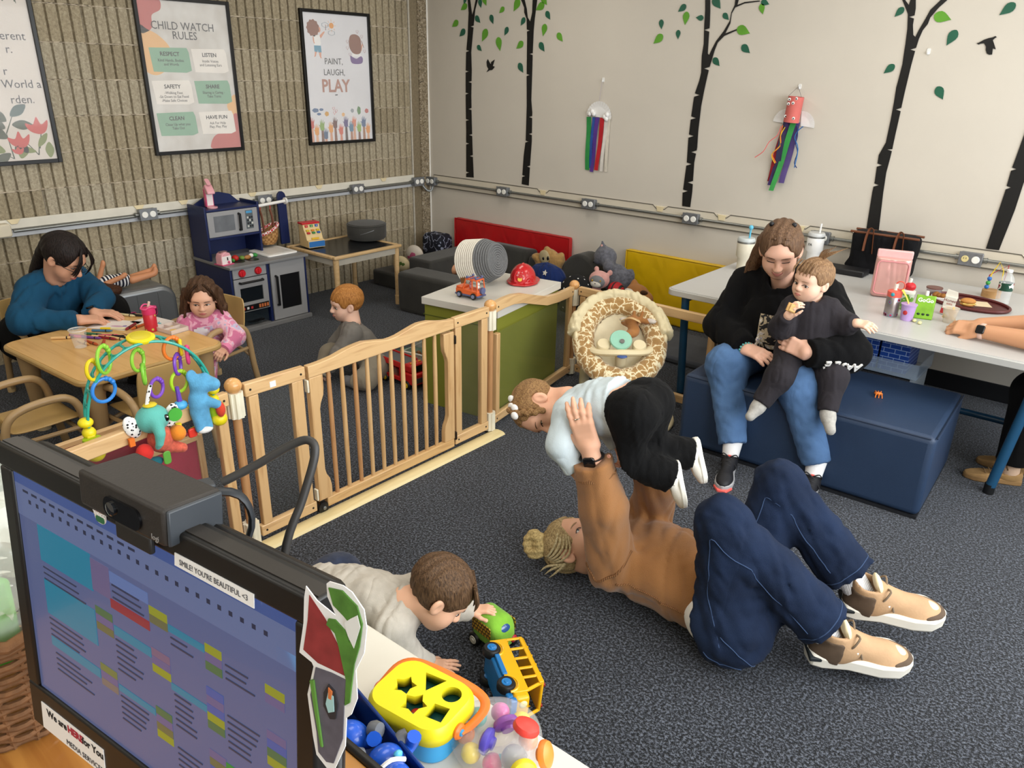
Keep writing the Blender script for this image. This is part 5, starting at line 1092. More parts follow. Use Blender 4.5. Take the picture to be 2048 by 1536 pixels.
for h_, k_, a_, dy in ((hN,kN,aN,-.10),(hF,kF,aF,-.09)):
    o_ = V3((0,dy,0)); seam_on('outseam', jf, [h_+V3((.05,dy,0)),h_+(k_-h_)*.5+o_,k_+o_*.7,k_+(a_-k_)*.5+o_*.8,a_-(a_-k_)*.04+o_*.8], .0016, st_, P2, 22)
    d_ = (a_-k_)/np.linalg.norm(a_-k_); u_ = np.cross(d_,(0,1,0)); u_ /= np.linalg.norm(u_); w_ = np.cross(d_,u_); c_ = a_-d_*.022; q_ = [tuple(c_+(u_*math.cos(t)+w_*math.sin(t))*.082) for t in np.linspace(0,2*PI,15)]; seam_on('hem_stitch', jf, q_, .0016, st_, P2, 26)
seam_on('pocket_seam', jf, [(4.40,-3.06,.17),(4.46,-3.05,.12),(4.50,-3.0,.06)], .0016, st_, P2); seam_on('pocket_seam', jf, [(4.36,-3.07,.10),(4.40,-3.07,.06),(4.47,-3.03,.05)], .0016, st_, P2)
garment('belt', Int(Int(rc((4.345,-2.945,.13),(4.315,-2.775,.135),.112,.112), half((4.362,-2.86,.13),(.97,-.12,.2))), half((4.338,-2.86,.13),(-.97,.12,-.2))), [(4.34,-2.94,.13),(4.31,-2.77,.13)], .13, .006, mat('#2a201a',.5), P2, None)
socw = pattern('wave', [(.4,'#d9dade'),(.6,'#f2f2f4')], 70, .9, stretch=(1,1,1), interp='LINEAR', bump=.5)
tans = mat('#b89571', .8, .12, 12, bump=.2, bs=150); cremes = mat('#e6d4ad', .7, .06, 12); darks = mat('#5b4a3b', .85, .15, 20); lac = cloth('#7a6a58', .9, .1); sole_w = mat('#e9e4d8', .5, .04)
for an, kn, heel, toe, up in ((aN,kN,(4.585,-2.845,.065),(4.83,-2.655,.045),(.12,-.12,.97)),(aF,kF,(4.605,-2.625,.12),(4.865,-2.465,.115),(.05,-.2,.97))):
    S = sneaker(P2, heel, toe, up, 1.2, tans, sole_w, lac, darks, tongue=cremes, hi=.105, sole=.040)
    d = V3(toe)-V3(heel); d /= np.linalg.norm(d); u_ = V3(up)/np.linalg.norm(up); sock(P2, tuple(V3(heel)+d*.055+u_*.06), tuple(an-(an-kn)*.1), .042, .046, socw)
    B = basis(d, up, heel, np.linalg.norm(V3(toe)-V3(heel))/.28); v, q = net(Int(el((.212,0,.034),(.05,.030,.031)), half((0,0,.045),(0,0,-1))), (.14,-.05,.03), (.28,.05,.08), .004); mesh_np('toe_panel', toW(B,v), q, cremes, P2, R2)
    Mh = Matrix(((*(B[0][0]*B[2]),B[1][0]-R2.x),(*(B[0][1]*B[2]),B[1][1]-R2.y),(*(B[0][2]*B[2]),B[1][2]-R2.z),(0,0,0,1)))
    MB().box((-.009,-.040,.022),(.09,.040,.036), Mh).build('heel_band', mat('#23282b',.6), P2, bev=.004)
    MB().cbox((.10,-.037,.068),(.008,.004,.006), Mh).build('lace_hook', mat('#f2efe8',.4), P2, bev=.002); MB().cbox((.10,.037,.068),(.008,.004,.006), Mh).build('lace_hook', mat('#f2efe8',.4), P2, bev=.002)
# blond bun and swept hair
hb2 = hairm('#7c6645','#c9b283',(30,30,30)); f = hair_cap(H2, 0, .009, OVAL+[el((-.0,.088,-.01),(.03,.02,.04)), el((-.0,-.088,-.01),(.03,.02,.04))], relief=.002)
v, q = net(f, (-.14,-.11,-.10), (.12,.11,.14), .0042); mesh_np('hair', toW(H2,v), q, hb2, P2, R2)
bun = U(.015, ring((-.055,-.045,.135),.032,.022,np.array(Euler((rad(70),rad(20),0)).to_matrix())), el((-.05,-.03,.12),(.035,.035,.035)))
v, q = net(lambda P: bun(P)+.0022*np.sin(P[:,0]*220+P[:,2]*160), (-.14,-.12,.05), (.03,.04,.22), .0042); mesh_np('hair_bun', toW(H2,v), q, hairm('#9c8455','#e0c98f',(30,30,30)), P2, R2)
strands(P2, H2, [[(.06,-.05-.004*i,.07-.012*i),(.02,-.085,.05-.015*i),(-.04,-.088,.06-.01*i),(-.07,-.05,.09)] for i in range(5)]+[[(-.03,-.085,-.01),(-.08,-.085,.01+.02*i),(-.12,-.08,.03+.02*i)] for i in range(3)], .0045, hairm('#9c8a63','#d9c9a0',(30,30,30)))
wd = (wN-eN)/np.linalg.norm(wN-eN)
def watch(root, c, d, out, band, facec, r=.031):
    B = Matrix(frame(tuple(d), tuple(out), tuple(V3(c)-np.array(root.location)))); o = MB().tube([tuple(B @ Vector((0,r*math.cos(2*PI*k/20),r*.85*math.sin(2*PI*k/20)))) for k in range(20)], .011, 8, closed=True, flat=.28).build('watch_band', band, root)
    MB().prism(rrect(.034,.038,.008), 0, .010, B @ Matrix.Translation((0,0,r*.82))).build('watch_case', facec, root, bev=.003)
watch(P2, wN-wd*.03, wd, (.25,-.95,.1), mat('#17171a',.5), mat('#0b0b0d',.12,coat=.5))
rg = MB().tube([tuple(toW(BN,(.108,-.0095*-1+.0105*math.cos(t)-.0,.0105*math.sin(t)-.001))[0]-np.array(R2)) for t in [2*PI*k/14 for k in range(14)]], .0018, 6, closed=True).build('ring', mat('#d9d4c8',.2,metal=1.), P2)
# ---------------------------------------------------------------- girl held in the air
sk3 = skinm('#e9b396'); mint = cloth('#c6d3d9', .92, .10, 5, 300, .2, .1, 12)
R3 = Vector((3.85,-2.96,.69)); H3 = basis((.50,-.55,-.66), (-.82,-.52,-.18), (3.655,-2.99,.65), .86)
hd, hf, ez = head(H3, .55, (3.735,-2.955,.69), .0036)
s1, s2 = V3((3.80,-3.035,.685)), V3((3.785,-2.885,.69)); p1, p2 = V3((4.005,-2.995,.735)), V3((3.995,-2.885,.735))
e1, w1 = V3((3.815,-3.085,.60)), V3((3.860,-3.072,.525)); e2, w2 = V3((3.80,-2.83,.59)), V3((3.86,-2.82,.52))
h1, _, _ = hand(w1, (.45,.25,-.8), (.2,-.95,.0), .62, 1, e1, .03, .021, .05, h=.0042, curl=(.9,.9,.5), thumb=(.4,.2)); h2, _, _ = hand(w2, (.45,-.2,-.8), (.2,.95,0), .62, -1, e2, .03, .021, .05, h=.0042, curl=(.8,.8,.5))
wst = (U(.03, rc((3.93,-2.98,.725),(3.93,-2.90,.725),.062,.062)))
bt = net(wst, (3.83,-3.08,.63), (4.03,-2.80,.82), .008)
P3 = person('girl in pale sweatshirt and black trousers held up in the air', R3, [hd,h1,h2,bt,core((3.735,-2.955,.69),(s1,s2),(e1,e2),(w1,w2),(p1,p2),.022,.009)], sk3)
face(P3, H3, hf, ez, .55, '#6a4a32', '#c05a55', .35, smile=.8, mouth=.9)
f = U(.02, torso(s2,s1,p2,p1,.052,.07,.074,.066,.045), cut_limb(s1,e1,w1,.052,.046,.036,.03), cut_limb(s2,e2,w2,.052,.046,.036,.03)); f = Int(f, half((3.945,-2.96,.72),(.90,0,.42))); f = Sub(f, rc((3.75,-2.96,.69),(3.67,-2.98,.66),.042,.05), .008)
garment('sweatshirt', f, [s1,s2,p1,p2,e1,e2,w1,w2], .09, .006, mint, P3, (.009,27))
k1, a1 = V3((3.99,-3.0,.575)), V3((4.105,-2.905,.525)); k2, a2 = V3((4.0,-2.87,.575)), V3((4.10,-2.775,.55))
f = U(.035, rc(p1,p2,.07,.07), rc((3.955,-2.985,.725),(3.955,-2.895,.725),.064,.064), cut_limb(p1,k1,a1,.068,.05,.043,.03,.01), cut_limb(p2,k2,a2,.068,.05,.043,.03,.01)); f = Int(f, half((3.95,-2.96,.72),(-.9,0,-.42)))
garment('trousers', f, [p1,p2,k1,k2,a1,a2], .1, .006, cloth('#060607',.9,.15,9,260,.25,.03,14), P3, (.006,40))
wsh = mat('#e9e4d8',.6,.05); MB().lathe([(.006,0),(.006,.003)], 10, frame((1,0,0),(-.1,-1,0),(3.975-3.85,-3.065+2.96,.61-.69))).build('button', mat('#c98f7a',.4), P3)
for a, kn, dv in ((a1,k1,(.35,.05,-.93)),(a2,k2,(.35,.1,-.93))):
    ax = (V3(a)-kn)/np.linalg.norm(V3(a)-kn); toe = V3(a)+ax*.028+V3(dv)*.10; heel = V3(a)+ax*.045-V3(dv)*.065
    sneaker(P3, heel, toe, tuple(-ax), 1.15, wsh, mat('#efece2',.5), wsh, None, hi=.08)
hm3 = hairm('#6b4a30','#a88456',(40,40,40)); f = hair_cap(H3, .55, .008, OVAL+[el((-.0,.088,-.01),(.03,.02,.04)), el((-.0,-.088,-.01),(.03,.02,.04))], relief=.0016)
v, q = net(f, (-.13,-.11,-.08), (.12,.11,.14), .0042); mesh_np('hair', toW(H3,v), q, hm3, P3, R3)
braid = []
for k in range(10): t = k/9; braid.append(el((.025+.03*math.sin(t*2.2)+(.004 if k%2 else -.004), .050+.036*math.sin(t*1.8), .118-.135*t),(.0125,.0125,.013)))
v, q = net(U(.006,*braid), (-.06,.02,-.12), (.13,.12,.14), .0038); mesh_np('braid', toW(H3,v), q, hm3, P3, R3)
for c_ in ((-.01,.045,.108),(.04,.068,.092)):
    for s in (-1,1): MB().ball(tuple(toW(H3,V3(c_)+V3((s*.016,.002,.002)))[0]-np.array(R3)), (.015,.008,.013), 10, 8).build('hair_bow', mat('#f0eeec',.7), P3)
# ---------------------------------------------------------------- boy crawling with toy cars
sk4 = skinm('#e3b193'); oat = cloth('#b9b2a7', .93, .10, 30, 300, .2, .1, 13)
R4 = Vector((3.62,-3.66,0)); H4 = basis((.55,.45,-.70), (.35,.55,.75), (3.775,-3.595,.305), .90)
hd, hf, ez = head(H4, .5, (3.70,-3.655,.275), .0038)
s1, s2 = V3((3.715,-3.725,.235)), V3((3.66,-3.58,.25)); p1, p2 = V3((3.44,-3.79,.21)), V3((3.41,-3.68,.21))
e1, w1 = V3((3.725,-3.685,.115)), V3((3.725,-3.61,.03)); e2, w2 = V3((3.70,-3.49,.16)), V3((3.735,-3.425,.125))
h1, _, _ = hand(w1, (.75,.62,-.05), (0,0,1), .62, 1, e1, .03, .02, .07, h=.0042, curl=(.05,.1,.1), spread=.14, thumb=(.8,.1)); h2, _, _ = hand(w2, (.7,.55,.1), (-.1,.1,1), .62, -1, e2, .03, .02, .07, h=.0042, curl=(.4,.4,.3))
P4 = person('boy in oatmeal shirt crawling on the carpet, reaching for a green toy bus', R4, [hd,h1,h2,core((3.70,-3.655,.275),(s1,s2),(e1,e2),(w1,w2),(p1,p2),.022,.009)], sk4)
face(P4, H4, hf, ez, .5, '#4a3524', '#b86f66', .5, smile=0)
f = U(.018, torso(s2,s1,p2,p1,.056,.075,.078,.078,.04), cut_limb(s1,e1,w1,.054,.043,.032,.025), cut_limb(s2,e2,w2,.054,.042,.032,.025)); f = U(.02, f, rc((3.69,-3.65,.262),(3.712,-3.638,.275),.052,.048)); f = Sub(f, rc((3.715,-3.637,.277),(3.77,-3.60,.31),.040,.045), .004)
garment('long_sleeve_shirt', f, [s1,s2,p1,p2,e1,e2,w1,w2], .1, .006, oat, P4, (.010,26))
k1, a1 = V3((3.50,-3.79,.07)), V3((3.28,-3.87,.05)); k2, a2 = V3((3.47,-3.64,.07)), V3((3.25,-3.72,.05))
f = U(.035, rc(p1,p2,.085,.085), cut_limb(p1,k1,a1,.08,.06,.045), cut_limb(p2,k2,a2,.08,.06,.045)); garment('shorts', f, [p1,p2,k1,k2,a1,a2], .1, .0075, cloth('#2a3144',.9,.3,30), P4, (.006,30))
hm4 = hairm('#3a2a1e','#70553d',(45,45,8)); f = hair_cap(H4, .5, .010, [rb((.125,0,-.085),(.072,.2,.115),.03), half((0,0,-.055),(0,0,1)), el((-.0,.088,-.012),(.026,.02,.034)), el((-.0,-.088,-.012),(.026,.02,.034))], relief=.0022)
v, q = net(f, (-.135,-.115,-.08), (.125,.115,.145), .0042); mesh_np('hair', toW(H4,v), q, hm4, P4, R4)
strands(P4, H4, [[(.05,-.06+.017*i,.108),(.088,-.062+.018*i,.078),(.101,-.06+.017*i,.05+.008*(i%2))] for i in range(8)], .008, hm4, 'fringe')
# ---------------------------------------------------------------- red haired boy sitting beyond the gate
sk5 = skinm('#eabfa9'); grey = cloth('#76726d', .95, .1, 8, 260, .2, .1, 13)
R5 = Vector((1.70,-2.26,0)); H5 = basis((-.35,-.92,-.10), (.05,0,1), (1.635,-2.235,.435), .88)
hd, hf, ez = head(H5, .6, (1.68,-2.23,.335), .0042)
s1, s2 = V3((1.755,-2.30,.295)), V3((1.62,-2.20,.295)); p1, p2 = V3((1.80,-2.19,.085)), V3((1.70,-2.11,.085))
e1, w1 = V3((1.735,-2.39,.185)), V3((1.655,-2.405,.09)); e2, w2 = V3((1.55,-2.26,.18)), V3((1.56,-2.33,.10))
h1, _, _ = hand(w1, (-.5,-.3,-.75), (.3,-.9,.1), .6, 1, e1, .03, .02, .06, h=.0045, curl=(.4,.4,.3)); h2, _, _ = hand(w2, (-.3,-.6,-.6), (0,-.5,.8), .6, -1, e2, .03, .02, .06, h=.0045, curl=(.4,.4,.3))
P5 = person('red haired boy in grey sweatshirt sitting on the carpet behind the gate', R5, [hd,h1,h2,core((1.68,-2.23,.335),(s1,s2),(e1,e2),(w1,w2),(p1,p2),.022,.009)], sk5)
face(P5, H5, hf, ez, .6, '#a8743f', '#bf7b70', 1., smile=-.2, gaze=(.2,0), iris='#4a3a30')
f = U(.03, torso(s2,s1,p2,p1,.052,.072,.076,.074,.04), cut_limb(s1,e1,w1,.052,.044,.033,.025), cut_limb(s2,e2,w2,.052,.044,.033,.025)); f = Sub(f, rc((1.68,-2.23,.34),(1.64,-2.235,.43),.046,.05), .008)
garment('sweatshirt', f, [s1,s2,p1,p2,e1,e2,w1,w2], .09, .0075, grey, P5, (.010,28))
k1, a1 = V3((1.62,-2.37,.17)), V3((1.66,-2.46,.05)); k2, a2 = V3((1.83,-2.36,.06)), V3((1.79,-2.33,.05))
f = U(.03, rc(p1,p2,.08,.08), cut_limb(p2,(1.60,-2.34,.15),(1.62,-2.44,.05),.075,.055,.045), cut_limb(p1,(1.90,-2.33,.07),(1.83,-2.36,.045),.075,.055,.045)); garment('trousers', f, [p1,p2,(1.6,-2.34,.15),(1.62,-2.44,.05),(1.9,-2.33,.07),(1.83,-2.36,.04)], .09, .0075, cloth('#8b8272',.93,.1), P5, (.006,34))
garment('sock', U(.02, rc((1.83,-2.36,.04),(1.76,-2.36,.035),.034,.03)), [(1.85,-2.38,.03),(1.74,-2.34,.05)], .04, .006, cloth('#77777a',.95), P5, None)
hm5 = hairm('#8a5524','#c98c4b',(45,45,8)); f = hair_cap(H5, .6, .011, [rb((.128,0,-.085),(.068,.2,.125),.03), half((0,0,-.05),(0,0,1)), el((-.0,.088,-.012),(.03,.02,.036)), el((-.0,-.088,-.012),(.03,.02,.036))], relief=.0018)
v, q = net(f, (-.135,-.115,-.08), (.125,.115,.145), .0045); mesh_np('hair', toW(H5,v), q, hm5, P5, R5)
# ---------------------------------------------------------------- girl in pink at the table
sk6 = skinm('#d9a88c')
m = base('pink_camo', '#d98aa5', .92, sheen=.2); t = NT(m); n = t.n('TexNoise', Scale=19.0, Detail=2.0, Distortion=.8); t.l(t.co(), n.inputs['Vector']); t.l(t.ramp(n.outputs['Fac'], [(.36,'#c96f92'),(.44,'#e0a0b4'),(.52,'#e9b9c6'),(.58,'#b9b4cf'),(.64,'#d88aa6')], 'CONSTANT'), t.b.inputs['Base Color']); pinkc = m
R6 = Vector((1.30,-2.95,.26)); H6 = basis((.80,-.50,-.22), (.10,-.02,1), (1.375,-2.95,.565), .86)
hd, hf, ez = head(H6, .6, (1.35,-2.935,.47), .0042)
s1, s2 = V3((1.31,-3.015,.43)), V3((1.395,-2.87,.435)); p1, p2 = V3((1.22,-2.97,.31)), V3((1.27,-2.87,.31))
e1, w1 = V3((1.31,-3.07,.36)), V3((1.36,-3.09,.41)); e2, w2 = V3((1.47,-2.84,.35)), V3((1.50,-2.925,.315))
h1, _, _ = hand(w1, (.7,-.4,.0), (0,0,1), .6, 1, e1, .03, .02, .06, h=.0045); h2, _, _ = hand(w2, (.45,-.8,-.15), (.4,.1,.9), .62, 1, e2, .03, .02, .06, h=.0045, curl=(.5,.5,.3))
P6 = person('long haired girl in pink pyjamas sitting at the activity table', R6, [hd,h1,h2,core((1.35,-2.935,.47),(s1,s2),(e1,e2),(w1,w2),(p1,p2),.022,.009)], sk6)
face(P6, H6, hf, ez, .6, '#3a281e', '#b86a66', .8, smile=-.35, gaze=(-.6,-.2), iris='#2c2019')
f = U(.03, torso(s2,s1,p2,p1,.05,.068,.072,.074,.04), cut_limb(s1,e1,w1,.05,.043,.034,.025), cut_limb(s2,e2,w2,.05,.043,.034,.025)); f = Sub(f, rc((1.35,-2.94,.475),(1.37,-2.95,.56),.044,.05), .008)
garment('pyjama_top', f, [s1,s2,p1,p2,e1,e2,w1,w2], .09, .0075, pinkc, P6, (.008,30))
pw = f
on_body(pw, -.045, -.06, .085, .075, 'white_patch', cloth('#ece9ea',.9,.03), P6, (1.37,-2.975,.40), (.5,.85,0), (0,0,1), (.85,-.5,.1), 10, 10, .006, True)
for q_ in (w2,): MB().tube([tuple(V3(q_)+V3((.0,.006,0))-np.array(R6)),tuple(V3(q_)+V3((.012,-.018,-.006))-np.array(R6))], [.037,.034], 14).build('cuff', cloth('#d77fa0',.9), P6)
f = U(.03, rc(p1,p2,.08,.08), cut_limb(p1,(1.33,-3.10,.30),(1.36,-3.10,.12),.075,.056,.045), cut_limb(p2,(1.43,-3.0,.30),(1.46,-3.03,.12),.075,.056,.045)); garment('pyjama_trousers', f, [p1,p2,(1.33,-3.1,.3),(1.36,-3.1,.12),(1.43,-3.,.3),(1.46,-3.03,.12)], .09, .0075, pinkc, P6, (.006,34))
for a in ((1.36,-3.10,.11),(1.46,-3.03,.11)): garment('foot', U(.02, rc(a,(a[0],a[1],.05),.03,.03), rc((a[0],a[1],.045),(a[0]+.06,a[1]-.05,.04),.032,.026)), [V3(a),(a[0]+.06,a[1]-.05,.02)], .04, .006, pinkc, P6, None)
hm6 = hairm('#2e1f17','#62452f',(40,40,6)); f = hair_cap(H6, .6, .012, OVAL[:1], extra=[chain([(-.04,s*.085,.02),(-.03,s*.105,-.08),(-.02,s*.11,-.17),(-.03,s*.09,-.25)],[.034,.034,.03,.014]) for s in (1,-1)]+[chain([(-.08,0,.02),(-.09,0,-.1),(-.085,0,-.22)],[.06,.065,.04])], relief=.003)
v, q = net(f, (-.18,-.16,-.30), (.12,.16,.15), .005); mesh_np('hair', toW(H6,v), q, hm6, P6, R6)
strands(P6, H6, [[(.05,s*.015,.118),(.07,s*.06,.075),(.05,s*.09,.0),(.03,s*.105,-.09),(.02+.01*i,s*(.10+.012*i),-.20)] for s in (1,-1) for i in range(4)], .009, hm6)
# ---------------------------------------------------------------- woman drawing at the activity table
sk7 = skinm('#cf9c80'); teal = cloth('#174562', .93, .10, 6, 300, .2, .05, 8)
R7 = Vector((.70,-3.42,.26)); H7 = basis((.66,.42,-.62), (.42,.30,.86), (.865,-3.39,.765), 1.0)
hd, hf, ez = head(H7, .0, (.79,-3.42,.66), .0042)
s1, s2 = V3((.775,-3.535,.605)), V3((.67,-3.29,.60)); p1, p2 = V3((.62,-3.57,.33)), V3((.52,-3.37,.33))
e1, w1 = V3((.905,-3.645,.50)), V3((1.045,-3.45,.487)); e2, w2 = V3((.84,-3.245,.515)), V3((.975,-3.345,.49))
h1, _, _ = hand(w1, (.25,.95,-.10), (.2,-.1,1), .98, 1, e1, .042, .027, .08, h=.0044, curls=[(.5,.5,.3),(.5,.6,.3),(.4,.6,.4),(.35,.5,.4)], thumb=(.5,.3)); h2, _, _ = hand(w2, (.6,.75,-.1), (.1,.1,1), .98, -1, e2, .042, .027, .08, h=.0044, curl=(.3,.3,.2))
P7 = person('dark haired woman with glasses in blue sweatshirt drawing at the activity table', R7, [hd,h1,h2,core((.79,-3.42,.66),(s1,s2),(e1,e2),(w1,w2),(p1,p2))], sk7)
MF = face(P7, H7, hf, ez, 0, '#191312', '#b4685e', .3, smile=-.1, gaze=(0,-.6), iris='#2a1c16')
f = U(.03, torso(s2,s1,p2,p1,.08,.115,.12,.12,.06), cut_limb(s1,e1,w1,.078,.063,.042,.04), cut_limb(s2,e2,w2,.078,.063,.044,.04)); f = Sub(f, rc((.79,-3.42,.66),(.84,-3.40,.74),.06,.07), .012)
garment('sweatshirt', f, [s1,s2,p1,p2,e1,e2,w1,w2], .13, .009, teal, P7, (.02,19))
blk = cloth('#0b0b0c', .92, .12, 9, 260, .25, .03, 10); k1, k2 = V3((.98,-3.42,.325)), V3((.80,-3.19,.43))
f = U(.05, rc(p1,p2,.13,.13), cut_limb(p1,k1,(1.02,-3.38,.09),.11,.078,.055,.06), cut_limb(p2,k2,(.86,-3.13,.09),.11,.08,.055,.06)); garment('trousers', f, [p1,p2,k1,k2,(1.02,-3.38,.09),(.86,-3.13,.09)], .13, .0095, blk, P7, (.006,30))
for a in ((1.02,-3.38),(.86,-3.13)): sneaker(P7, (a[0]-.05,a[1]-.03,0), (a[0]+.17,a[1]+.11,0), (0,0,1), 1., mat('#1b1b1d',.6), mat('#2a2a2c',.6), hi=.08)
hm7 = hairm('#0d0a0a','#2b211f',(40,40,8), .35); f = hair_cap(H7, 0, .013, OVAL+[el((.0,.092,-.012),(.022,.02,.03)), el((.0,-.092,-.012),(.022,.02,.03))], extra=[chain([(-.09,0,.03)]+[tuple(x) for x in toL(H7,[(.72,-3.43,.77),(.64,-3.45,.68),(.585,-3.47,.57),(.56,-3.48,.47)])],[.045,.04,.036,.03,.012])], relief=.002)
v, q = net(f, (-.36,-.16,-.36), (.13,.13,.15), .0055); mesh_np('hair', toW(H7,v), q, hm7, P7, R7)
strands(P7, H7, [[(.06,-.02,.115),(.102,-.03-.012*i,.06),(.112-.004*i,-.035-.012*i,.0),(.108-.006*i,-.035-.012*i,-.035+.01*i)] for i in range(3)]+[[(.06,.02,.115),(.105,.04+.01*i,.06),(.112-.006*i,.062+.008*i,.0),(.10,.068+.006*i,-.05)] for i in range(3)], .0045, hm7, 'fringe')
gm = mat('#15130f',.3); gl_ = thing('eyeglasses', 'thin dark framed glasses worn by the drawing woman', 'glasses', tuple(toW(H7,(.09,0,.0))[0])); ML = Matrix.Translation(R7-gl_.location) @ MF; 
for s in (1,-1):
    x = .106; r_ = MB().tube([tuple(ML @ Vector((x-.004*abs(math.cos(t)), s*.032+.024*math.cos(t), .001+.019*math.sin(t)))) for t in [2*PI*k/18 for k in range(18)]], .0015, 6, closed=True).build('rim', gm, gl_)
    MB().tube([tuple(ML @ Vector(p_)) for p_ in ((.102,s*.056,.006),(.06,s*.078,.006),(.0,s*.084,.008),(-.015,s*.083,-.004))], .0016, 6).build('temple', gm, gl_)
MB().tube([tuple(ML @ Vector(p_)) for p_ in ((.108,.009,.004),(.113,0,.007),(.108,-.009,.004))], .0015, 6, sub=2).build('bridge', gm, gl_)
watch(P7, w2-(w2-e2)*.04, (w2-e2)/np.linalg.norm(w2-e2), (.3,-.5,.8), mat('#1a1a1c',.5), mat('#0c0c0e',.15))
# ---------------------------------------------------------------- person at the right end of the white table
sk8 = skinm('#c9946f'); R8 = Vector((5.15,-.95,.4)); HB8 = basis((-1,-.1,-.2), (0,0,1), (5.13,-.95,1.10), 1.)
hd, hf, ez = head(HB8, 0., (5.16,-.95,.97), .006)
s1, s2 = V3((5.17,-.77,.93)), V3((5.17,-1.14,.93)); p1, p2 = V3((5.22,-.84,.45)), V3((5.22,-1.06,.45))
e1, w1 = V3((4.86,-.93,.735)), V3((4.575,-.965,.672)); e2, w2 = V3((4.88,-1.13,.685)), V3((4.575,-1.085,.672))
h1, _, _ = hand(w1, (-.92,-.1,-.12), (-.1,.1,1), .98, -1, e1, .045, .029, .34, curl=(.3,.45,.3), thumb=(.5,.3)); h2, _, _ = hand(w2, (-.93,.12,-.05), (0,-.6,.75), .98, 1, e2, .048, .029, .34, curl=(.5,.7,.5), thumb=(.4,.3))
P8 = person('person with bare forearms at the right edge, hands on the white table', R8, [hd,h1,h2,core((5.16,-.95,.97),(s1,s2),(e1,e2),(w1,w2),(p1,p2))], sk8)
face(P8, HB8, hf, ez, 0, '#2a1d17', '#b0685e', .5, smile=0)
f = U(.06, torso(s2,s1,p2,p1,.09,.12,.125,.12), cut_limb(s1,s1+(e1-s1)*.5,s1+(e1-s1)*.8,.085,.075,.062), cut_limb(s2,s2+(e2-s2)*.5,s2+(e2-s2)*.8,.085,.075,.062)); f = Sub(f, rc((5.16,-.95,.98),(5.15,-.95,1.06),.06,.07), .01)
garment('shirt', f, [s1,s2,p1,p2,e1,e2], .13, .012, cloth('#202226',.9), P8, (.012,20))
f = U(.05, rc(p1,p2,.125,.125), cut_limb(p1,(4.86,-.88,.45),(4.84,-.90,.11),.105,.085,.06), cut_limb(p2,(4.84,-1.07,.45),(4.83,-1.05,.105),.105,.085,.062)); garment('trousers', f, [p1,p2,(4.86,-.88,.45),(4.84,-.9,.11),(4.84,-1.07,.45),(4.83,-1.05,.105)], .13, .0095, blk, P8, (.006,30))
moc = mat('#9c7a4d',.9,.12,30,bump=.25,bs=200)
for a, b in (((4.88,-1.03,0),(4.665,-1.12,0)),((4.9,-.88,0),(4.68,-.92,0))): sneaker(P8, a, b, (0,0,1), 1.05, moc, mat('#8a6a42',.8), mat('#6f5536',.8), None, hi=.055); sock(P8, (a[0]-.045,a[1]-.02,.05), (a[0]-.055,a[1]-.02,.12), .036, .04, cloth('#c9aa90',.9))
garment('hair', lambda P: el((5.155,-.95,1.14),(.115,.09,.10))(P), [(5.15,-.95,1.14)], .13, .012, hm7, P8, None)
watch(P8, w2-(w2-e2)*.05, (w2-e2)/np.linalg.norm(w2-e2), (-.1,-.9,.45), mat('#d9b5a6',.5), mat('#0c0c0e',.15), .033)
# ================================================================ desk, monitor and webcam in the foreground
bez = mat('#141312', .42, .1, 30); orangew = wood('#b07a3a','#96602a',.4,0,4)
D = thing('desk', 'orange wood desk with black edge under the monitor', 'desk', (4.28,-4.69,0))
MB().box((-.56,-.36,.735),(.44,.345,.765)).build('desk_top', orangew, D, bev=.003)
MB().box((-.56,.345,.733),(.44,.358,.772)).build('edge_band', mat('#1c1a18',.4), D, bev=.005); MB().box((.44,-.36,.733),(.452,.358,.772)).build('edge_band', mat('#1c1a18',.4), D, bev=.004)
for x in (-.52,.40): MB().box((x-.015,-.34,0),(x+.015,.33,.735)).build('side_panel', orangew, D, bev=.003)
MB().box((-.505,.30,.25),(.385,.315,.735)).build('modesty_panel', wood('#5a3f22','#46301a',.5,0,4), D)
T = thing('computer_monitor', 'black desktop monitor showing a colourful spreadsheet', 'monitor', (4.3867,-4.6182,.908), (rad(-6),0,rad(8)))
W, HH = .50, .38
fr = MB()
for lo, hi in (((-W/2,0,0),(W/2,.03,.062)),((-W/2,0,.352),(W/2,.03,HH)),((-W/2,0,.062),(-W/2+.024,.03,.352)),((W/2-.024,0,.062),(W/2,.03,.352))): fr.box(lo, hi)
fr.build('bezel', bez, T, bev=.003); MB().box((-W/2+.006,.028,.006),(W/2-.006,.05,HH-.006)).build('back_shell', bez, T, bev=.012)
MB().box((-W/2+.002,.006,HH-.004),(W/2-.002,.022,HH+.001)).build('top_ridge', mat('#2a2622',.4), T)
MB().box((-.05,.045,-.14),(.05,.07,.2)).build('stand_neck', bez, T, bev=.01); MB().prism(rrect(.26,.2,.03), -.1405, -.13, TR((0,.03,0),(rad(6),0,0))).build('stand_base', bez, T, bev=.004)
def emit(col, s=1., rough=.25):
    key = ('emit',col,s)
    if key in MATS: return MATS[key]
    m = base('screen', col, rough); b = m.node_tree.nodes['Principled BSDF'].inputs; b['Base Color'].default_value = (.02,.02,.025,1); b['Emission Color'].default_value = lin(col); b['Emission Strength'].default_value = s; b['Coat Weight'].default_value = .15; MATS[key] = m; return m
sc = MB().box((-W/2+.024,.004,.062),(W/2-.024,.008,.352)).build('screen', emit('#6470a0',.55), T, smooth=False)
def cell(x0, z1, x1, z0, col, s=.55, d=.0035): MB().box((x0,d,min(z0,z1)),(x1,.0042,max(z0,z1))).build('cell', emit(col,s), sc, smooth=False)
cell(-.226,.352,.226,.338,'#4a63a6'); cell(-.226,.338,.226,.298,'#7482b0')
CY = '#1f8fb0'
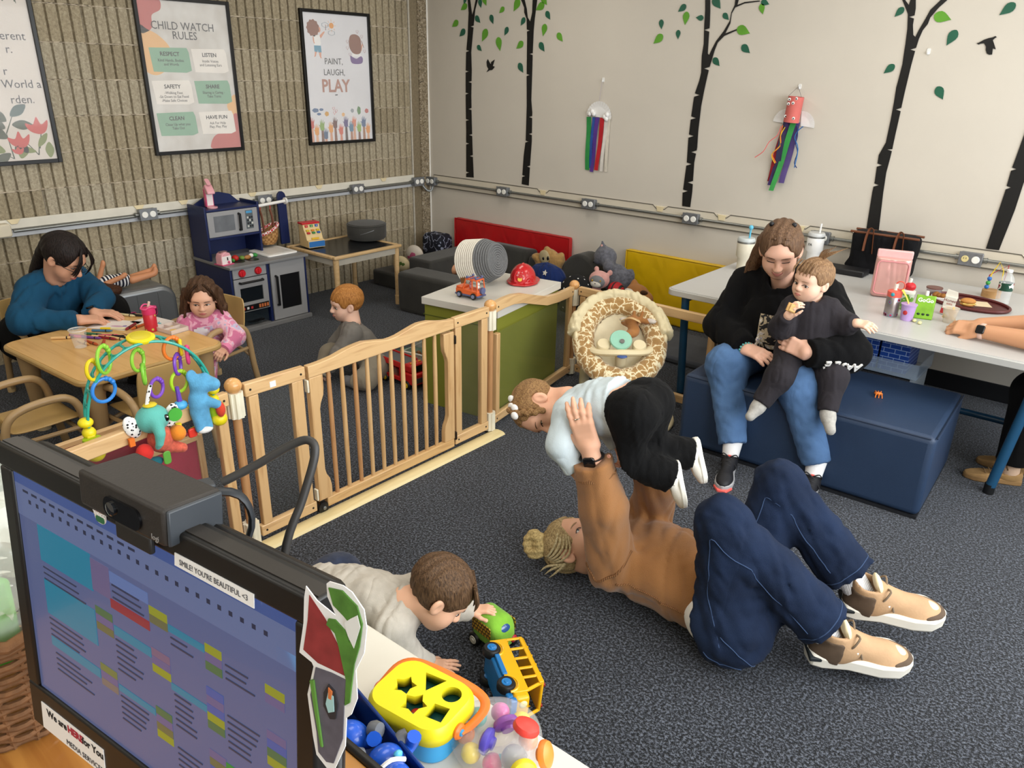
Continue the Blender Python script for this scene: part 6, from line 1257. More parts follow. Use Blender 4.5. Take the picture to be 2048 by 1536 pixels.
for x0,z1,x1,z0 in ((-.188,.297,-.085,.252),(-.187,.228,-.086,.183),(-.186,.152,-.087,.140),(-.051,.225,.013,.214),(.045,.268,.1,.260),(.044,.199,.1,.191),(-.052,.15,.013,.142)): cell(x0,z1,x1,z0,CY)
cell(-.085,.293,-.052,.255,'#7a6c98'); cell(-.051,.290,.014,.277,'#6f88c4'); cell(-.053,.257,.014,.246,'#a5303c'); cell(.124,.146,.15,.134,'#1f9a35'); cell(.2,.314,.226,.298,'#7aa6dc')
def stack(x0, z1, x1, cols):
    for i, c in enumerate(cols): cell(x0, z1-.0098*i, x1, z1-.0098*(i+1)+.0004, c)
YE, GR, PU, OL, BL = '#a8ac22','#4f7a4c','#74699c','#76764a','#4a63b4'
stack(.015,.277,.044,[YE,OL]); stack(-.084,.236,-.053,[GR,PU,OL]); stack(.014,.228,.044,['#8a6c8c',PU,YE]); stack(.101,.272,.125,[YE,PU,GR]); stack(.1,.223,.125,[BL,PU,BL,YE,GR]); stack(-.085,.163,-.054,['#7f8a48',PU,'#8a7c74']); stack(.014,.156,.041,[GR,PU,OL,YE]); stack(.1,.149,.125,[PU,OL,BL]); stack(.184,.267,.209,[YE,PU]); stack(.185,.218,.21,[PU,BL,GR,YE])
random.seed(11)
for x0, x1, zt, n in ((-.185,-.10,.245,3),(-.185,-.10,.178,4),(-.048,.01,.276,3),(-.05,.0,.209,6),(-.05,.0,.137,5),(.048,.09,.255,2),(.048,.09,.188,6),(.048,.09,.122,5),(.13,.17,.262,3),(.13,.175,.205,6),(-.18,-.1,.132,4)):
    for i in range(n): MB().box((x0,.0033,zt-.0075*i-.0016),(x0+(x1-x0)*random.uniform(.6,1),.0042,zt-.0075*i)).build('text_line', emit('#3a4264',.4), sc, smooth=False)
for i in range(26): x = -.2+.4*i/26; MB().box((x,.0033,.318),(x+.005,.0042,.323)).build('icon', emit('#2c3456',.4), sc, smooth=False)
for i in range(12): x = -.21+.018*i; MB().box((x,.0033,.330),(x+.011,.0042,.333)).build('menu_text', emit('#2c3456',.4), sc, smooth=False)
wl_ = mat('#efeeec',.6,.02); MP = frame((1,0,0),(0,-1,0),(0,0,0))
l1 = MB().prism([(.069,.3445),(.178,.3435),(.178,.3575),(.070,.358)], 0, .0008, MP).build('label_strip', wl_, T, smooth=False)
text('lettering', "SMILE! YOU'RE BEAUTIFUL <3", .0082, MP @ Matrix.Translation((.124,.3482,.0012)), mat('#55555a',.7), l1, ext=.0001, sx=.88)
l2 = MB().prism([(-.224,.004),(-.09,.004),(-.09,.043),(-.222,.043)], 0, .0008, MP).build('sign_strip', wl_, T, smooth=False)
text('lettering', 'We are', .014, MP @ Matrix.Translation((-.188,.029,.0012)), mat('#1c1c20',.7), l2, ext=.0001, bold=.0004); text('lettering', 'HERE', .014, MP @ Matrix.Translation((-.148,.029,.0012)), mat('#a8263a',.7), l2, ext=.0001, bold=.0006); text('lettering', 'for You', .014, MP @ Matrix.Translation((-.112,.029,.0012)), mat('#1c1c20',.7), l2, ext=.0001, bold=.0004)
text('lettering', 'MEDIA SERVICES', .0105, MP @ Matrix.Translation((-.132,.008,.0012)), mat('#33333a',.7), l2, ext=.0001)
# dragon cutout sticking out from the right edge of the bezel
dr = thing('paper_cutout', 'printed paper cutout of a green dragon taped to the monitor edge', 'cutout', tuple(T.matrix_basis @ Vector((.28,-.012,.33))), (rad(-6),0,rad(8)))
def dz(pts, c, layer): MB().prism([(x-.28,z-.33) for x,z in pts], 0, .0008+.0004*layer, MP).build(('backing','red_part','grey_part','dragon_body','belly','portrait','tail')[layer], c, dr, smooth=False)
dz([(.254,.402),(.266,.394),(.286,.389),(.277,.402),(.276,.413),(.279,.416),(.293,.418),(.302,.416),(.314,.406),(.317,.392),(.315,.369),(.307,.35),(.309,.325),(.303,.307),(.298,.301),(.297,.273),(.285,.242),(.277,.24),(.265,.247),(.261,.264),(.255,.302),(.262,.332),(.26,.335),(.246,.338),(.251,.367),(.252,.391)], mat('#e6e5e4',.6,.02), 0)
dz([(.258,.396),(.275,.382),(.281,.374),(.289,.364),(.299,.34),(.282,.339),(.267,.338),(.251,.343),(.256,.372)], mat('#8a2f30',.6,.2,60), 1)
dz([(.265,.333),(.282,.336),(.3,.337),(.296,.316),(.295,.28),(.285,.25),(.277,.247),(.268,.252),(.266,.271),(.259,.304)], mat('#5b5863',.6,.2,50), 2)
dz([(.279,.411),(.293,.414),(.308,.407),(.3135,.394),(.311,.373),(.306,.355),(.302,.318),(.297,.313),(.298,.337),(.290,.364),(.286,.374),(.277,.378),(.279,.384),(.286,.386),(.296,.381),(.301,.372),(.303,.388),(.295,.393),(.284,.398)], mat('#4c7a2e',.6,.25,60), 3)
dz([(.296,.388),(.302,.394),(.309,.400),(.312,.391),(.306,.370),(.300,.378)], mat('#dcdcd8',.6), 4)
dz([(.28,.325),(.287,.322),(.29,.311),(.288,.296),(.282,.293),(.275,.302),(.275,.315)], mat('#2c2a2e',.6), 5)
dz([(.26,.319),(.265,.293),(.272,.261),(.274,.261),(.269,.29),(.264,.321)], mat('#5a8a38',.6), 6)
MB().prism([(.2805-.28,.318-.33),(.286-.28,.317-.33),(.287-.28,.303-.33),(.281-.28,.299-.33),(.278-.28,.306-.33)], 0, .0034, MP).build('portrait_figure', mat('#9fc4c4',.6), dr, smooth=False); MB().prism([(.281-.28,.323-.33),(.285-.28,.321-.33),(.284-.28,.313-.33),(.281-.28,.313-.33)], 0, .0037, MP).build('portrait_hair', mat('#c9703a',.6), dr, smooth=False)
# webcam
wc = thing('webcam', 'black box webcam clipped on top of the monitor', 'webcam', tuple(T.matrix_basis @ Vector((.012,.0,.38))), (rad(-6),0,rad(8)))
MB().box((-.075,-.012,-.012),(.062,.05,.026)).build('body', mat('#2b2724',.5,.08,200,bump=.1,bs=400), wc, bev=.004); MB().box((.062,-.010,-.011),(.066,.048,.025)).build('end_cap', mat('#31353a',.4), wc, bev=.003)
MB().prism(rrect(.058,.022,.010,6), 0, .004, frame((1,0,0),(0,-1,0),(.0,-.0105,.004))).build('lens_window', mat('#070709',.12,coat=.6), wc)
MB().lathe([(.007,0),(.007,.002),(.004,.003)], 16, frame((1,0,0),(0,-1,0),(-.015,-.0145,.004))).build('lens', mat('#101318',.05,coat=1.), wc)
text('lettering', 'logi', .008, frame((1,0,0),(0,-1,0),(.048,-.0125,-.008)), mat('#8e8a86',.5), wc, ext=.0002)
MB().box((-.02,-.010,-.03),(.035,-.004,-.012)).build('front_clip', mat('#211f1d',.5), wc, bev=.002); MB().tube([(.03,.05,.012),(.055,.075,.008),(.06,.085,-.03),(.05,.06,-.09)], .007, 8, sub=4, flat=.5).build('rear_clip', mat('#22262b',.5), wc)
st = MB().prism(rrect(.020,.021,.008,5), 0, .0008, frame((1,0,0),(0,-1,0),(-.060,-.0008,-.022))).build('round_sticker', mat('#dedad2',.5), wc, smooth=False)
MB().prism(rrect(.017,.006,.003,4), .0008, .0012, frame((1,0,0),(0,-1,0),(-.060,-.0008,-.017))).build('sticker_band', mat('#d98a3c',.5), st, smooth=False); MB().prism(rrect(.015,.007,.003,4), .0008, .0012, frame((1,0,0),(0,-1,0),(-.060,-.0008,-.028))).build('sticker_band', mat('#2f6b45',.5), st, smooth=False); text('lettering', 'YWNCC', .0052, frame((1,0,0),(0,-1,0),(-.060,-.0024,-.0235)), mat('#fafafa',.5), st, ext=.0002, bold=.0003)
cb = mat('#2c2a28',.5); MB().box((-.008,.05,.004),(.012,.072,.018), TR((0,0,0),(0,0,rad(-20)))).build('usb_plug', mat('#2f3236',.45), wc, bev=.002)
Mi = (wc.matrix_basis).inverted()
tag(MB().tube([tuple(wc.matrix_basis @ Vector(q)) for q in ((.03,.075,.014),(.05,.10,.03),(.075,.125,.052),(.09,.135,.058),(.098,.135,.045),(.096,.12,.0),(.09,.10,-.06),(.085,.09,-.2))], [.0045]*8, 10, sub=6).build('webcam_cable', cb), 'thick dark usb cable looping up behind the webcam', 'cable')
# wicker gift basket behind the monitor
wick = mat('#6d4a2c',.8,.25,60,bump=.3,bs=120)
B_ = thing('wicker_basket', 'brown wicker basket at the left edge behind the monitor', 'basket', (3.905,-4.63,.765))
for k in range(16): z = .012*k+.006; r = .105+.0022*k; MB().tube([((r+.004*math.sin(9*t+PI*(k%2)))*math.cos(t),(r+.004*math.sin(9*t+PI*(k%2)))*math.sin(t)*.8,z) for t in [2*PI*i/54 for i in range(54)]], .0052, 6, closed=True).build('weave', wick, B_)
for k in range(18): t = 2*PI*k/18; MB().tube([(.105*math.cos(t),.084*math.sin(t),0),(.138*math.cos(t),.11*math.sin(t),.195)], .004, 6).build('stake', wick, B_)
MB().tube([(.140*math.cos(t),.112*math.sin(t),.197+.003*math.sin(20*t)) for t in [2*PI*i/60 for i in range(60)]], .009, 8, closed=True).build('rim', wick, B_)
cel = base('cellophane','#e8efe4',.12,alpha=.35,spec=.9); f = wr(el((3.905,-4.63,1.05),(.13,.11,.16)), .02, 40); blobc = blob('cellophane_wrap', f, (3.74,-4.77,.93), (4.06,-4.49,1.24), .009, cel, None, (3.905,-4.63,1.0)); blobc.location = (3.905,-4.63,1.0); tag(blobc, 'crinkled clear cellophane bulging over the wicker basket', 'wrapping')
o = MB().prism([(-.06,0),(.06,0),(.09,.17),(-.03,.12)], -.03, .03, frame((1,0,0),(0,-1,0))).build('gift_bag', mat('#5fae3c',.5), bev=.008); o.location = (3.92,-4.64,.87); tag(o, 'bright green gift bag inside the wicker basket', 'bag')
o = MB().ball((0,0,0),(.035,.03,.05),14,10).build('packet', mat('#dcae2a',.4)); o.location = (3.865,-4.68,1.0); tag(o, 'yellow packet inside the wicker basket', 'packet')
T = thing('storage_cabinet', 'olive green cabinet at the left edge beyond the basket', 'cabinet', (3.08,-4.55,0), rad(4)); MB().box((-.2,-.25,0),(.2,.22,.56)).build('carcass', lime, T, bev=.002); MB().box((-.21,-.26,.56),(.21,.23,.60)).build('top', melw, T, bev=.002)
# ================================================================ white-topped cabinet with toys
T = thing('storage_cabinet', 'white-topped cabinet in front, carrying the shape sorter', 'cabinet', (4.30,-4.175,0), rad(1.8)); MB().box((-.44,-.145,0),(.44,.145,.562)).build('carcass', lime, T, bev=.002); MB().box((-.45,-.155,.562),(.45,.155,.60)).build('top', mat('#d6d1c4',.4,.02,5), T, bev=.003)
yel = mat('#e2d21c',.38,.03,8); sky = mat('#3a9ad0',.35,.04,8); teal_d = mat('#12504e',.5); orng = mat('#e2762a',.38)
S = thing('shape_sorter', 'yellow lidded shape sorter bucket with orange handle', 'toy', (4.300,-4.142,.601), rad(8), scale=.80); lw, lh = .195, .15
def star(cx, cy, r, n=5, ri=.5, a0=.3): return [(cx+(r if k % 2 == 0 else r*ri)*math.cos(a0+PI*k/n), cy+(r if k % 2 == 0 else r*ri)*math.sin(a0+PI*k/n)) for k in range(2*n)]
holes = [[(-.03,.055),(.024,.060),(.003,.012)][::1], [(.057+.022*math.cos(2*PI*k/20), .034+.022*math.sin(2*PI*k/20)) for k in range(20)], star(-.045,.0,.027,5,.62,.5), star(.005,-.030,.030,5,.62,.3), [(.045,-.045),(.084,-.040),(.078,.0),(.042,-.006)]]
bm = bmesh.new(); outer = rrect(lw,lh,.045,7)
def loop(pts, z): return [bm.verts.new((x,y,z)) for x,y in pts]
ed = []
ov = loop(outer,.10); ed += [bm.edges.new((ov[i],ov[(i+1)%len(ov)])) for i in range(len(ov))]; hv_ = []
for hpl in holes:
    lv = loop(hpl,.10); hv_.append(lv); ed += [bm.edges.new((lv[i],lv[(i+1)%len(lv)])) for i in range(len(lv))]
bmesh.ops.triangle_fill(bm, use_beauty=True, use_dissolve=False, edges=ed)
def wall(vs, pts, z): 
    lo_ = loop(pts, z)
    for i in range(len(vs)): bm.faces.new((vs[i],vs[(i+1)%len(vs)],lo_[(i+1)%len(vs)],lo_[i]))
    return lo_
for hpl, lv in zip(holes, hv_): wall(lv, [(x,y) for x,y in hpl], .078)
o2_ = wall(ov, rrect(lw+.016,lh+.016,.05,7), .088); 
l3 = wall(o2_, rrect(lw+.018,lh+.018,.05,7), .062)
bmesh.ops.recalc_face_normals(bm, faces=bm.faces); me = bpy.data.meshes.new('lid'); bm.to_mesh(me); bm.free(); me.materials.append(yel); lid = bpy.data.objects.new('lid', me); COL.objects.link(lid); lid.parent = S; so = lid.modifiers.new('s','SOLIDIFY'); so.thickness = .002; me.shade_smooth(); me.set_sharp_from_angle(angle=rad(50))
MB().prism(rrect(lw-.004,lh-.004,.045,7), 0, .068).build('bucket', sky, S, bev=.006); MB().prism(rrect(lw-.02,lh-.02,.04,6), .069, .071).build('inside', teal_d, S)
MB().ball((.012,-.028,.074),(.016,.012,.006),12,8).build('red_block', mat('#b3271e',.4), S); MB().lathe([(.016,0),(.016,.008)],16,c=(.02,-.035,.07)).build('teal_block', mat('#3f8f86',.4), S); MB().ball((-.05,-.012,.073),(.012,.008,.005),10,8).build('orange_block', orng, S)
for s in (1,-1):
    hb_ = MB().lathe([(.017,0),(.018,.005),(.014,.010)], 20, frame((0,1,0),(s,0,0),(s*(lw/2+.009),-.012,.066))).build('handle_hub', orng, S); MB().lathe([(.008,0),(.007,.003)],14,frame((0,1,0),(s,0,0),(s*(lw/2+.019),-.012,.066))).build('hub_cap', sky, hb_)
MB().tube([(lw/2+.014,-.012,.066),(lw/2+.022,.02,.062),(lw/2+.022,.07,.066),(lw/2-.01,.095,.07),(0,.1,.072),(-lw/2+.01,.095,.07),(-lw/2-.022,.07,.066),(-lw/2-.022,.02,.062),(-lw/2-.014,-.012,.066)], .011, 8, sub=4, flat=.35).build('handle', orng, S)
# blue tray with toy robots
Tt = thing('toy_tray', 'deep blue plastic tray full of blue toys', 'tray', (4.285,-4.262,.601), rad(-10)); navyp = mat('#11357a',.35,.05); t_ = MB()
for lo, hi in (((-.13,-.045,0),(.13,.045,.006)),((-.13,.039,0),(.13,.045,.075)),((-.13,-.045,0),(.13,-.039,.06)),((-.13,-.045,0),(-.124,.045,.075)),((.124,-.045,0),(.13,.045,.075))): t_.box(lo, hi)
t_.build('tray', navyp, Tt, bev=.003)
bluep = mat('#1d55c2',.3,.05,coat=.3); greyp = mat('#6c6f74',.35,.08); whp = mat('#e3e2de',.4)
def robot(loc, rot, label):
    R = thing('toy_robot', label, 'toy', loc, rot)
    f = U(.01, el((0,0,0),(.032,.028,.03)), el((.0,-.045,.008),(.026,.03,.026))); v, q = net(f, (-.045,-.085,-.04), (.045,.04,.045), .004); mesh_np('body', v, q, bluep, R)
    for s in (1,-1): MB().tube([(s*.028,.0,.0),(s*.045,.005,.01),(s*.05,.0,.03)], [.01,.011,.012], 10, sub=3).build('arm', bluep, R); MB().lathe([(.013,0),(.015,.008),(.013,.018)],14,frame((0,1,0),(s,0,.3),(s*.03,.02,.01))).build('wheel', greyp, R)
    MB().ball((0,-.06,.022),(.017,.018,.012),12,8).build('visor', mat('#16285c',.15,coat=.6), R); MB().tube([(-.022,-.03,.025),(0,-.028,.033),(.022,-.03,.025)], .004, 6, sub=3).build('trim', whp, R)
    MB().ball((.014,-.02,.03),(.008,.006,.008),8,6).build('button', mat('#59b4d8',.3), R); return R
robot((4.345,-4.262,.655), (0,0,rad(70)), 'blue toy robot with dark visor nearest the shape sorter'); robot((4.265,-4.268,.655), (rad(20),0,rad(20)), 'blue toy robot lying in the middle of the blue tray')
o = MB().lathe([(.018+.002*(k%2),.0) for k in range(1)]+[(.022,.002),(.022,.02),(.012,.024)],24).build('toy_gear', mat('#d9d3bd',.5)); o.location = (4.195,-4.248,.640); tag(o, 'cream ribbed toy cap at the end of the blue tray', 'toy')
o = MB().tube([(0,0,0),(.02,.015,.02),(.0,.03,.03),(-.03,.02,.02)], .006, 8, sub=4).build('toy_loop', mat('#d2334a',.4)); o.location = (4.165,-4.235,.62); tag(o, 'red plastic toy loop behind the blue tray', 'toy')
# clear rattle ring with balls, and suction rattle
clr = base('rattle_plastic','#f4f6f8',.05,alpha=.18,spec=.8); RR_ = thing('rattle_ring', 'clear ring rattle holding coloured balls', 'toy', (4.425,-4.085,.601), rad(0), scale=.88)
MB().tube([(.062*math.cos(t),.062*math.sin(t),.028) for t in [2*PI*k/40 for k in range(40)]], .028, 18, closed=True).build('clear_ring', clr, RR_)
for k, c in enumerate(('#e58a2c','#e7d02a','#c44f9a','#58b7b0','#e07a2c','#e6cc2e','#d8457c','#7a4fb0')): t = 2*PI*k/8+.6; MB().ball((.062*math.cos(t),.062*math.sin(t),.026), .0195, 14, 10).build('ball', mat(c,.3,coat=.3), RR_)
SR = thing('suction_rattle', 'clear rattle with coloured suction caps on the cabinet corner', 'toy', (4.485,-4.105,.601), scale=.85); MB().ball((0,0,.05), .05, 24, 16).build('clear_ball', clr, SR)
for c, d in (('#e0453c',(.1,.35,.93)),('#8a4fa0',(-.8,.45,.35)),('#e58a3a',(.85,.35,.35)),('#e7d42e',(.75,-.55,.3)),('#5b50b8',(-.85,-.25,.1))):
    d_ = Vector(d).normalized(); Mq = frame(d_.orthogonal(), d_, d_*.047+Vector((0,0,.05))); MB().lathe([(.012,0),(.014,.006),(.026,.010),(.027,.014),(.024,.022),(.014,.027),(.002,.028)],20,Mq).build('suction_cap', mat(c,.4), SR)
MB().ball((.0,-.005,.045),(.026,.026,.026),14,10).build('grey_core', mat('#a6a8ad',.4), SR); MB().ball((-.025,-.015,.03),.012,10,8).build('bead', mat('#1f9aa8',.35), SR); MB().ball((.01,-.032,.03),.010,10,8).build('bead', mat('#2b7fc2',.35), SR)
# ================================================================ vehicles on the carpet
vy = mat('#e0a80e',.35,.04,8,coat=.2); vb = mat('#1b6fb0',.35,.05,8,coat=.2); tyre = mat('#121214',.45); redp = mat('#c11f1e',.35,.05,8,coat=.2)
def wheel(T, c, ax, r, w, hubm, hub_r=.6):
    M_ = frame(Vector(ax).orthogonal(), ax, c); o = MB().lathe([(r*.3,-w/2),(r*.86,-w/2),(r,-w*.3),(r,w*.3),(r*.86,w/2),(r*.3,w/2)], 20, M_).build('wheel', tyre, T); MB().lathe([(r*hub_r,w/2-.001),(r*hub_r*.95,w/2+.002),(r*.25,w/2+.001),(r*.2,w/2+.004)], 18, M_).build('hub', hubm, o)
    MB().lathe([(r*hub_r,w/2-.001),(r*hub_r*.95,w/2+.002),(r*.2,w/2+.004)], 18, frame(Vector(ax).orthogonal(), -Vector(ax), c)).build('hub', hubm, o); return o
# school bus lying on its right side: local x = front, local z = roof, local y = left
SB = thing('toy_school_bus', 'yellow toy school bus with blue chassis lying on its side', 'toy vehicle', (3.975,-3.475,.082), (0,0,0)); 
SB.matrix_basis = Matrix.Translation((3.955,-3.545,.060)) @ frame((.84,-.52,-.0),(.50,.80,-.08)).to_3x3().to_4x4() @ Matrix.Scale(.74,4)
L_, H_, W_ = .145, .15, .075
def side(y, s):
    m = MB(); z0, z1, z2 = .012, .075, .142
    m.box((-L_,y-.004,z0),(L_,y+.004,z1)); m.box((-L_,y-.004,z2-.016),(L_-.03,y+.004,z2))
    for x in (-L_+.006,-.082,-.028,.026,.075): m.box((x-.006,y-.0038,z1-.002),(x+.006,y+.0038,z2-.01))
    return m
side(-W_,-1).build('side_panel', vy, SB, bev=.003); side(W_,1).build('side_panel', vy, SB, bev=.003)
MB().box((-L_,-W_,.136),(L_-.035,W_,.150)).build('roof', vy, SB, bev=.012, seg=3)
for x in (-.09,-.04,.01,.06): MB().tube([(x,-W_+.004,.149),(x,W_-.004,.149)], .004, 6).build('roof_rib', vy, SB)
MB().box((-L_,-W_,.012),(-L_+.008,W_,.085)).build('rear_panel', vy, SB, bev=.003); 
fr_ = MB().box((L_-.045,-W_,.012),(L_+.03,W_,.072)); fr_.build('bonnet', vy, SB, bev=.014, seg=3)
for s in (-1,1): MB().tube([(L_-.012,s*(W_-.008),.07),(L_-.04,s*(W_-.008),.14)], .007, 8).build('windscreen_post', vy, SB); MB().ball((L_+.03,s*.045,.045),(.008,.016,.016),12,8).build('headlight', mat('#e8d9a0',.25), SB); MB().ball((L_-.045,s*.05,.152),(.009,.009,.006),10,6).build('roof_lamp', mat('#8c1d18',.3), SB)
MB().box((-L_+.01,-W_+.006,-.012),(L_+.015,W_-.006,.014)).build('chassis', vb, SB, bev=.008); MB().box((-.06,W_-.002,.0),(.05,W_+.010,.020)).build('running_board', vb, SB, bev=.003); MB().box((-.06,-W_-.010,.0),(.05,-W_+.002,.020)).build('running_board', vb, SB, bev=.003); MB().box((L_+.012,-W_+.004,-.006),(L_+.036,W_-.004,.02)).build('bumper', vb, SB, bev=.005)
for x in (-.095,.098):
    for s in (-1,1): wheel(SB, (x,s*(W_-.004),.0), (0,s,0), .036, .036, vb, .55); MB().tube([(x+.042*math.cos(t),s*(W_+.004),.004+.042*math.sin(t)) for t in [PI*k/10 for k in range(11)]], .005, 6).build('wheel_arch', vy, SB)
MB().box((-.05,W_+.0035,.078),(.02,W_+.0045,.087)).build('stripe', mat('#4a3a86',.4,.4,120), SB); MB().box((-.02,-.03,.014),(.01,.02,.06)).build('seat', redp, SB, bev=.006); MB().box((-.09,-.03,.014),(-.06,.03,.06)).build('seat', vy, SB, bev=.006)
# green plush bus
GB = thing('toy_bus', 'green soft toy bus with printed windows held by the crawling boy', 'toy vehicle', (3.80,-3.385,0), rad(-6)); gfel = cloth('#7cb23a',.95,.15,20,300,.3,.3)
f = Int(rb((0,0,.072),(.065,.045,.055),.03), half((.055,0,.1),(.8,0,.6)), .02); v, q = net(f, (-.08,-.06,.0), (.08,.06,.14), .004); mesh_np('body', v, q, gfel, GB)
wp = bricks('#c9a02a','#b5872a','#3a2c18', 40, .5, .5, .08, (rad(90),0,0))
for s in (-1,1):
    MB().prism(rrect(.085,.042,.008,4,-.008,.085), 0, .002, frame((1,0,0),(0,s,0),(0,s*.0445,0)) if s < 0 else frame((-1,0,0),(0,1,0),(0,.0445,0))).build('window_print', wp, GB)
    for x in (-.04,.035): wheel(GB, (x,s*.042,.024), (0,s,0), .024, .02, mat('#d9d5cc',.5), .6)
MB().ball((.047,0,.098),(.008,.03,.017),16,10,R=Euler((0,rad(-37),0)).to_matrix()).build('windscreen', mat('#2d4f86',.2,coat=.5), GB)
for s in (-1,1): MB().ball((.064,s*.026,.05),(.006,.013,.013),14,8).build('headlight', mat('#a8202e',.5), GB); MB().ball((.070,s*.026,.05),(.002,.005,.005),8,6).build('lamp_centre', mat('#c9b8a8',.5), GB)
MB().box((-.072,-.03,.04),(-.066,.03,.10)).build('rear_print', pattern('wave',[(.4,'#1c1c20'),(.6,'#c9c9c9')],60,.8), GB, bev=.004)
# small orange and yellow toy near the gate post
o = thing('toy_digger', 'yellow and orange plastic toy lying by the gate foot', 'toy', (2.90,-3.66,0), rad(30)); MB().box((-.03,-.03,.01),(.03,.03,.05)).build('cab', vy, o, bev=.008); MB().tube([(-.02,-.03,.03),(.03,-.05,.05),(.07,-.04,.03),(.07,.03,.02),(.02,.05,.02)], .008, 8, sub=4).build('arm', orng, o)
for s in (-1,1): wheel(o, (0,s*.035,.016), (0,s,0), .016, .014, orng)
# red car carrier beyond the gate
CT = thing('toy_truck', 'red toy car carrier truck on the carpet behind the gate', 'toy vehicle', (1.95,-2.10,0), rad(-2)); 
MB().box((-.19,-.055,.03),(.06,.055,.045)).build('lower_deck', redp, CT, bev=.004); MB().box((-.20,-.06,.125),(.06,.06,.14)).build('upper_deck', mat('#5b5d60',.5), CT, bev=.004)
for s in (-1,1):
    m_ = MB(); m_.box((-.20,s*.058-.004,.035),(.06,s*.058+.004,.06)); m_.box((-.20,s*.058-.004,.115),(.06,s*.058+.004,.15))
    for x in (-.195,-.115,-.03,.05): m_.box((x-.012,s*.058-.0038,.055),(x+.012,s*.058+.0038,.12))
    m_.build('side_frame', redp, CT, bev=.006)
MB().box((.065,-.058,.03),(.16,.058,.10)).build('cab_lower', redp, CT, bev=.01); MB().box((.07,-.055,.10),(.135,.055,.15)).build('cab_upper', redp, CT, bev=.012); MB().box((.134,-.045,.105),(.138,.045,.14)).build('windscreen', mat('#15181c',.15), CT); MB().box((.159,-.045,.045),(.163,.045,.075)).build('grille', mat('#3a3c40',.4), CT, bev=.002)
for y in (-.03,0,.03): MB().ball((.11,y,.153),(.008,.009,.006),8,6).build('lamp', mat('#e08a1e',.3), CT)
for x in (-.15,-.09,.10):
    for s in (-1,1): wheel(CT, (x,s*.056,.026), (0,s,0), .026, .02, mat('#d9b21e',.4), .6)
# clear bins of small toys
def bin_(name, label, loc, rot, lx, ly, h, n, cols, sz):
    B = thing(name, label, 'bin', loc, rot); pl = base('bin_plastic','#cfd6d2',.15,alpha=.35,spec=.6); m_ = MB(); t = .003
    for lo, hi in (((-lx,-ly,0),(lx,ly,t)),((-lx,-ly,0),(-lx+t,ly,h)),((lx-t,-ly,0),(lx,ly,h)),((-lx,-ly,0),(lx,-ly+t,h)),((-lx,ly-t,0),(lx,ly,h))): m_.box(lo, hi)
    m_.build('tub', pl, B, smooth=False); MB().tube([(-lx,-ly,h),(lx,-ly,h),(lx,ly,h),(-lx,ly,h)], .006, 6, closed=True).build('rim', mat('#d6d9d4',.4), B)
    for i in range(n):
        o = MB(); p = (random.uniform(-lx*.8,lx*.8), random.uniform(-ly*.8,ly*.8), random.uniform(.03,h*.85)); R = Euler((random.random()*6,random.random()*6,0)).to_matrix()
        o.ball((0,0,0), (sz*random.uniform(.7,1.3),sz*.6,sz*.7), 8, 6, R=R); o.ball(tuple(R@Vector((sz*.9,0,sz*.4))), sz*.45, 8, 6)
        for q in (-1,1): o.tube([tuple(R@Vector((q*sz*.4,0,0))),tuple(R@Vector((q*sz*.5,sz*.3,-sz*1.1)))], sz*.18, 5)
        w = o.build('toy_animal', mat(random.choice(cols),.6)); w.location = Matrix.Rotation(rot,4,'Z') @ Vector(p)+Vector(loc); tag(w, 'tiny plastic animal in the '+label.split(',')[0], 'toy', 'tiny animals in the '+name.replace('_',' '))
    return B
bin_('toy_bin', 'clear plastic bin of tiny animals beside the red truck', (1.98,-1.86,0), rad(10), .16, .12, .14, 40, ['#7a4a24','#c98a3a','#3f7a3a','#8a5a3a','#2f5a7a','#a8762f','#d9b37a'], .017)
bin_('toy_tub', 'shallow white tub of black toys left of green cabinet', (1.62,-1.55,0), rad(-10), .13, .09, .07, 8, ['#1b1c20','#2a2c30','#c9a820'], .02)
o = MB().lathe([(.12,0),(.13,.005),(.13,.02),(.0,.022)],28).build('toy_disc', mat('#176048',.4)); o.location = (1.68,-1.78,.0); tag(o, 'dark green toy disc on carpet behind clear bin', 'toy')
# ================================================================ activity arch clamped on the gate rail
A = thing('activity_arch', 'teal lattice toy arch with yellow clamps on the gate rail', 'toy arch', (2.777,-3.875,.645), rad(-6)); teal_p = mat('#2fa091',.35,.05,10,coat=.2); yp = mat('#e2cf1d',.38); lgp = mat('#a5c41d',.4)
cy, cz, ry, rz = 0., .02, .192, .235
def ap(t, dx, k=1.): return (dx, cy-ry*math.cos(t)*k, cz+rz*math.sin(t)*k)
ts = [PI*k/36 for k in range(37)]
for dx, k in ((-.036,1.),(.036,1.)): MB().tube([ap(t, dx*(.25+.75*math.sin(t)), k) for t in ts], .0045, 8).build('rail', teal_p, A)
for i in range(15):
    t = PI*(i+1)/16; 
    if i == 7: continue
    w = .036*(.25+.75*math.sin(t)); c = Vector(ap(t,0)); tang = (Vector(ap(t+.01,0))-Vector(ap(t-.01,0))).normalized(); ex = Vector((1,0,0)); r2 = .021
    MB().tube([tuple(c+ex*w*math.cos(a)+tang*r2*math.sin(a)) for a in [2*PI*q/16 for q in range(16)]], .0032, 6, closed=True).build('lattice_ring', teal_p, A)
MB().lathe([(.038,0),(.041,.004),(.041,.010),(.036,.014)], 28, frame((0,1,0),(.15,0,1),ap(PI*.5,0,1.0))).build('badge', yp, A); MB().lathe([(.030,.0142),(.027,.0155)],24,frame((0,1,0),(.15,0,1),ap(PI*.5,0,1.0)),close=True).build('badge_emblem', mat('#c9b818',.45), A)
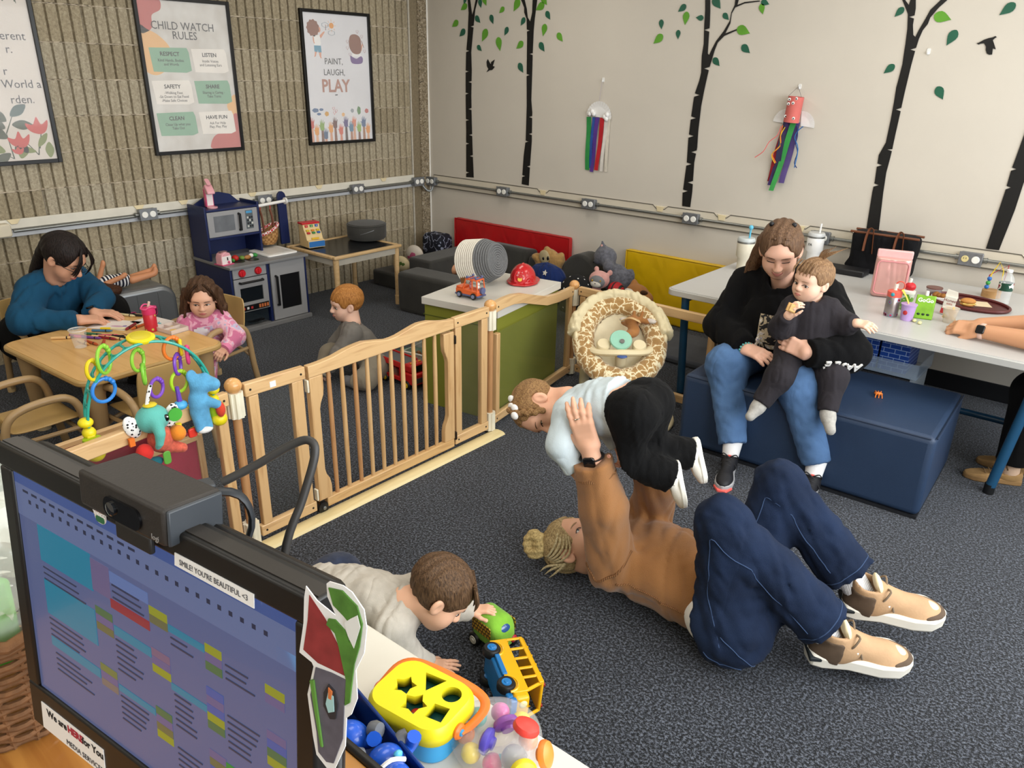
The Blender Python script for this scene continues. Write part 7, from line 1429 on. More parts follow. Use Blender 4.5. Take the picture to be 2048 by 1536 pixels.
for s in (-1,1):
    y = s*ry; MB().ball((0,y*1.02,.035),(.022,.022,.016),14,8).build('clamp_disc', yp, A); MB().ball((.0,y*1.0,.0),.02,14,10).build('clamp_ball', yp, A)
    c_ = MB().lathe([(.018,-.05),(.026,-.048),(.028,-.03),(.026,-.012),(.018,-.01)],18,TR((.018,y,0))).build('clamp_collar', lgp, A); MB().ball((.03,y,-.06),(.027,.027,.024),16,10).build('clamp_knob', yp, A); MB().box((-.02,y-.012,-.055),(.02,y+.012,-.003)).build('clamp_jaw', yp, A, bev=.004)
def link(c, r, n, col, label, kind='toy ring', ry_=1., tubes=.0055):
    o = MB().tube([(r*math.cos(t)*.15*0,r*math.cos(t)*1.,r*ry_*math.sin(t)) for t in [2*PI*q/24 for q in range(24)]], tubes, 8, closed=True)
    for q in range(3): o.ball((0,r*math.cos(.5+q*.35),r*ry_*math.sin(.5+q*.35)), tubes*1.5, 8, 6)
    o = o.build('link_ring', mat(col,.35,.03)); o.location = (c[0]-.008,c[1]-.025,c[2]); o.rotation_euler = (0,0,rad(n)); return tag(o, label, kind, 'rings hanging from the arch')
gx = 2.79
for c, r, n, col, l, e in (((gx,-3.968,.868),.031,35,'#8cc63c','lime link ring hooked high on the left of the arch',1.35),((gx,-4.005,.845),.020,20,'#e2c81c','yellow link ring left on the arch',1.5),((gx,-3.985,.775),.036,10,'#2f7fd0','blue ring hanging below yellow link',1.),((gx,-3.872,.840),.028,30,'#8cc63c','lime link ring under the arch badge',1.2),((gx,-3.862,.79),.018,60,'#7fbf3a','lower lime link ring above the elephant',1.7),((gx,-3.83,.735),.026,20,'#7a46b8','purple ring above the elephant',1.15),((gx,-3.762,.850),.032,15,'#e2762a','orange link ring on the right of the arch',1.1),((gx,-3.752,.793),.022,40,'#7a46b8','purple ring hanging under the orange link',1.5),((gx,-3.755,.735),.03,10,'#a6d02a','lime green ring rattle below purple link',1.15),((gx,-3.715,.815),.022,60,'#d8437c','pink ring holding the blue plush',1.2),((gx,-3.735,.845),.014,70,'#e6c41e','small yellow link beside the orange ring',1.6)):
    link(c, r, n, col, l, ry_=e)
# plush elephant hanging in the middle
El = thing('plush_elephant', 'teal plush elephant hanging from the arch', 'plush toy', (2.83,-3.905,.575)); pt_ = cloth('#5fb0a6',.95,.1,20,240,.3,.3)
f = U(.014, el((0,.0,.085),(.045,.05,.045)), chain([(.04,-.005,.08),(.062,-.01,.055),(.06,-.015,.025),(.05,-.018,.01)],[.02,.016,.012,.009])); v, q = net(f, (-.06,-.07,-.02), (.09,.07,.14), .0042); mesh_np('head', v, q, pt_, El)
f = U(.012, el((0,.015,.01),(.036,.04,.045)), rc((.0,.03,-.02),(.02,.07,-.035),.024,.016)); v, q = net(f, (-.06,-.05,-.07), (.06,.11,.07), .0045); mesh_np('body', v, q, cloth('#c9604c',.95,.25,90,240), El)
spot = pattern('voronoi',[(0.,'#17171a'),(.32,'#e9e7e3')],90,.9)
for s in (-1,1): MB().ball((-.005,s*.062,.075),(.012,.024,.04),14,10,R=Euler((rad(s*-20),0,0)).to_matrix()).build('ear', spot, El); MB().box((.0,s*.075-.008,.02),(.012,s*.075+.008,.045)).build('ear_tag', mat('#e0701e' if s < 0 else '#d9c41c',.7), El)
MB().ball((.036,.028,.09),(.006,.009,.012),12,8).build('eye', mat('#0d0d10',.2), El); MB().ball((.04,.03,.094),(.003,.003,.003),8,6).build('eye_glint', mat('#ffffff',.3), El)
MB().ball((.02,.062,.02),.026,16,10).build('arm', cloth('#e0852c',.95), El); MB().ball((.02,-.048,-.008),(.026,.026,.028),16,10).build('arm', cloth('#c9312c',.95), El); MB().ball((.03,-.03,-.045),(.02,.03,.016),14,8).build('foot', cloth('#1c5a66',.95), El); MB().prism(rrect(.024,.045,.010), 0, .005, frame((0,1,0),(1,0,0),(.048,.004,-.035))).build('teether', mat('#5c9a3c',.4), El, bev=.002)
MB().tube([(0,-.01,.13),(0,.0,.165),(0,.012,.195)], .006, 6).build('strap', spot, El); MB().ball((0,0,.132),(.02,.022,.007),10,6).build('crown_patch', mat('#d9c02c',.7), El); MB().lathe([(.022,0),(.022,.006)],18,frame((0,1,0),(1,0,0),(.03,.058,.09))).build('leaf_disc', mat('#4aa63c',.4), El)
# blue plush on the right
BPl = thing('plush_bear', 'light blue plush animal hanging at the right of the arch', 'plush toy', (2.815,-3.745,.605)); bp_ = cloth('#5a9cc4',.97,.14,40,200,.4,.4)
f = U(.014, el((0,.02,.115),(.03,.04,.034)), el((.02,.05,.11),(.022,.022,.022)), el((0,0,.055),(.028,.03,.05)), rc((.0,.0,.07),(.03,.05,.04),.018,.015), rc((0,-.01,.02),(.01,-.012,-.035),.02,.014), rc((0,.012,.02),(.01,.02,-.035),.02,.014), el((.0,-.01,.15),(.008,.018,.022)), el((.012,.03,.128),(.01,.012,.026))); v, q = net(f, (-.05,-.05,-.07), (.07,.1,.19), .0042); mesh_np('body', v, q, bp_, BPl)
MB().ball((.034,.056,.022),(.014,.016,.028),12,8).build('paw_patch', cloth('#c8442f',.95), BPl); MB().ball((.012,.004,-.04),(.02,.028,.012),12,8).build('foot', cloth('#d8d6d4',.95), BPl)
RK = thing('rattle_toy', 'small blue rattle with yellow loop and red charm on the arch', 'toy', (2.795,-3.795,.59)); MB().ball((0,0,.07),(.02,.024,.016),14,8).build('top', mat('#4fa6d8',.35), RK); MB().tube([(.0,.02,.06),(.012,.045,.03),(.012,.04,-.01),(.0,.02,-.025)], .005, 8, sub=4).build('loop', mat('#e0cf4a',.4), RK); MB().prism(rrect(.03,.032,.008), 0, .010, frame((0,1,0),(1,0,0),(.012,.018,-.03))).build('charm', mat('#d93a2c',.35), RK, bev=.003); MB().tube([(0,-.002,.135),(0,0,.085)], [.006,.009], 8).build('stem', mat('#6a46b0',.4), RK)
# red fabric cradle standing behind the gate panel
RC = thing('doll_cradle', 'wooden framed doll cradle with dark pink fabric behind the gate', 'cradle', (2.52,-3.90,0), rad(4)); pinkf = cloth('#a83a4c',.9,.1,8,260,.25,.1,10)
for s in (-1,1): MB().box((-.14,s*.2-.008,.08),(.14,s*.2+.008,.45)).build('end_panel', pinkf, RC); MB().box((s*.14-.008,-.2,.08),(s*.14+.008,.2,.45)).build('side_panel', pinkf, RC); 
for sx in (-1,1):
    for sy in (-1,1): MB().box((sx*.145-.012,sy*.205-.012,0),(sx*.145+.012,sy*.205+.012,.47)).build('corner_post', mapv, RC, bev=.003)
    MB().box((sx*.145-.012,-.205,.45),(sx*.145+.012,.205,.47)).build('rail', maple, RC, bev=.003)
MB().box((-.14,-.2,.08),(.14,.2,.09)).build('base', pinkf, RC)
# ================================================================ baby swing
SW = thing('baby_swing', 'cream baby swing with giraffe print seat pad', 'baby swing', (3.12,-1.66,0), 0)
crm = mat('#d8c9a4',.45,.05,6); crm2 = mat('#cfc3a3',.5,.04,6); dk = mat('#6a6762',.5)
m = base('giraffe','#d9c9a2',.95,sheen=.3); t = NT(m); vo = t.n('TexVoronoi', Scale=26.0, _feature='DISTANCE_TO_EDGE'); no = t.n('TexNoise', Scale=30.0, Detail=2.0); mxv = t.n('MixRGB'); mxv.inputs['Fac'].default_value = .06; cc_ = t.co(); t.l(cc_, no.inputs['Vector']); t.l(cc_, mxv.inputs['Color1']); t.l(no.outputs['Color'], mxv.inputs['Color2']); t.l(mxv.outputs['Color'], vo.inputs['Vector'])
t.l(t.ramp(vo.outputs['Distance'], [(.05,'#e0d3b0'),(.09,'#a78350'),(.5,'#8f6b3c')]), t.b.inputs['Base Color']); t.bump(no.outputs['Fac'], .4, .006); gir = m
# floor ring and frame
MB().tube([(.30*math.cos(a),.27*math.sin(a),.016) for a in [2*PI*k/40 for k in range(40)]], .016, 10, closed=True).build('floor_ring', crm, SW)
f = U(.06, el((.10,.02,.05),(.12,.10,.06)), rc((.12,.03,.05),(.02,.10,.16),.08,.05)); v, q = net(Int(f, half((0,0,.006),(0,0,-1))), (-.15,-.15,0), (.3,.25,.3), .011); mesh_np('motor_base', v, q, mat('#8b8882',.5), SW)
MB().tube([(-.26,.08,.02),(-.25,.06,.16),(-.20,.03,.27)], [.024,.028,.03], 12, sub=3).build('support_leg', crm2, SW); MB().tube([(.10,.10,.10),(.02,.06,.2),(-.04,.02,.27)], .03, 12, sub=3).build('support_leg', crm2, SW)
# seat: local frame, feet towards -b, head towards +b
C_ = Vector((3.115,-1.66,.415)); fx = Vector((.80,.60,0)); fb = Vector((-.50,.66,.50)).normalized(); fx = (fx-fb*fx.dot(fb)).normalized(); fn = fx.cross(fb)
MS = Matrix(((fx.x,fb.x,fn.x,C_.x-3.12),(fx.y,fb.y,fn.y,C_.y+1.66),(fx.z,fb.z,fn.z,C_.z),(0,0,0,1)))
def sw(name, f, lo, hi, h, mt): v, q = net(f, lo, hi, h); v = np.array([MS @ Vector(p) for p in v]) if len(v) < 3 else v@np.array(MS.to_3x3()).T+np.array(MS.translation); return mesh_np(name, v, q, mt, SW)
ra_, rb_r = .185, .245
def oval(P, a, b): k0 = np.sqrt((P[:,0]/a)**2+(P[:,1]/b)**2); k1 = np.sqrt((P[:,0]/a**2)**2+(P[:,1]/b**2)**2)+1e-9; return k0*(k0-1)/k1
def rim_f(P): return np.hypot(oval(P,ra_,rb_r)*.9, P[:,2]-.01)-.048
def bowl(P): d = np.abs(np.sqrt((P[:,0]/.2)**2+(P[:,1]/.27)**2+((P[:,2]-.02)/.15)**2)-1)*.15-.012; return np.maximum(d, P[:,2]-.0)
sw('giraffe_rim', wr(rim_f,.008,40), (-.26,-.32,-.06), (.26,.32,.08), .008, gir)
sw('seat_bowl', bowl, (-.23,-.30,-.16), (.23,.30,.02), .010, crm2)
def pad(P): return np.maximum(np.maximum(oval(P,.135,.195), np.abs(P[:,2]+.055-.9*(P[:,1]**2+1.6*P[:,0]**2))-.018), -9)
sw('seat_pad', wr(pad,.006,30), (-.16,-.22,-.12), (.16,.22,.08), .007, cloth('#d8cdb0',.95,.05,10,200,.3,.2))
def hoodf(P): return np.maximum(np.hypot(oval(P,.235,.285), (P[:,2]-.035)*.8)-.032, -(P[:,1]-.02))
sw('folded_canopy', wr(hoodf,.016,34), (-.30,-.02,-.05), (.30,.34,.12), .008, cloth('#d3c6a2',.9,.06,12,260,.2,.1,14))
def S_(p): return tuple(MS @ Vector(p))
MB().tube([S_((-.16,-.05,.02)),S_((-.12,-.12,.06)),S_((0,-.14,.085)),S_((.12,-.11,.06)),S_((.165,-.03,.02))], [.02,.026,.03,.026,.02], 10, sub=4, flat=.6).build('tray_bar', crm, SW)
MB().tube([S_((0,-.13,.08)),S_((.0,-.15,-.02))], [.034,.026], 14).build('crotch_post', crm2, SW)
tr = MB().lathe([(.05,0),(.056,.006),(.052,.014),(.0,.016)], 24, Matrix(MS) @ TR((-.005,-.075,.10),(rad(10),0,0))).build('mint_disc', mat('#8cbfa8',.4), SW); MB().lathe([(.012,.016),(.012,.02)],14,Matrix(MS) @ TR((.0,-.09,.10),(rad(10),0,0))).build('disc_knob', dk, SW)
for s in (-1,1): MB().lathe([(.034,-.02),(.036,.01),(.03,.018)],18,Matrix(MS) @ TR((s*.088,-.085,.07))).build('tray_pod', crm, SW)
MB().ball((0,0,0),(.026,.012,.006),12,6,Matrix(MS) @ TR((0,-.168,.09))).build('logo_badge', mat('#36508a',.4), SW)
f = U(.02, rc((-.05,-.285,.0),(.05,-.285,.0),.032,.032)); sw('front_handle', f, (-.10,-.33,-.05), (.10,-.24,.05), .007, crm); MB().ball((0,0,0),(.04,.016,.010),14,8,Matrix(MS) @ TR((0,-.275,.028))).build('handle_slot', mat('#3c3532',.5), SW)
MB().cbox((-.10,-.305,-.05),(.035,.003,.012), MS).build('warning_label', mat('#d9b91a',.5), SW)
for s in (-1,1): MB().ball((0,0,0),(.014,.03,.03),14,8,Matrix(MS) @ TR((s*.225,.0,.03))).build('hinge_knob', crm, SW)
GT = thing('plush_giraffe', 'small brown giraffe plush strapped inside the swing', 'plush toy', tuple(C_+fx*.06+fb*.06+fn*.02), 0); brp = cloth('#9c6a3c',.95,.15,20,240,.3,.3)
f = U(.02, el((0,0,.045),(.04,.035,.032)), el((.03,-.03,.03),(.03,.024,.022)), el((-.04,.01,.03),(.03,.02,.014)), el((.05,.05,.05),(.03,.02,.014)), rc((.01,.01,.06),(-.005,.02,.095),.008,.008), rc((.03,.03,.06),(.03,.045,.095),.008,.008), el((.04,-.06,.01),(.03,.05,.022))); v, q = net(f, (-.09,-.13,-.03), (.10,.09,.12), .005); mesh_np('body', v, q, brp, GT)
MB().tube([(-.03,-.05,.06),(.02,-.05,.085),(.06,-.03,.07),(.03,.0,.06)], .012, 8, sub=4, flat=.3).build('strap', mat('#c9a878',.7), GT); MB().ball((-.055,.01,.045),(.026,.018,.012),12,8).build('ear', cloth('#cfc6bc',.95), GT); MB().ball((.075,.06,.055),(.03,.02,.012),12,8).build('ear', cloth('#cfc6bc',.95), GT)
# ================================================================ paper crafts on the back wall
def P2W(x, z): return frame((1,0,0),(0,-1,0),(x,0,z))
def streamer(T, x0, z0, x1, z1, w, col, y=.006, n=10, wav=.004, nm='streamer'):
    vs = []; fs = []
    for i in range(n+1):
        t = i/n; x = x0+(x1-x0)*t; z = z0+(z1-z0)*t; yy = -y-wav*math.sin(t*7+x0*40)
        for s in (-1,1): vs += [(x+s*w/2*(1-.25*t*(s>0)), yy-.001*s, z), (x+s*w/2*(1-.25*t*(s>0)), yy-.001*s+.0012, z)]
    for i in range(n): a = i*4; fs += [(a,a+2,a+6,a+4),(a+5,a+7,a+3,a+1),(a+4,a+5,a+1,a),(a+2,a+3,a+7,a+6)]
    MB().add(vs, fs+[(0,1,3,2),(n*4+2,n*4+3,n*4+1,n*4)]).build(nm, mat(col,.7,.1,20), T)
platem = mat('#e6e5e3',.6,.03); hookm = mat('#e4e4e2',.2,spec=.7)
def half_plate(T, cx, cz, r, a0, a1, nm='paper_plate'):
    b = MB(); n = 28
    for i in range(n):
        t0, t1 = rad(a0+(a1-a0)*i/n), rad(a0+(a1-a0)*(i+1)/n); d = .003 if i % 2 else .0065
        b.add([(cx+q*math.cos(t),-(d if q > r*.7 else .003)-.002,cz+q*math.sin(t)) for q in (r*.68,r) for t in (t0,t1)], [(0,2,3,1),(1,3,2,0)])
        b.add([(cx,-.004,cz),(cx+r*.69*math.cos(t0),-.004,cz+r*.69*math.sin(t0)),(cx+r*.69*math.cos(t1),-.004,cz+r*.69*math.sin(t1))], [(0,1,2),(2,1,0)])
    b.build(nm, platem, T, smooth=False)
def hook(x, z, label): T = thing('wall_hook', label, 'hook', (x,0,z)); MB().prism(rrect(.018,.03,.006), 0, .004, P2W(0,0)).build('base', hookm, T); MB().tube([(0,-.004,-.006),(0,-.014,-.012),(0,-.016,-.002)], .003, 6, sub=3).build('prong', hookm, T)
hook(1.796,1.64,'clear hook above the rainbow paper plate'); hook(3.208,1.63,'clear hook above the red paper tube craft'); hook(3.875,1.822,'bare white hook right of the tall birch')
T = thing('paper_plate_craft', 'half paper plate cloud with rainbow streamers on the wall', 'craft', (1.78,-.003,1.39))
half_plate(T, 0, 0, .108, -5, 175)
for x, z in ((-.075,.02),(-.055,.035),(-.04,.02),(.055,.005),(.075,.02),(.07,-.008)): MB().ball((x,-.014,z),(.016,.012,.017),10,8).build('cotton_ball', platem, T)
for x0, x1, z1, w, c in ((-.085,-.075,-.375,.042,'#2b8a46'),(-.045,-.055,-.36,.024,'#2a50a0'),(-.012,-.035,-.385,.036,'#54338a'),(.035,.008,-.37,.038,'#bb1f28'),(.065,.05,-.375,.03,'#e2ddd6'),(.085,.09,-.375,.028,'#ddd6c8')): streamer(T, x0, -.002, x1, z1, w, c)
MB().tube([(0,-.01,.108),(.008,-.01,.18),(.016,-.012,.24)], .0012, 5).build('string', mat('#a59aa8',.8), T)
T = thing('paper_tube_craft', 'red paper tube creature with wiggle eyes, plate wings and streamers', 'craft', (3.205,-.003,1.41))
half_plate(T, -.045, .01, .085, 75, 175, 'plate_wing'); half_plate(T, .045, .0, .085, -5, 95, 'plate_wing')
b = MB(); b.lathe([(.045,.02),(.045,.165)], 24, TR((0,-.05,0),(0,rad(4),0)), close=False); b.build('tube', mat('#c4635c',.7,.05), T)
for x, z in ((-.018,.15),(.022,.155),(-.02,.125),(.008,.13),(-.028,.055),(.022,.045)):
    e = MB().lathe([(.009,0),(.008,.003)],14,frame((1,0,0),(0,-1,0),(x+.006,-.05-math.sqrt(.0455**2-x*x),z))).build('wiggle_eye', platem, T); MB().lathe([(.004,.003),(.004,.004)],10,frame((1,0,0),(0,-1,0),(x+.007,-.05-math.sqrt(.0455**2-x*x),z-.002))).build('pupil', mat('#101012',.3), e)
for x0, z0, x1, z1, w, c, y in ((-.01,.03,-.07,-.36,.055,'#3f2f66',.03),(-.05,.0,-.095,-.34,.03,'#8e1d26',.02),(.015,.02,-.06,-.39,.036,'#3a9a4c',.04),(.03,.02,-.01,-.34,.04,'#5b4a86',.02),(-.035,.02,-.055,-.3,.04,'#33304e',.035)): streamer(T, x0, z0, x1, z1, w, c, y, wav=.008)
for pts, c in (([(-.06,-.005),(-.075,-.06),(-.12,-.10),(-.15,-.16),(-.2,-.2)],'#d9706c'),([(-.05,0),(-.055,-.06),(-.045,-.12),(-.09,-.17),(-.06,-.22)],'#e0702c'),([(-.035,-.01),(-.055,-.06),(-.05,-.12),(-.094,-.175),(-.065,-.225)],'#dcb93a'),([(.04,0),(.05,-.06),(.045,-.10),(.065,-.15),(.055,-.21),(.075,-.24)],'#23386e'),([(.075,0),(.045,-.03),(.035,-.07),(.065,-.13),(.06,-.24)],'#2f6aa8')): MB().tube([(x,-.04,z) for x,z in pts], .003, 6, sub=3).build('pipe_cleaner', mat(c,.9), T)
for s in (-1,1): MB().tube([(s*.04,-.05,.165),(0,-.014,.22)], .001, 5).build('string', mat('#4a4a4c',.8), T)
# ================================================================ things on the white table (top at .63)
TZ = .6305
def cup(name, label, cat, loc, prof, m_, extra=None, rot=0, seg=24):
    T = thing(name, label, cat, loc, rot); MB().lathe(prof, seg).build('body', m_, T); return T
for loc, label, bodyc, straw, lidc in (((3.262,-.60,TZ),'cream steel tumbler with blue straw left of the woman','#d9d2bf','#5fb2cf','#cfd6d6'),((3.50,-.14,TZ),'white steel tumbler with clear straw right of the woman','#e9e8e6','#e6e6e4','#d9dbdb')):
    T = cup('tumbler', label, 'tumbler', loc, [(.036,0),(.038,.01),(.038,.07),(.049,.085),(.05,.165),(.048,.17)], mat(bodyc,.45)); MB().lathe([(.0505,.160),(.0505,.170)],24).build('steel_band', steel, T); MB().lathe([(.05,.170),(.051,.180),(.045,.190)],24).build('lid', base('lid_plastic',lidc,.2,alpha=.8), T); MB().tube([(.015,0,.15),(.018,.0,.245)], .0055, 8).build('straw', mat(straw,.4), T)
    if '5fb2' in straw: MB().ball((.018,0,.25),(.014,.012,.014),10,8).build('straw_cap', mat(straw,.4), T)
    else: text('lettering', 'FA', .022, frame((.97,-.2,0),(-.2,-.97,0),(-.012,-.051,.115)), mat('#1c1c1e',.5), T, ext=.0006)
tt = cloth('#0d0d10',.85,.1,10,300,.2,.03,10); lea = mat('#6b3c22',.5,.1,20)
T = thing('tote_bag', 'large black tote bag with brown leather handles against the wall', 'bag', (3.885,-.115,TZ)); f = wr(U(.03, Int(lambda P: rb((0,0,.115),(.17,.055,.115),.03)(P)-.06*(P[:,2]-.05), half((0,0,.235),(0,0,1))), el((-.10,0,.03),(.10,.06,.035))), .008, 26); v, q = net(f, (-.24,-.09,-.01), (.24,.09,.25), .008); mesh_np('bag', v, q, tt, T)
MB().tube([(-.185,-.055,.232),(.185,-.055,.232)], .007, 6).build('trim', lea, T); MB().tube([(-.185,.05,.232),(.185,.05,.232)], .007, 6).build('trim', lea, T)
for x in (-.075,.085): MB().tube([(x-.02,-.066,.13),(x-.014,-.072,.22),(x,-.074,.262),(x+.018,-.074,.255),(x+.022,-.072,.22),(x+.03,-.066,.12)], .008, 8, sub=4, flat=.35).build('handle', lea, T)
o = MB().box((-.13,-.06,0),(.13,.06,.035)).build('black_case', mat('#17171a',.5), bev=.008); o.location = (3.72,-.24,TZ); tag(o, 'flat black case left of the pink lunch bag', 'case')
pk = mat('#e0aca4',.28,.08,12,metal=.35,coat=.3)
T = thing('lunch_bag', 'shiny pink insulated lunch bag standing on white table', 'bag', (4.065,-.60,TZ), rad(16)); f = wr(rb((0,0,.115),(.082,.05,.115),.022), .004, 30); v, q = net(Int(f,half((0,0,.205),(0,0,1))), (-.11,-.08,-.01), (.11,.08,.25), .006); mesh_np('body', v, q, pk, T); MB().box((-.084,-.012,.20),(.084,.012,.242)).build('rolled_top', mat('#e3b2b0',.4), T, bev=.006)
MB().tube([(x,-.0515,z) for x,z in rrect(.145,.17,.02,4,0,.105)], .0035, 6, closed=True).build('piping', mat('#d98f92',.5), T); MB().tube([(-.08,-.02,.203),(.08,-.02,.203)], .0025, 6).build('zip', mat('#b9a0a0',.4), T)
T = cup('water_bottle', 'steel kids bottle with coral lid and printed dots', 'bottle', (4.185,-.965,TZ), [(.03,0),(.032,.006),(.032,.095),(.028,.10)], pattern('voronoi',[(0.,'#1d1b1f'),(.2,'#c9506a'),(.3,'#6fa6c4'),(.38,'#9a8f8c')],38,.3,metal=.6)); MB().lathe([(.033,.095),(.034,.12),(.024,.126)],10).build('lid', mat('#e2604f',.45), T); MB().ball((.0,-.033,.11),(.009,.005,.009),10,8).build('button', mat('#3a9aa6',.4), T); MB().tube([(0,0,.125),(.0,.005,.155)], .009, 8).build('spout', mat('#ecd9cc',.4), T); MB().tube([(.018+.02*math.cos(t),0,.15+.02*math.sin(t)) for t in [2*PI*k/14 for k in range(14)]], .003, 6, closed=True).build('carry_loop', mat('#e2604f',.45), T)
T = cup('training_cup', 'clear green training cup with red lid behind the bottles', 'cup', (4.205,-.80,TZ), [(.028,0),(.032,.08),(.033,.085)], pattern('noise',[(.4,'#6fa63a'),(.5,'#d5dccd')],30,.3)); MB().lathe([(.034,.083),(.034,.095),(.02,.10)],18).build('ring', mat('#e9e4dc',.4), T); MB().ball((.005,0,.115),(.026,.022,.022),14,10).build('lid', mat('#c4202a',.4), T); MB().tube([(0,0,.13),(.003,0,.155)], .007, 8).build('spout', mat('#eee6dc',.4), T)
T = cup('yogurt_cup', 'lilac yogurt cup with yellow spoon', 'cup', (4.262,-.985,TZ), [(.026,0),(.033,.072),(.036,.074),(.036,.078)], mat('#b89ad0',.4)); MB().lathe([(.031,.074),(.0,.075)],18,close=False).build('yogurt', mat('#e9e0d4',.5), T); MB().tube([(.0,0,.07),(-.02,.005,.105),(-.045,.01,.135)], [.006,.005,.008], 8, sub=3, flat=.5).build('spoon', mat('#ecd24a',.4), T); MB().ball((-.004,-.031,.04),(.01,.003,.011),8,6).build('printed_berry', mat('#b02a30',.5), T)
T = thing('food_pouch', 'bright green fruit pouch standing among the cups', 'pouch', (4.31,-.90,TZ), rad(14)); f = lambda P: np.maximum(np.maximum(np.abs(P[:,0])-.042, np.abs(P[:,1])-(.020*(1-P[:,2]/.115)+.0015)), np.abs(P[:,2]-.056)-.056); v, q = net(f, (-.06,-.04,-.01), (.06,.04,.13), .004); mesh_np('pouch', v, q, mat('#7fb52c',.35,.15,30), T); MB().lathe([(.008,.11),(.008,.125),(.006,.132)],12).build('cap', mat('#eef0e6',.4), T); text('lettering', 'GoGo', .026, frame((1,0,0),(0,-1,.17),(0,-.0085,.08)), mat('#f6f7f0',.5), T, ext=.0008, bold=.0008)
for q in (-.02,0,.02): MB().ball((q,-.017,.022),(.008,.003,.006),8,6).build('printed_mark', mat('#1f3a1a',.5), T)
T = thing('juice_box', 'white juice carton tilted on the red tray', 'carton', (4.378,-.745,TZ), (0,rad(6),rad(10))); MB().box((-.026,-.018,0),(.026,.018,.09)).build('carton', mat('#d9d4c9',.5), T, bev=.002); MB().prism([(-.028,.088),(.028,.088),(.02,.115),(-.026,.12)], -.004, .004, frame((1,0,0),(0,-1,0))).build('gable', mat('#e0dbd0',.5), T); text('lettering', 'Honest', .02, frame((1,0,0),(0,-1,0),(0,-.0185,.066)), mat('#7a2a2a',.5), T, ext=.0006); text('lettering', 'KIDS', .012, frame((1,0,0),(0,-1,0),(0,-.0185,.052)), mat('#b0483a',.5), T, ext=.0006)
MB().box((-.027,-.0195,.005),(-.012,.0195,.03)).build('red_patch', mat('#b02e30',.5), T)
T = cup('snack_cup', 'clear plastic cup of crisps in front of the juice carton', 'cup', (4.42,-.885,TZ), [(.024,0),(.034,.068),(.037,.07)], base('cup_plastic','#e5dccb',.2,alpha=.55)); 
for k in range(14): MB().ball((random.uniform(-.018,.018),random.uniform(-.018,.018),.015+.004*k),(.014,.011,.003),8,5,R=Euler((random.random()*3,random.random()*3,0)).to_matrix()).build('crisp', mat('#cfae74',.7,.2,40), T)
TR_ = thing('serving_tray', 'oval dark red serving tray with food', 'tray', (4.42,-.47,TZ), rad(-14)); MB().prism([(.19*math.cos(t),.135*math.sin(t)) for t in [2*PI*k/40 for k in range(40)]], 0, .006).build('tray', mat('#4f1a1a',.4,.1,10), TR_); MB().tube([(.19*math.cos(t),.135*math.sin(t),.011) for t in [2*PI*k/48 for k in range(48)]], .007, 8, closed=True).build('rim', mat('#5a1d1c',.4), TR_)
o = MB().box((-.065,-.05,0),(.065,.05,.0012)).build('napkin', mat('#d8c6a4',.8)); o.location = (4.45,-.46,TZ+.0065); o.rotation_euler = (0,0,.4); tag(o, 'brown paper wrapper lying on the red tray', 'paper')
T = thing('sandwich', 'half eaten sandwich on the red tray', 'food', (4.43,-.55,TZ+.007), rad(30)); MB().ball((0,0,.012),(.035,.028,.012),16,8).build('bottom_bun', mat('#c98f4a',.7,.15,20), T); MB().box((-.03,-.026,.016),(.03,.026,.020)).build('filling', mat('#d8c06a',.6,.3,40), T); MB().ball((0,0,.028),(.036,.029,.015),16,8).build('top_bun', mat('#c08440',.6,.15,20), T)
T = cup('sauce_tub', 'round clear tub with brown lid on the red tray', 'tub', (4.245,-.42,TZ), [(.03,0),(.038,.04),(.04,.042)], base('tub_plastic','#b9aeb2',.2,alpha=.6)); MB().lathe([(.04,.041),(.04,.046),(.0,.047)],20,close=False).build('lid', mat('#6f4a44',.4), T)
T = thing('paper_boat', 'white paper tray of brown nuggets', 'tray', (4.29,-.50,TZ)); MB().prism([(-.035,-.025),(.035,-.025),(.045,.03),(-.045,.03)], 0, .02).build('boat', mat('#e4e2e0',.6), T, bev=.003)
for k in range(7): o = MB().ball((0,0,0),(.013,.012,.011),10,7).build('nugget', mat('#8a5a24',.8,.2,60,bump=.4)); o.location = (4.27+.018*(k%3),-.512+.018*(k//3),TZ+.028); tag(o, 'brown fried nugget in the white paper tray', 'food', 'nuggets in the paper tray')
T = thing('plastic_bottle', 'clear plastic water bottle beside the bead maze', 'bottle', (4.545,-.33,TZ)); wclr = base('pet','#eef4f6',.05,alpha=.28,spec=.9); MB().lathe([(.028,0),(.033,.006),(.030,.02),(.033,.03),(.030,.04),(.033,.055),(.033,.115),(.028,.135),(.014,.155),(.012,.165)],24).build('bottle', wclr, T); MB().lathe([(.0335,.07),(.0335,.11)],24,close=False).build('label', pattern('noise',[(.45,'#1d4a3a'),(.52,'#d9dcd8'),(.6,'#8a1f2a')],22,.4), T); MB().lathe([(.014,.163),(.014,.175)],14).build('cap', mat('#f0f2f2',.4), T)
T = thing('bead_maze', 'small wooden bead maze with bent wires and coloured beads', 'toy', (4.475,-.22,TZ), rad(20)); MB().lathe([(.045,0),(.045,.035)],20).build('base', wood('#b98f5c','#a37a48',.5,0,6), T); MB().tube([(-.03,0,.035),(-.02,0,.12),(.005,0,.185),(.03,0,.14),(.035,.0,.035)], .0028, 6).build('wire', mat('#e0c22c',.4), T); MB().tube([(-.02,.02,.035),(-.025,.015,.11),(.05,.01,.17),(.045,.02,.035)], .0028, 6).build('wire', mat('#a8243a',.4), T)
for k, (x, z, c) in enumerate(((-.028,.05,'#2a6ab8'),(-.026,.072,'#3f9a4a'),(-.024,.094,'#2a6ab8'),(.034,.055,'#d9a82a'),(.034,.075,'#b0a070'))): MB().ball((x,0,z),.0115,12,8).build('bead', mat(c,.35), T)
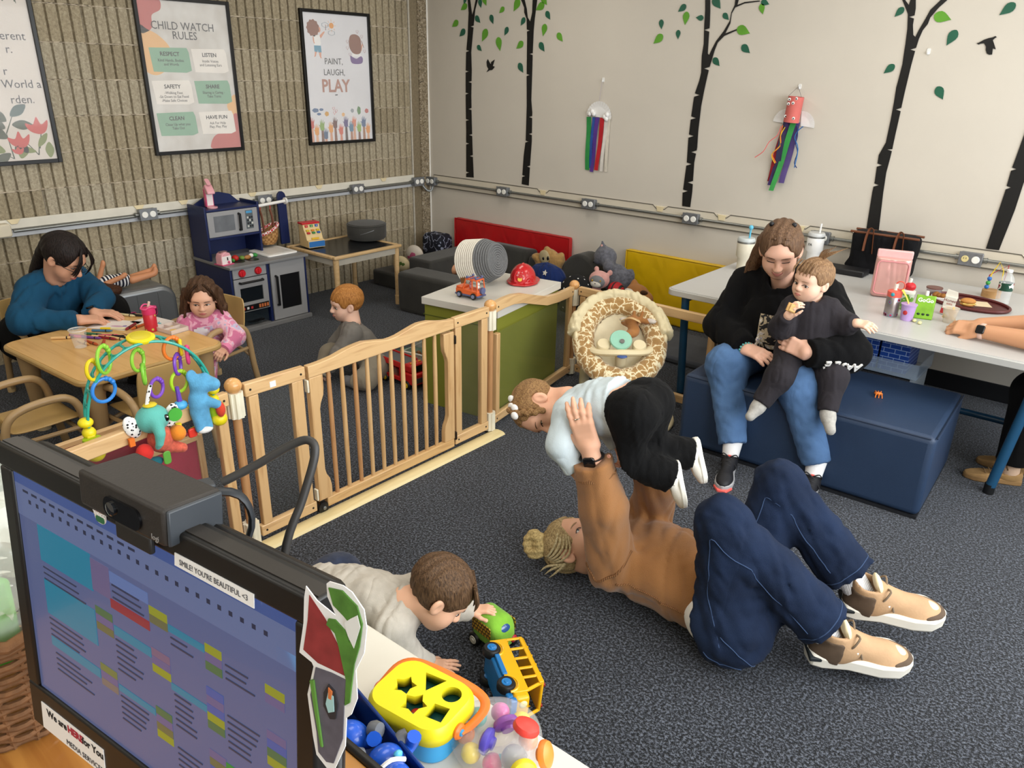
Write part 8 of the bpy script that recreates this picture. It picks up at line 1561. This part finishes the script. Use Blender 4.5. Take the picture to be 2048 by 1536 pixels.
for x, y, l in ((4.328,-1.015,'larger pale crumb on white table front edge'),(4.30,-.995,'smaller pale crumb on white table beside pouch')): o = MB().ball((0,0,.007),(.009,.014,.007),10,6).build('crumb', mat('#e4dc9c',.7)); o.location = (x,y,TZ); tag(o, l, 'food')
o = thing('crayfish_toy', 'tiny orange plastic crab toy lying on the bench', 'toy', (4.30,-1.375,.373), rad(20)); MB().ball((0,0,.01),(.018,.011,.008),12,8).build('shell', mat('#d9762c',.4), o)
for s in (-1,1):
    for k in range(3): MB().tube([(-.008+.008*k,s*.008,.01),(-.012+.012*k,s*.022,.014),(-.014+.014*k,s*.032,.001)], .0022, 5, sub=2).build('leg', mat('#d9762c',.4), o)
# clear bin of cardboard blocks under the table
Bn = thing('storage_bin', 'clear plastic bin of cardboard bricks under white table', 'bin', (4.16,-.93,.375)); m_ = MB()
for lo, hi in (((-.22,-.14,0),(.22,.14,.003)),((-.22,-.14,0),(-.217,.14,.075)),((.217,-.14,0),(.22,.14,.075)),((-.22,-.14,0),(.22,-.137,.075)),((-.22,.137,0),(.22,.14,.075))): m_.box(lo, hi)
m_.build('tub', base('bin_clear','#aebfd0',.15,alpha=.3,spec=.7), Bn, smooth=False); MB().box((-.21,-.13,-.375),(.21,.13,-.37)).build('shelf_foot', mat('#2a3138',.6), Bn)
for sx in (-1,1): MB().box((sx*.2-.01,-.12,-.375),(sx*.2+.01,.12,-.001)).build('rack_leg', mat('#8d97a0',.5), Bn)
bb = bricks('#153a8c','#1b4699','#9db4d8',20,1.0,.45,.03,(rad(90),0,0)); by = bricks('#b08f1c','#a5861a','#d9c98a',20,1.0,.45,.03,(rad(90),0,0))
for x, w, m_, l in ((-.155,.05,by,'yellow cardboard brick block at the left of the bin'),(-.04,.06,bb,'left blue cardboard brick block in the bin'),(.095,.065,bb,'right blue cardboard brick block in the bin')): o = MB().box((-w,-.10,0),(w,.10,.155)).build('cardboard_brick', m_, bev=.003); o.location = (4.16+x,-.93,.379); tag(o, l, 'toy block', 'cardboard brick blocks')
# ================================================================ things on the activity table (top at .4475)
AZ = .448
T = thing('plastic_cup', 'empty clear plastic cup at the front of the activity table', 'cup', (1.36,-3.565,AZ)); MB().lathe([(.024,0),(.026,.002),(.037,.085),(.040,.088)],28,close=False).build('wall', base('cup_clear','#eef2f2',.04,alpha=.2,spec=.9), T); MB().lathe([(.0405,.086),(.0405,.090),(.038,.090),(.038,.086)],28,close=False).build('rim', base('cup_rim','#f4f6f6',.05,alpha=.45,spec=.9), T); MB().lathe([(.0,.003),(.025,.003)],24,close=False).build('base', base('cup_base','#eef2f2',.04,alpha=.35,spec=.9), T)
T = thing('straw_bottle', 'pink kids straw bottle with fruit print', 'bottle', (1.355,-3.225,AZ)); MB().lathe([(.028,0),(.031,.006),(.031,.085),(.028,.09)],24).build('body', pattern('voronoi',[(0.,'#e6b53a'),(.16,'#7fae6a'),(.22,'#c22a38')],34,.3), T); MB().lathe([(.031,.088),(.033,.093),(.031,.118),(.026,.122)],24).build('lid', mat('#d23268',.4), T); MB().tube([(0,0,.12),(.008,.006,.15)], .006, 8).build('straw', mat('#e0c6b8',.4), T); MB().tube([(.034*math.cos(t),.034*math.sin(t),.118+.012*max(0,math.cos(t*2))) for t in [2*PI*k/24 for k in range(24)]], .004, 6, closed=True).build('carry_ring', mat('#e2558a',.4), T)
T = thing('snack_tray', 'translucent divided snack tray by the girl', 'tray', (1.425,-3.155,AZ), rad(8)); tm = base('tray_plastic','#e6d6cc',.3,alpha=.7); m_ = MB()
for lo, hi in (((-.065,-.05,0),(.065,.05,.004)),((-.065,-.05,0),(.065,-.046,.022)),((-.065,.046,0),(.065,.05,.022)),((-.065,-.05,0),(-.061,.05,.022)),((.061,-.05,0),(.065,.05,.022)),((-.002,-.05,0),(.002,.05,.02)),((-.065,-.002,0),(0,.002,.02))): m_.box(lo, hi)
m_.build('tray', tm, T, smooth=False); MB().ball((.03,-.012,.008),(.022,.022,.006),14,6).build('snack', mat('#dcb763',.7,.2,50), T); MB().ball((-.032,.025,.006),(.02,.014,.004),12,6).build('snack', mat('#e0c27a',.7,.2,50), T)
for (x, y, r, w, h, l) in ((1.13,-3.31,.55,.105,.075,'white drawing paper under the woman hand'),(1.215,-3.155,.2,.09,.065,'white drawing paper with teal scribble beside the girl')):
    T = thing('drawing_paper', l, 'paper', (x,y,AZ), r); MB().box((-w,-h,0),(w,h,.0008)).build('sheet', mat('#e6ddd6',.8,.02), T)
    if 'teal' in l: MB().tube([(-.02,-.03,.001),(.02,-.04,.001),(.05,-.01,.001),(.03,.02,.001)], .0012, 4, sub=4).build('pencil_line', mat('#4a4a4c',.8), T); MB().ball((.055,.0,.001),(.014,.008,.0006),10,4).build('scribble', mat('#4aa6b4',.8), T)
    else: MB().ball((.03,-.02,.001),(.035,.012,.0006),14,4).build('scribble', mat('#c9a0b4',.8), T); MB().ball((.065,-.01,.001),(.012,.010,.0007),10,4).build('scribble', mat('#7a6aa8',.8), T)
cz_ = [(1.175,-3.575,.9,'#1c1a1c'),(1.20,-3.51,.5,'#8a2f6a'),(1.235,-3.50,.6,'#c9407a'),(1.225,-3.45,.5,'#2f6a4a'),(1.315,-3.535,.1,'#c98a4a'),(1.345,-3.51,.15,'#b5532a'),(1.395,-3.478,-.5,'#a8422a'),(1.29,-3.44,.6,'#c97a3a'),(1.30,-3.41,.8,'#b83a5a'),(1.33,-3.43,.4,'#8a1f2a'),(1.37,-3.40,.3,'#c9a05a'),(1.395,-3.36,.1,'#c98f5a'),(1.36,-3.335,.2,'#d9a25a'),(1.235,-3.275,-.9,'#8a2a30'),(1.26,-3.245,-1.2,'#c4622a'),(1.20,-3.40,.7,'#3a6a8a'),(1.27,-3.48,.55,'#6a3a8a'),(1.03,-3.20,.4,'#d9cda0'),(1.06,-3.17,.5,'#1f1d1c')]
cn = {'#1c1a1c':'black','#8a2f6a':'plum','#c9407a':'hot pink','#2f6a4a':'dark green','#c98a4a':'caramel','#b5532a':'rust','#a8422a':'brick red','#c97a3a':'amber','#b83a5a':'raspberry','#8a1f2a':'maroon','#c9a05a':'mustard','#c98f5a':'peach','#d9a25a':'gold','#8a2a30':'wine red','#c4622a':'orange','#3a6a8a':'slate blue','#6a3a8a':'violet','#d9cda0':'cream','#1f1d1c':'dark brown'}
for x, y, a, c in cz_:
    T = thing('crayon', 'paper wrapped %s crayon lying on the activity table' % cn[c], 'crayon', (x,y,AZ+.0065), a, 'crayons on the activity table', 1.45); mm = mat(c,.5); MB().tube([(-.034,0,0),(.026,0,0)], .0045, 8).build('wrapper', mat('#d9b27a' if c in ('#c98a4a','#c97a3a','#c98f5a','#d9a25a','#c9a05a','#1c1a1c') else c,.6), T); MB().tube([(.026,0,0),(.036,0,0)], [.0042,.0016], 8).build('tip', mm, T); MB().tube([(.012,0,0),(.016,0,0)], .0048, 8).build('band', mat('#1a1818',.6), T)
T = thing('marker', 'yellow marker lying beside the drawing', 'marker', (1.195,-3.355,AZ+.006), .75); MB().tube([(-.05,0,0),(.0,0,0)], .006, 10).build('cap', mat('#e0c420',.4), T); MB().tube([(0,0,0),(.075,0,0)], .0055, 10).build('barrel', mat('#d9cfa8',.4), T)
for k in range(4): o = MB().tube([(-.05,0,0),(.05,0,0)], .0048, 8).build('marker', mat('#111113',.4)); o.location = (1.35+.008*k,-3.385+.012*k,AZ+.005+.003*(k%2)); o.rotation_euler = (0,0,.55+.1*k); tag(o, 'black marker in the small bundle on the activity table', 'marker', 'black markers')
# ================================================================ kitchen toys, register, camper
pinkp = mat('#e2a3ab',.35,.04,8,coat=.2); hotp = mat('#d0527a',.35,.04,8,coat=.2)
T = thing('toy_toaster', 'pink and white toy toaster on the play kitchen counter', 'toy', (.40,-2.27,.4635), rad(8)); MB().prism([(-.04,0),(.04,0),(.04,.05),(.03,.075),(.0,.085),(-.03,.075),(-.04,.05)], -.03, .03, frame((0,1,0),(1,0,0))).build('body', pinkp, T, bev=.004); MB().box((.028,-.036,.004),(.032,.036,.058)).build('front', mat('#e9e1de',.4), T, bev=.002); MB().ball((.036,.012,.018),.009,10,8).build('dial', hotp, T); MB().box((.032,.002,.03),(.034,.01,.05)).build('slot', kblack, T); MB().box((-.018,-.025,.082),(.012,.025,.086)).build('bread_slot', mat('#8a6a6c',.5), T); MB().box((-.045,-.045,-.0),(.045,.045,.006)).build('base', hotp, T)
T = thing('toy_coffee_maker', 'pink toy coffee maker on top of the play kitchen', 'toy', (.17,-2.19,.8005), rad(-8)); MB().box((-.035,-.028,0),(.0,.028,.12)).build('column', hotp, T, bev=.006); MB().prism([(-.035,.09),(.045,.09),(.045,.105),(.0,.15),(-.035,.13)], -.026, .026, frame((1,0,0),(0,-1,0))).build('head', pinkp, T, bev=.006); MB().box((.0,-.02,.012),(.004,.02,.09)).build('panel', mat('#e6dcdc',.4), T); MB().lathe([(.034,0),(.034,.008)],18,c=(.03,0,0)).build('drip_tray', pinkp, T); MB().prism(rrect(.028,.06,.012), -.003, .003, frame((0,1,0),(.6,0,.8),(.0,0,.165))).build('lid', pinkp, T)
def veg(n, l, loc, parts):
    T = thing(n, l, 'toy food', loc)
    for nm, c, r, col in parts: MB().ball(c, r, 12, 8).build(nm, mat(col,.5), T)
veg('toy_pepper','red toy pepper on the play kitchen counter',(.37,-2.17,.4645),(('fruit',(0,0,.02),(.028,.022,.02),'#b8261e'),('leaf',(-.03,-.01,.012),(.02,.016,.012),'#2f7a2c'),('leaf',(.02,-.03,.012),(.018,.012,.012),'#3a8a34')))
veg('toy_carrot','brown toy cone on the play kitchen counter',(.39,-2.09,.4645),(('body',(0,0,.016),(.014,.026,.015),'#a5713c'),('leaf',(-.02,-.03,.014),(.025,.02,.014),'#6a8a3a')))
veg('toy_leek','white and green toy vegetable by the play sink',(.36,-2.045,.4645),(('stalk',(0,0,.016),(.014,.018,.015),'#e6e2da'),('leaf',(.0,.03,.014),(.018,.018,.014),'#2f8a3c')))
T = thing('toy_basket', 'woven toy basket bag with red gingham hanging from kitchen rail', 'bag', (.21,-1.80,.50)); wv_ = pattern('checker',[(.4,'#8a5f34'),(.6,'#b58a55')],60,.8); ging = pattern('checker',[(.4,'#b9262c'),(.6,'#e4d8d4')],70,.8)
f = wr(Int(Int(el((0,0,.09),(.05,.075,.11)), half((0,0,.10),(0,-.45,1))), half((0,0,.0),(0,0,-1))), .004, 40); v, q = net(f, (-.07,-.09,-.02), (.07,.09,.2), .005); mesh_np('basket', v, q, wv_, T); MB().tube([(.053*math.cos(t),.076*math.sin(t),.108+.45*.076*math.sin(t)) for t in [2*PI*k/28 for k in range(28)]], .011, 8, closed=True).build('gingham_trim', ging, T)
for y in (-.05,.03): MB().tube([(.03,y,.10),(.02,y,.2),(.0,y,.245)], .008, 6, sub=3, flat=.5).build('strap', mat('#6a3a24',.6), T); MB().tube([(.0,y,.24),(0,y+.006,.262),(-.0,y,.272),(.004,y-.01,.288)], .003, 6, sub=3).build('red_hook', mat('#c22a2c',.4), T)
T = thing('toy_pan', 'black toy wok lying on the lower kitchen shelf', 'toy', (.41,-2.14,.031)); MB().lathe([(.02,0),(.06,.012),(.085,.035),(.088,.036)],24,close=True).build('pan', kblack, T); MB().tube([(.08,.02,.03),(.12,.04,.045)], .008, 8).build('handle', kblack, T)
T = thing('toy_cash_register', 'wooden toy cash register with coloured keys on chalkboard table', 'toy', (.335,-1.52,.4645), rad(-8)); ply = mat('#d9bf8c',.5,.06,10); MB().prism([(-.07,0),(.07,0),(.07,.05),(.045,.055),(.03,.095),(.005,.125),(-.005,.16),(-.07,.16)], -.065, .065, frame((1,0,0),(0,-1,0))).build('body', ply, T, bev=.002); MB().box((-.075,-.07,.16),(.0,.07,.172)).build('red_top', kred, T, bev=.002); MB().box((.07,-.062,.006),(.073,.062,.046)).build('drawer', mat('#2a6cb0',.45), T)
sl_ = Vector((.025,0,.030)).normalized()
for i, c in enumerate(('#c22a2c','#3a8a44','#2a5fb0')):
    y = -.04+.04*i; MB().box((-.002,y-.011,.138),(.003,y+.011,.156)).build('digit_plate', mat(c,.45), T); text('lettering', str(i+1), .016, frame((0,1,0),(1,0,0),(.0035,y,.142)), mat('#f0ede6',.5), T, ext=.0004)
    for j, cc in enumerate((('#d9b92a','#d98a2a','#d9b92a')[i], ('#c22a2c','#3a8a44','#2a5fb0')[i])): MB().cbox((.018+.012*j,y,.118-.016*j),(.008,.012,.006)).build('key', mat(cc,.45), T, bev=.002)
MB().box((.048,-.028,.058),(.055,.028,.07)).build('handle', mat('#e0b52a',.45), T)
silv = mat('#7f8285',.32,.05,6,metal=.6); T = thing('toy_camper', 'silver rounded doll camper against the fluted wall', 'toy', (.225,-2.885,0)); pr_ = []
for cx, cz, a0 in ((.17,.30,0),(-.17,.30,90)): pr_ += [(cx+.10*math.cos(rad(a0+k*15)), cz+.10*math.sin(rad(a0+k*15))) for k in range(7)]
MB().prism(pr_+[(-.27,.04),(.27,.04)], -.17, .17, frame((0,1,0),(1,0,0))).build('shell', silv, T, bev=.03, seg=4)
for y in (-.13,.02,.15): MB().tube([(.171,y,.05),(.171,y,.36),(.15,y,.395),(-.15,y,.395)], .003, 5).build('panel_seam', mat('#55585b',.5), T)
for y, z in ((-.05,.24),(.08,.255)): w_ = MB().prism(rrect(.09,.06,.012), 0, .004, frame((0,1,0),(1,0,0),(.168,y,z))).build('window', mat('#3a2c36',.2), T); MB().tube([(.173,y+a,z+b) for a,b in rrect(.09,.06,.012)], .003, 5, closed=True).build('window_trim', mat('#b0356a',.4), w_)
for y in (-.16,.16):
    for x in (-.14,.14): wheel(T, (x,y,.035), (1 if x > 0 else -1,0,0), .035, .03, mat('#b0356a',.4))
def doll(label, loc, fr, parts, skin, cloth_m, hairc):
    T = thing('doll', label, 'doll', loc); 
    for nm, f, lo, hi, h, m_ in parts(): v, q = net(f, lo, hi, h); mesh_np(nm, v, q, {'skin':skin,'cloth':cloth_m,'hair':hairc}[m_], T)
    return T
sd = mat('#c98a62',.5,.04); stripe = pattern('wave',[(.45,'#1a1c30'),(.55,'#e6e4e2')],16,.8,rot=(0,0,rad(90)))
doll('doll in striped swimsuit lying on the camper', (.27,-2.94,.40), None, lambda: [('body', U(.014, el((0,-.125,.045),(.042,.045,.045)), rc((0,.12,.05),(0,.25,.075),.024,.018), rc((.035,.10,.045),(.04,.235,.06),.024,.018), el((.04,.25,.08),(.016,.016,.026)), el((0,.265,.09),(.016,.016,.026)), rc((.04,-.06,.05),(.075,.03,.085),.017,.014), el((.075,.045,.095),(.014,.016,.014)), rc((-.03,-.07,.06),(-.02,-.035,.15),.016,.013), el((-.02,-.03,.165),(.015,.012,.018))), (-.07,-.19,-.01), (.12,.30,.2), .0065, 'skin'), ('swimsuit', U(.02, el((0,-.02,.05),(.046,.065,.042)), el((.005,.055,.048),(.048,.05,.044))), (-.07,-.11,-.01), (.07,.13,.11), .006, 'cloth'), ('hair', wr(U(.03, el((-.015,-.15,.045),(.05,.055,.05)), el((.06,-.12,.03),(.06,.07,.035)), el((.10,-.06,.02),(.045,.06,.03)), rc((.10,-.08,.02),(.14,-.10,-.06),.03,.012)), .014, 70), (-.1,-.24,-.09), (.2,.03,.13), .0065, 'hair')], sd, stripe, hairm('#2a1710','#5c3a24',(50,50,50)))
# ================================================================ soft toys and cushions along the back wall
def plush(name, label, loc, f, lo, hi, h, m_, extra=(), rot=0):
    T = thing(name, label, 'plush toy', loc, rot); v, q = net(f, lo, hi, h); mesh_np('body', v, q, m_, T)
    for nm, c, r, mm in extra: MB().ball(c, r, 12, 8).build(nm, mm, T)
    return T
blk_ = mat('#0e0e10',.25); tanp = cloth('#a5814f',.97,.2,40,160,.6,.4); gryp = cloth('#5f6068',.97,.3,50,160,.6,.4); pkp = cloth('#cf9c95',.97,.1,30,180,.5,.4); whp_ = cloth('#d6d0c6',.97,.08,30,180,.4,.3)
plush('teddy_bear', 'tan teddy bear slumped against the red mat', (1.63,-.33,.34), wr(U(.025, el((0,0,.06),(.075,.05,.06)), el((.085,0,.05),(.05,.045,.045)), el((-.10,-.02,.045),(.05,.035,.03)), el((.06,0,.0),(.05,.05,.06)), el((-.07,0,.0),(.05,.05,.06)), el((-.03,.0,.115),(.02,.015,.02)), el((.11,0,.09),(.02,.015,.02))), .003, 120), (-.18,-.1,-.08), (.16,.08,.16), .006, tanp, (('face_panel',(-.015,-.048,.065),(.05,.014,.052),cloth('#b0a07c',.95)),('eye',(-.012,-.062,.055),(.009,.006,.012),blk_),('eye',(.028,-.058,.062),(.010,.006,.016),blk_)))
o = MB(); f = wr(U(.05, el((0,0,.02),(.14,.09,.10)), el((.07,.0,-.04),(.10,.09,.10)), el((-.10,-.02,-.06),(.10,.08,.08))), .018, 24); bl_ = blob('blue_blanket', f, (-.26,-.16,-.2), (.24,.16,.17), .008, cloth('#17295a',.95,.1,9,160,.4,.2,12)); bl_.location = (1.80,-.58,.30); tag(bl_, 'dark blue fleece blanket with a white star', 'blanket')
MB().prism(star(0,0,.022), 0, .003, frame((1,0,0),(.3,-.9,.3),(.05,-.085,.075))).build('star_patch', whp_, bl_)
pol = pattern('voronoi',[(0.,'#dcdad8'),(.20,'#0d0d10')],30,.9); m2 = pol.node_tree.nodes
for n_ in m2:
    if n_.type == 'TEX_VORONOI': n_.inputs['Randomness'].default_value = .05
T = blob('polka_dot_cushion', el((0,0,0),(.13,.12,.15)), (-.16,-.15,-.18), (.16,.15,.18), .011, pol); T.location = (2.08,-.60,.24); tag(T, 'black cushion with small white polka dots', 'cushion')
plush('plush_cat', 'fluffy grey plush cat with pink ears leaning on the wall', (2.10,-.28,.30), wr(U(.03, el((0,-.01,.17),(.085,.07,.07)), el((.10,0,.02),(.10,.08,.11)), el((.07,-.07,.12),(.04,.035,.04)), rc((-.03,0,.22),(-.04,0,.27),.022,.006), el((.20,.02,.05),(.03,.03,.06))), .006, 90), (-.12,-.13,-.11), (.26,.12,.30), .007, gryp, (('inner_ear',(-.032,-.018,.235),(.010,.006,.022),pkp),('nose',(-.06,-.06,.13),(.012,.008,.008),blk_),('muzzle',(-.03,-.065,.14),(.03,.02,.022),cloth('#45464e',.97))))
T = plush('plush_kitten', 'grey kitten plush in a pink hooded suit', (2.19,-.52,.27), U(.02, el((.02,0,.095),(.072,.06,.062)), el((-.02,.045,.155),(.018,.014,.02)), el((.08,.045,.14),(.018,.014,.02)), el((-.03,0,-.01),(.07,.06,.07)), el((-.085,-.03,.03),(.03,.026,.032))), (-.14,-.1,-.1), (.13,.1,.2), .006, pkp, (('face',(.02,-.038,.09),(.056,.03,.046),cloth('#7d7f82',.95)),('muzzle',(.015,-.055,.075),(.04,.018,.026),whp_),('eye',(-.008,-.066,.10),(.007,.004,.008),mat('#a8862a',.3)),('eye',(.048,-.060,.10),(.007,.004,.008),mat('#a8862a',.3)),('nose',(.016,-.073,.082),(.004,.003,.003),blk_)), rot=.25)
o = MB().ball((0,0,0),.06,20,14).build('red_ball', pattern('wave',[(.08,'#1a1012'),(.14,'#a81820')],7,.6)); o.location = (2.32,-.47,.30); tag(o, 'red fabric ball next to the pink kitten plush', 'ball')
plush('plush_deer', 'brown plush giraffe lying in front of the yellow mat', (2.46,-.42,.27), U(.03, el((0,0,.03),(.085,.06,.06)), el((-.04,.02,.085),(.02,.02,.03)), el((.09,-.01,.0),(.04,.04,.05))), (-.12,-.1,-.07), (.16,.1,.14), .007, brp, (('ear',(-.03,-.058,.05),(.035,.010,.016),whp_),('mane',(.07,-.03,.05),(.03,.02,.015),cloth('#3f2716',.97))))
o = blob('backpack', wr(rb((0,0,0),(.12,.09,.12),.05), .006, 30), (-.15,-.12,-.15), (.15,.12,.15), .011, pattern('noise',[(.46,'#0d1120'),(.5,'#8d93a8'),(.54,'#0d1120')],16,.8)); o.location = (.29,-.20,.25); tag(o, 'navy patterned backpack in the corner behind the foam block', 'backpack')
o = blob('pillow', el((0,0,0),(.10,.05,.09)), (-.13,-.08,-.12), (.13,.08,.12), .011, pattern('noise',[(.56,'#cfc6ba'),(.6,'#b8547a')],8,.9)); o.location = (.30,-.48,.22); tag(o, 'pale pillow with a pink patch beside the backpack', 'pillow')
o = blob('leaf_cushion', el((0,0,0),(.09,.05,.07)), (-.12,-.08,-.1), (.12,.08,.1), .011, pattern('noise',[(.57,'#d2c39c'),(.6,'#4c6a2c')],11,.9)); o.location = (.40,-.72,.20); tag(o, 'cream cushion with green leaf print by the chalkboard table', 'cushion')
slab('foam_block', 'dark grey foam block in the corner under the backpack', 'foam block', (.34,-.42,.065), (.22,.38,.064), 0, velvet, .02)
doll('boy doll lying on the grey foam seat', (1.0,-.62,.18), None, lambda: [('body', U(.02, el((-.09,0,.05),(.045,.045,.045)), rc((-.06,0,.045),(.0,0,.045),.02,.03)), (-.16,-.07,-.01), (.05,.07,.12), .006, 'skin'), ('pyjamas', U(.03, el((.04,0,.045),(.06,.05,.045)), rc((.08,.02,.04),(.2,.05,.035),.03,.022), rc((.08,-.02,.04),(.2,-.04,.035),.03,.022)), (-.04,-.1,-.01), (.25,.1,.11), .008, 'cloth'), ('hair', off(Int(el((-.10,0,.05),(.045,.045,.045)), half((-.105,0,.05),(1,0,-.2))),.003), (-.17,-.07,-.01), (.0,.07,.12), .006, 'hair')], mat('#c78f6c',.5), cloth('#1d3270',.9), mat('#4a3020',.7))
# ================================================================ things on the green cabinet (top at .60)
T = thing('rope_basket', 'white and grey coiled rope basket tipped on its side', 'basket', (2.30,-1.80,.722), (rad(78),0,rad(96))); w1 = mat('#d9d4c8',.9,.06,60); g1 = mat('#6a6b6c',.9,.12,80)
pr2 = [(.115,-.10),(.116,-.03),(.110,.03),(.10,.07),(.08,.095)]
for k in range(9): z = -.10+.0135*k; r = .118-.0006*k; MB().tube([(r*math.cos(t),r*math.sin(t),z) for t in [2*PI*i/32 for i in range(32)]], .0072, 6, closed=True).build('rope_coil', w1, T)
for k in range(6): z = .022+.0125*k; r = .112-.0045*k; MB().tube([(r*math.cos(t),r*math.sin(t),z) for t in [2*PI*i/32 for i in range(32)]], .0072, 6, closed=True).build('rope_coil', g1, T)
for k in range(7): r = .085-.0125*k; MB().tube([(r*math.cos(t),r*math.sin(t),.094) for t in [2*PI*i/28 for i in range(28)]], .0072, 6, closed=True).build('rope_coil', g1, T)
MB().prism(rrect(.05,.035,.004), 0, .003, frame((0,1,0),(-.8,-.6,0),(-.10,-.075,-.08))).build('leather_tag', mat('#7a4f28',.6), T)
rh = mat('#b8151c',.25,.05,8,coat=.5); T = thing('fire_helmet', 'red plastic toy fire helmet with shield badge', 'toy', (2.45,-1.64,.6015), rad(-62)); f = U(.008, Sub(el((0,0,.02),(.085,.072,.085)), el((0,0,.015),(.079,.067,.079))), rb((-.02,0,.006),(.125,.088,.005),.004)); f = Int(f, half((0,0,.0),(0,0,-1))); f2 = lambda P: np.maximum(f(P), np.hypot((P[:,0]+.015)/.125,P[:,1]/.092)*.1-.1); f3 = U(.006, f2, rc((.07,0,.06),(0,0,.104),.006,.006), rc((0,0,.104),(-.07,0,.06),.006,.006)); v, q = net(f3, (-.16,-.1,-.01), (.13,.1,.13), .005); mesh_np('shell', v, q, rh, T)
bd = MB().prism([(-.03,0),(.03,0),(.034,.03),(.026,.06),(.0,.072),(-.026,.06),(-.034,.03)], 0, .003, frame((0,1,0),(.93,0,.37),(.082,0,.018))).build('badge', mat('#c4242a',.3), T, bev=.001); text('lettering', 'FIRE', .014, frame((0,1,0),(.93,0,.37),(.070,0,.064)), mat('#ece9e4',.4), bd, ext=.0005); text('lettering', 'FIGHTER', .010, frame((0,1,0),(.93,0,.37),(.076,0,.052)), mat('#ece9e4',.4), bd, ext=.0005)
MB().lathe([(.013,0),(.012,.002)],16,frame((0,1,0),(.93,0,.37),(.082,0,.036))).build('emblem', mat('#d9b04a',.35), bd)
jo = mat('#d9602a',.4,.05,8,coat=.2); jb = mat('#5a628a',.4); T = thing('toy_jeep', 'orange toy jeep with blue wheels and roof rack on the cabinet', 'toy vehicle', (2.452,-2.06,.6015), rad(186)); 
MB().box((-.068,-.034,.018),(.075,.034,.048)).build('lower_body', jo, T, bev=.006); MB().box((.03,-.032,.046),(.074,.032,.058)).build('bonnet', jo, T, bev=.006)
for x, x2 in ((-.064,-.058),(-.03,-.03),(.028,.012)):
    for s in (-1,1): MB().tube([(x,s*.031,.046),(x2,s*.029,.098)], .0035, 6).build('pillar', jo, T)
MB().box((-.062,-.032,.096),(.016,.032,.103)).build('roof', jo, T, bev=.003); MB().box((-.073,-.034,.012),(.08,.034,.022)).build('sill', jb, T, bev=.003); MB().lathe([(.018,0),(.018,.012)],16,frame((0,1,0),(-1,0,0),(-.068,0,.045))).build('spare_wheel', jb, T)
for x in (-.05,-.02,.008): MB().tube([(x,-.03,.106),(x,.03,.106)], .003, 6).build('rack_bar', jb, T)
for x in (-.05,.005):
    for s in (-1,1): MB().ball((x,s*.026,.112),(.007,.006,.006),8,6).build('rack_knob', jb, T)
for x in (-.042,.048):
    for s in (-1,1): wheel(T, (x,s*.035,.017), (0,s,0), .017, .012, mat('#7f87a6',.4), .6)
for n_, x, c in (('white animal figure seated in the toy jeep',-.045,'#d9d5d0'),('pink animal figure seated in the toy jeep',0.,'#c98a90')): o = thing('toy_figure', n_, 'toy', tuple(T.matrix_basis @ Vector((x,0,.05)))); MB().ball((0,0,.008),(.010,.010,.012),10,8).build('body', mat(c,.5), o); MB().ball((0,0,.026),.0095,10,8).build('head', mat(c,.5), o)
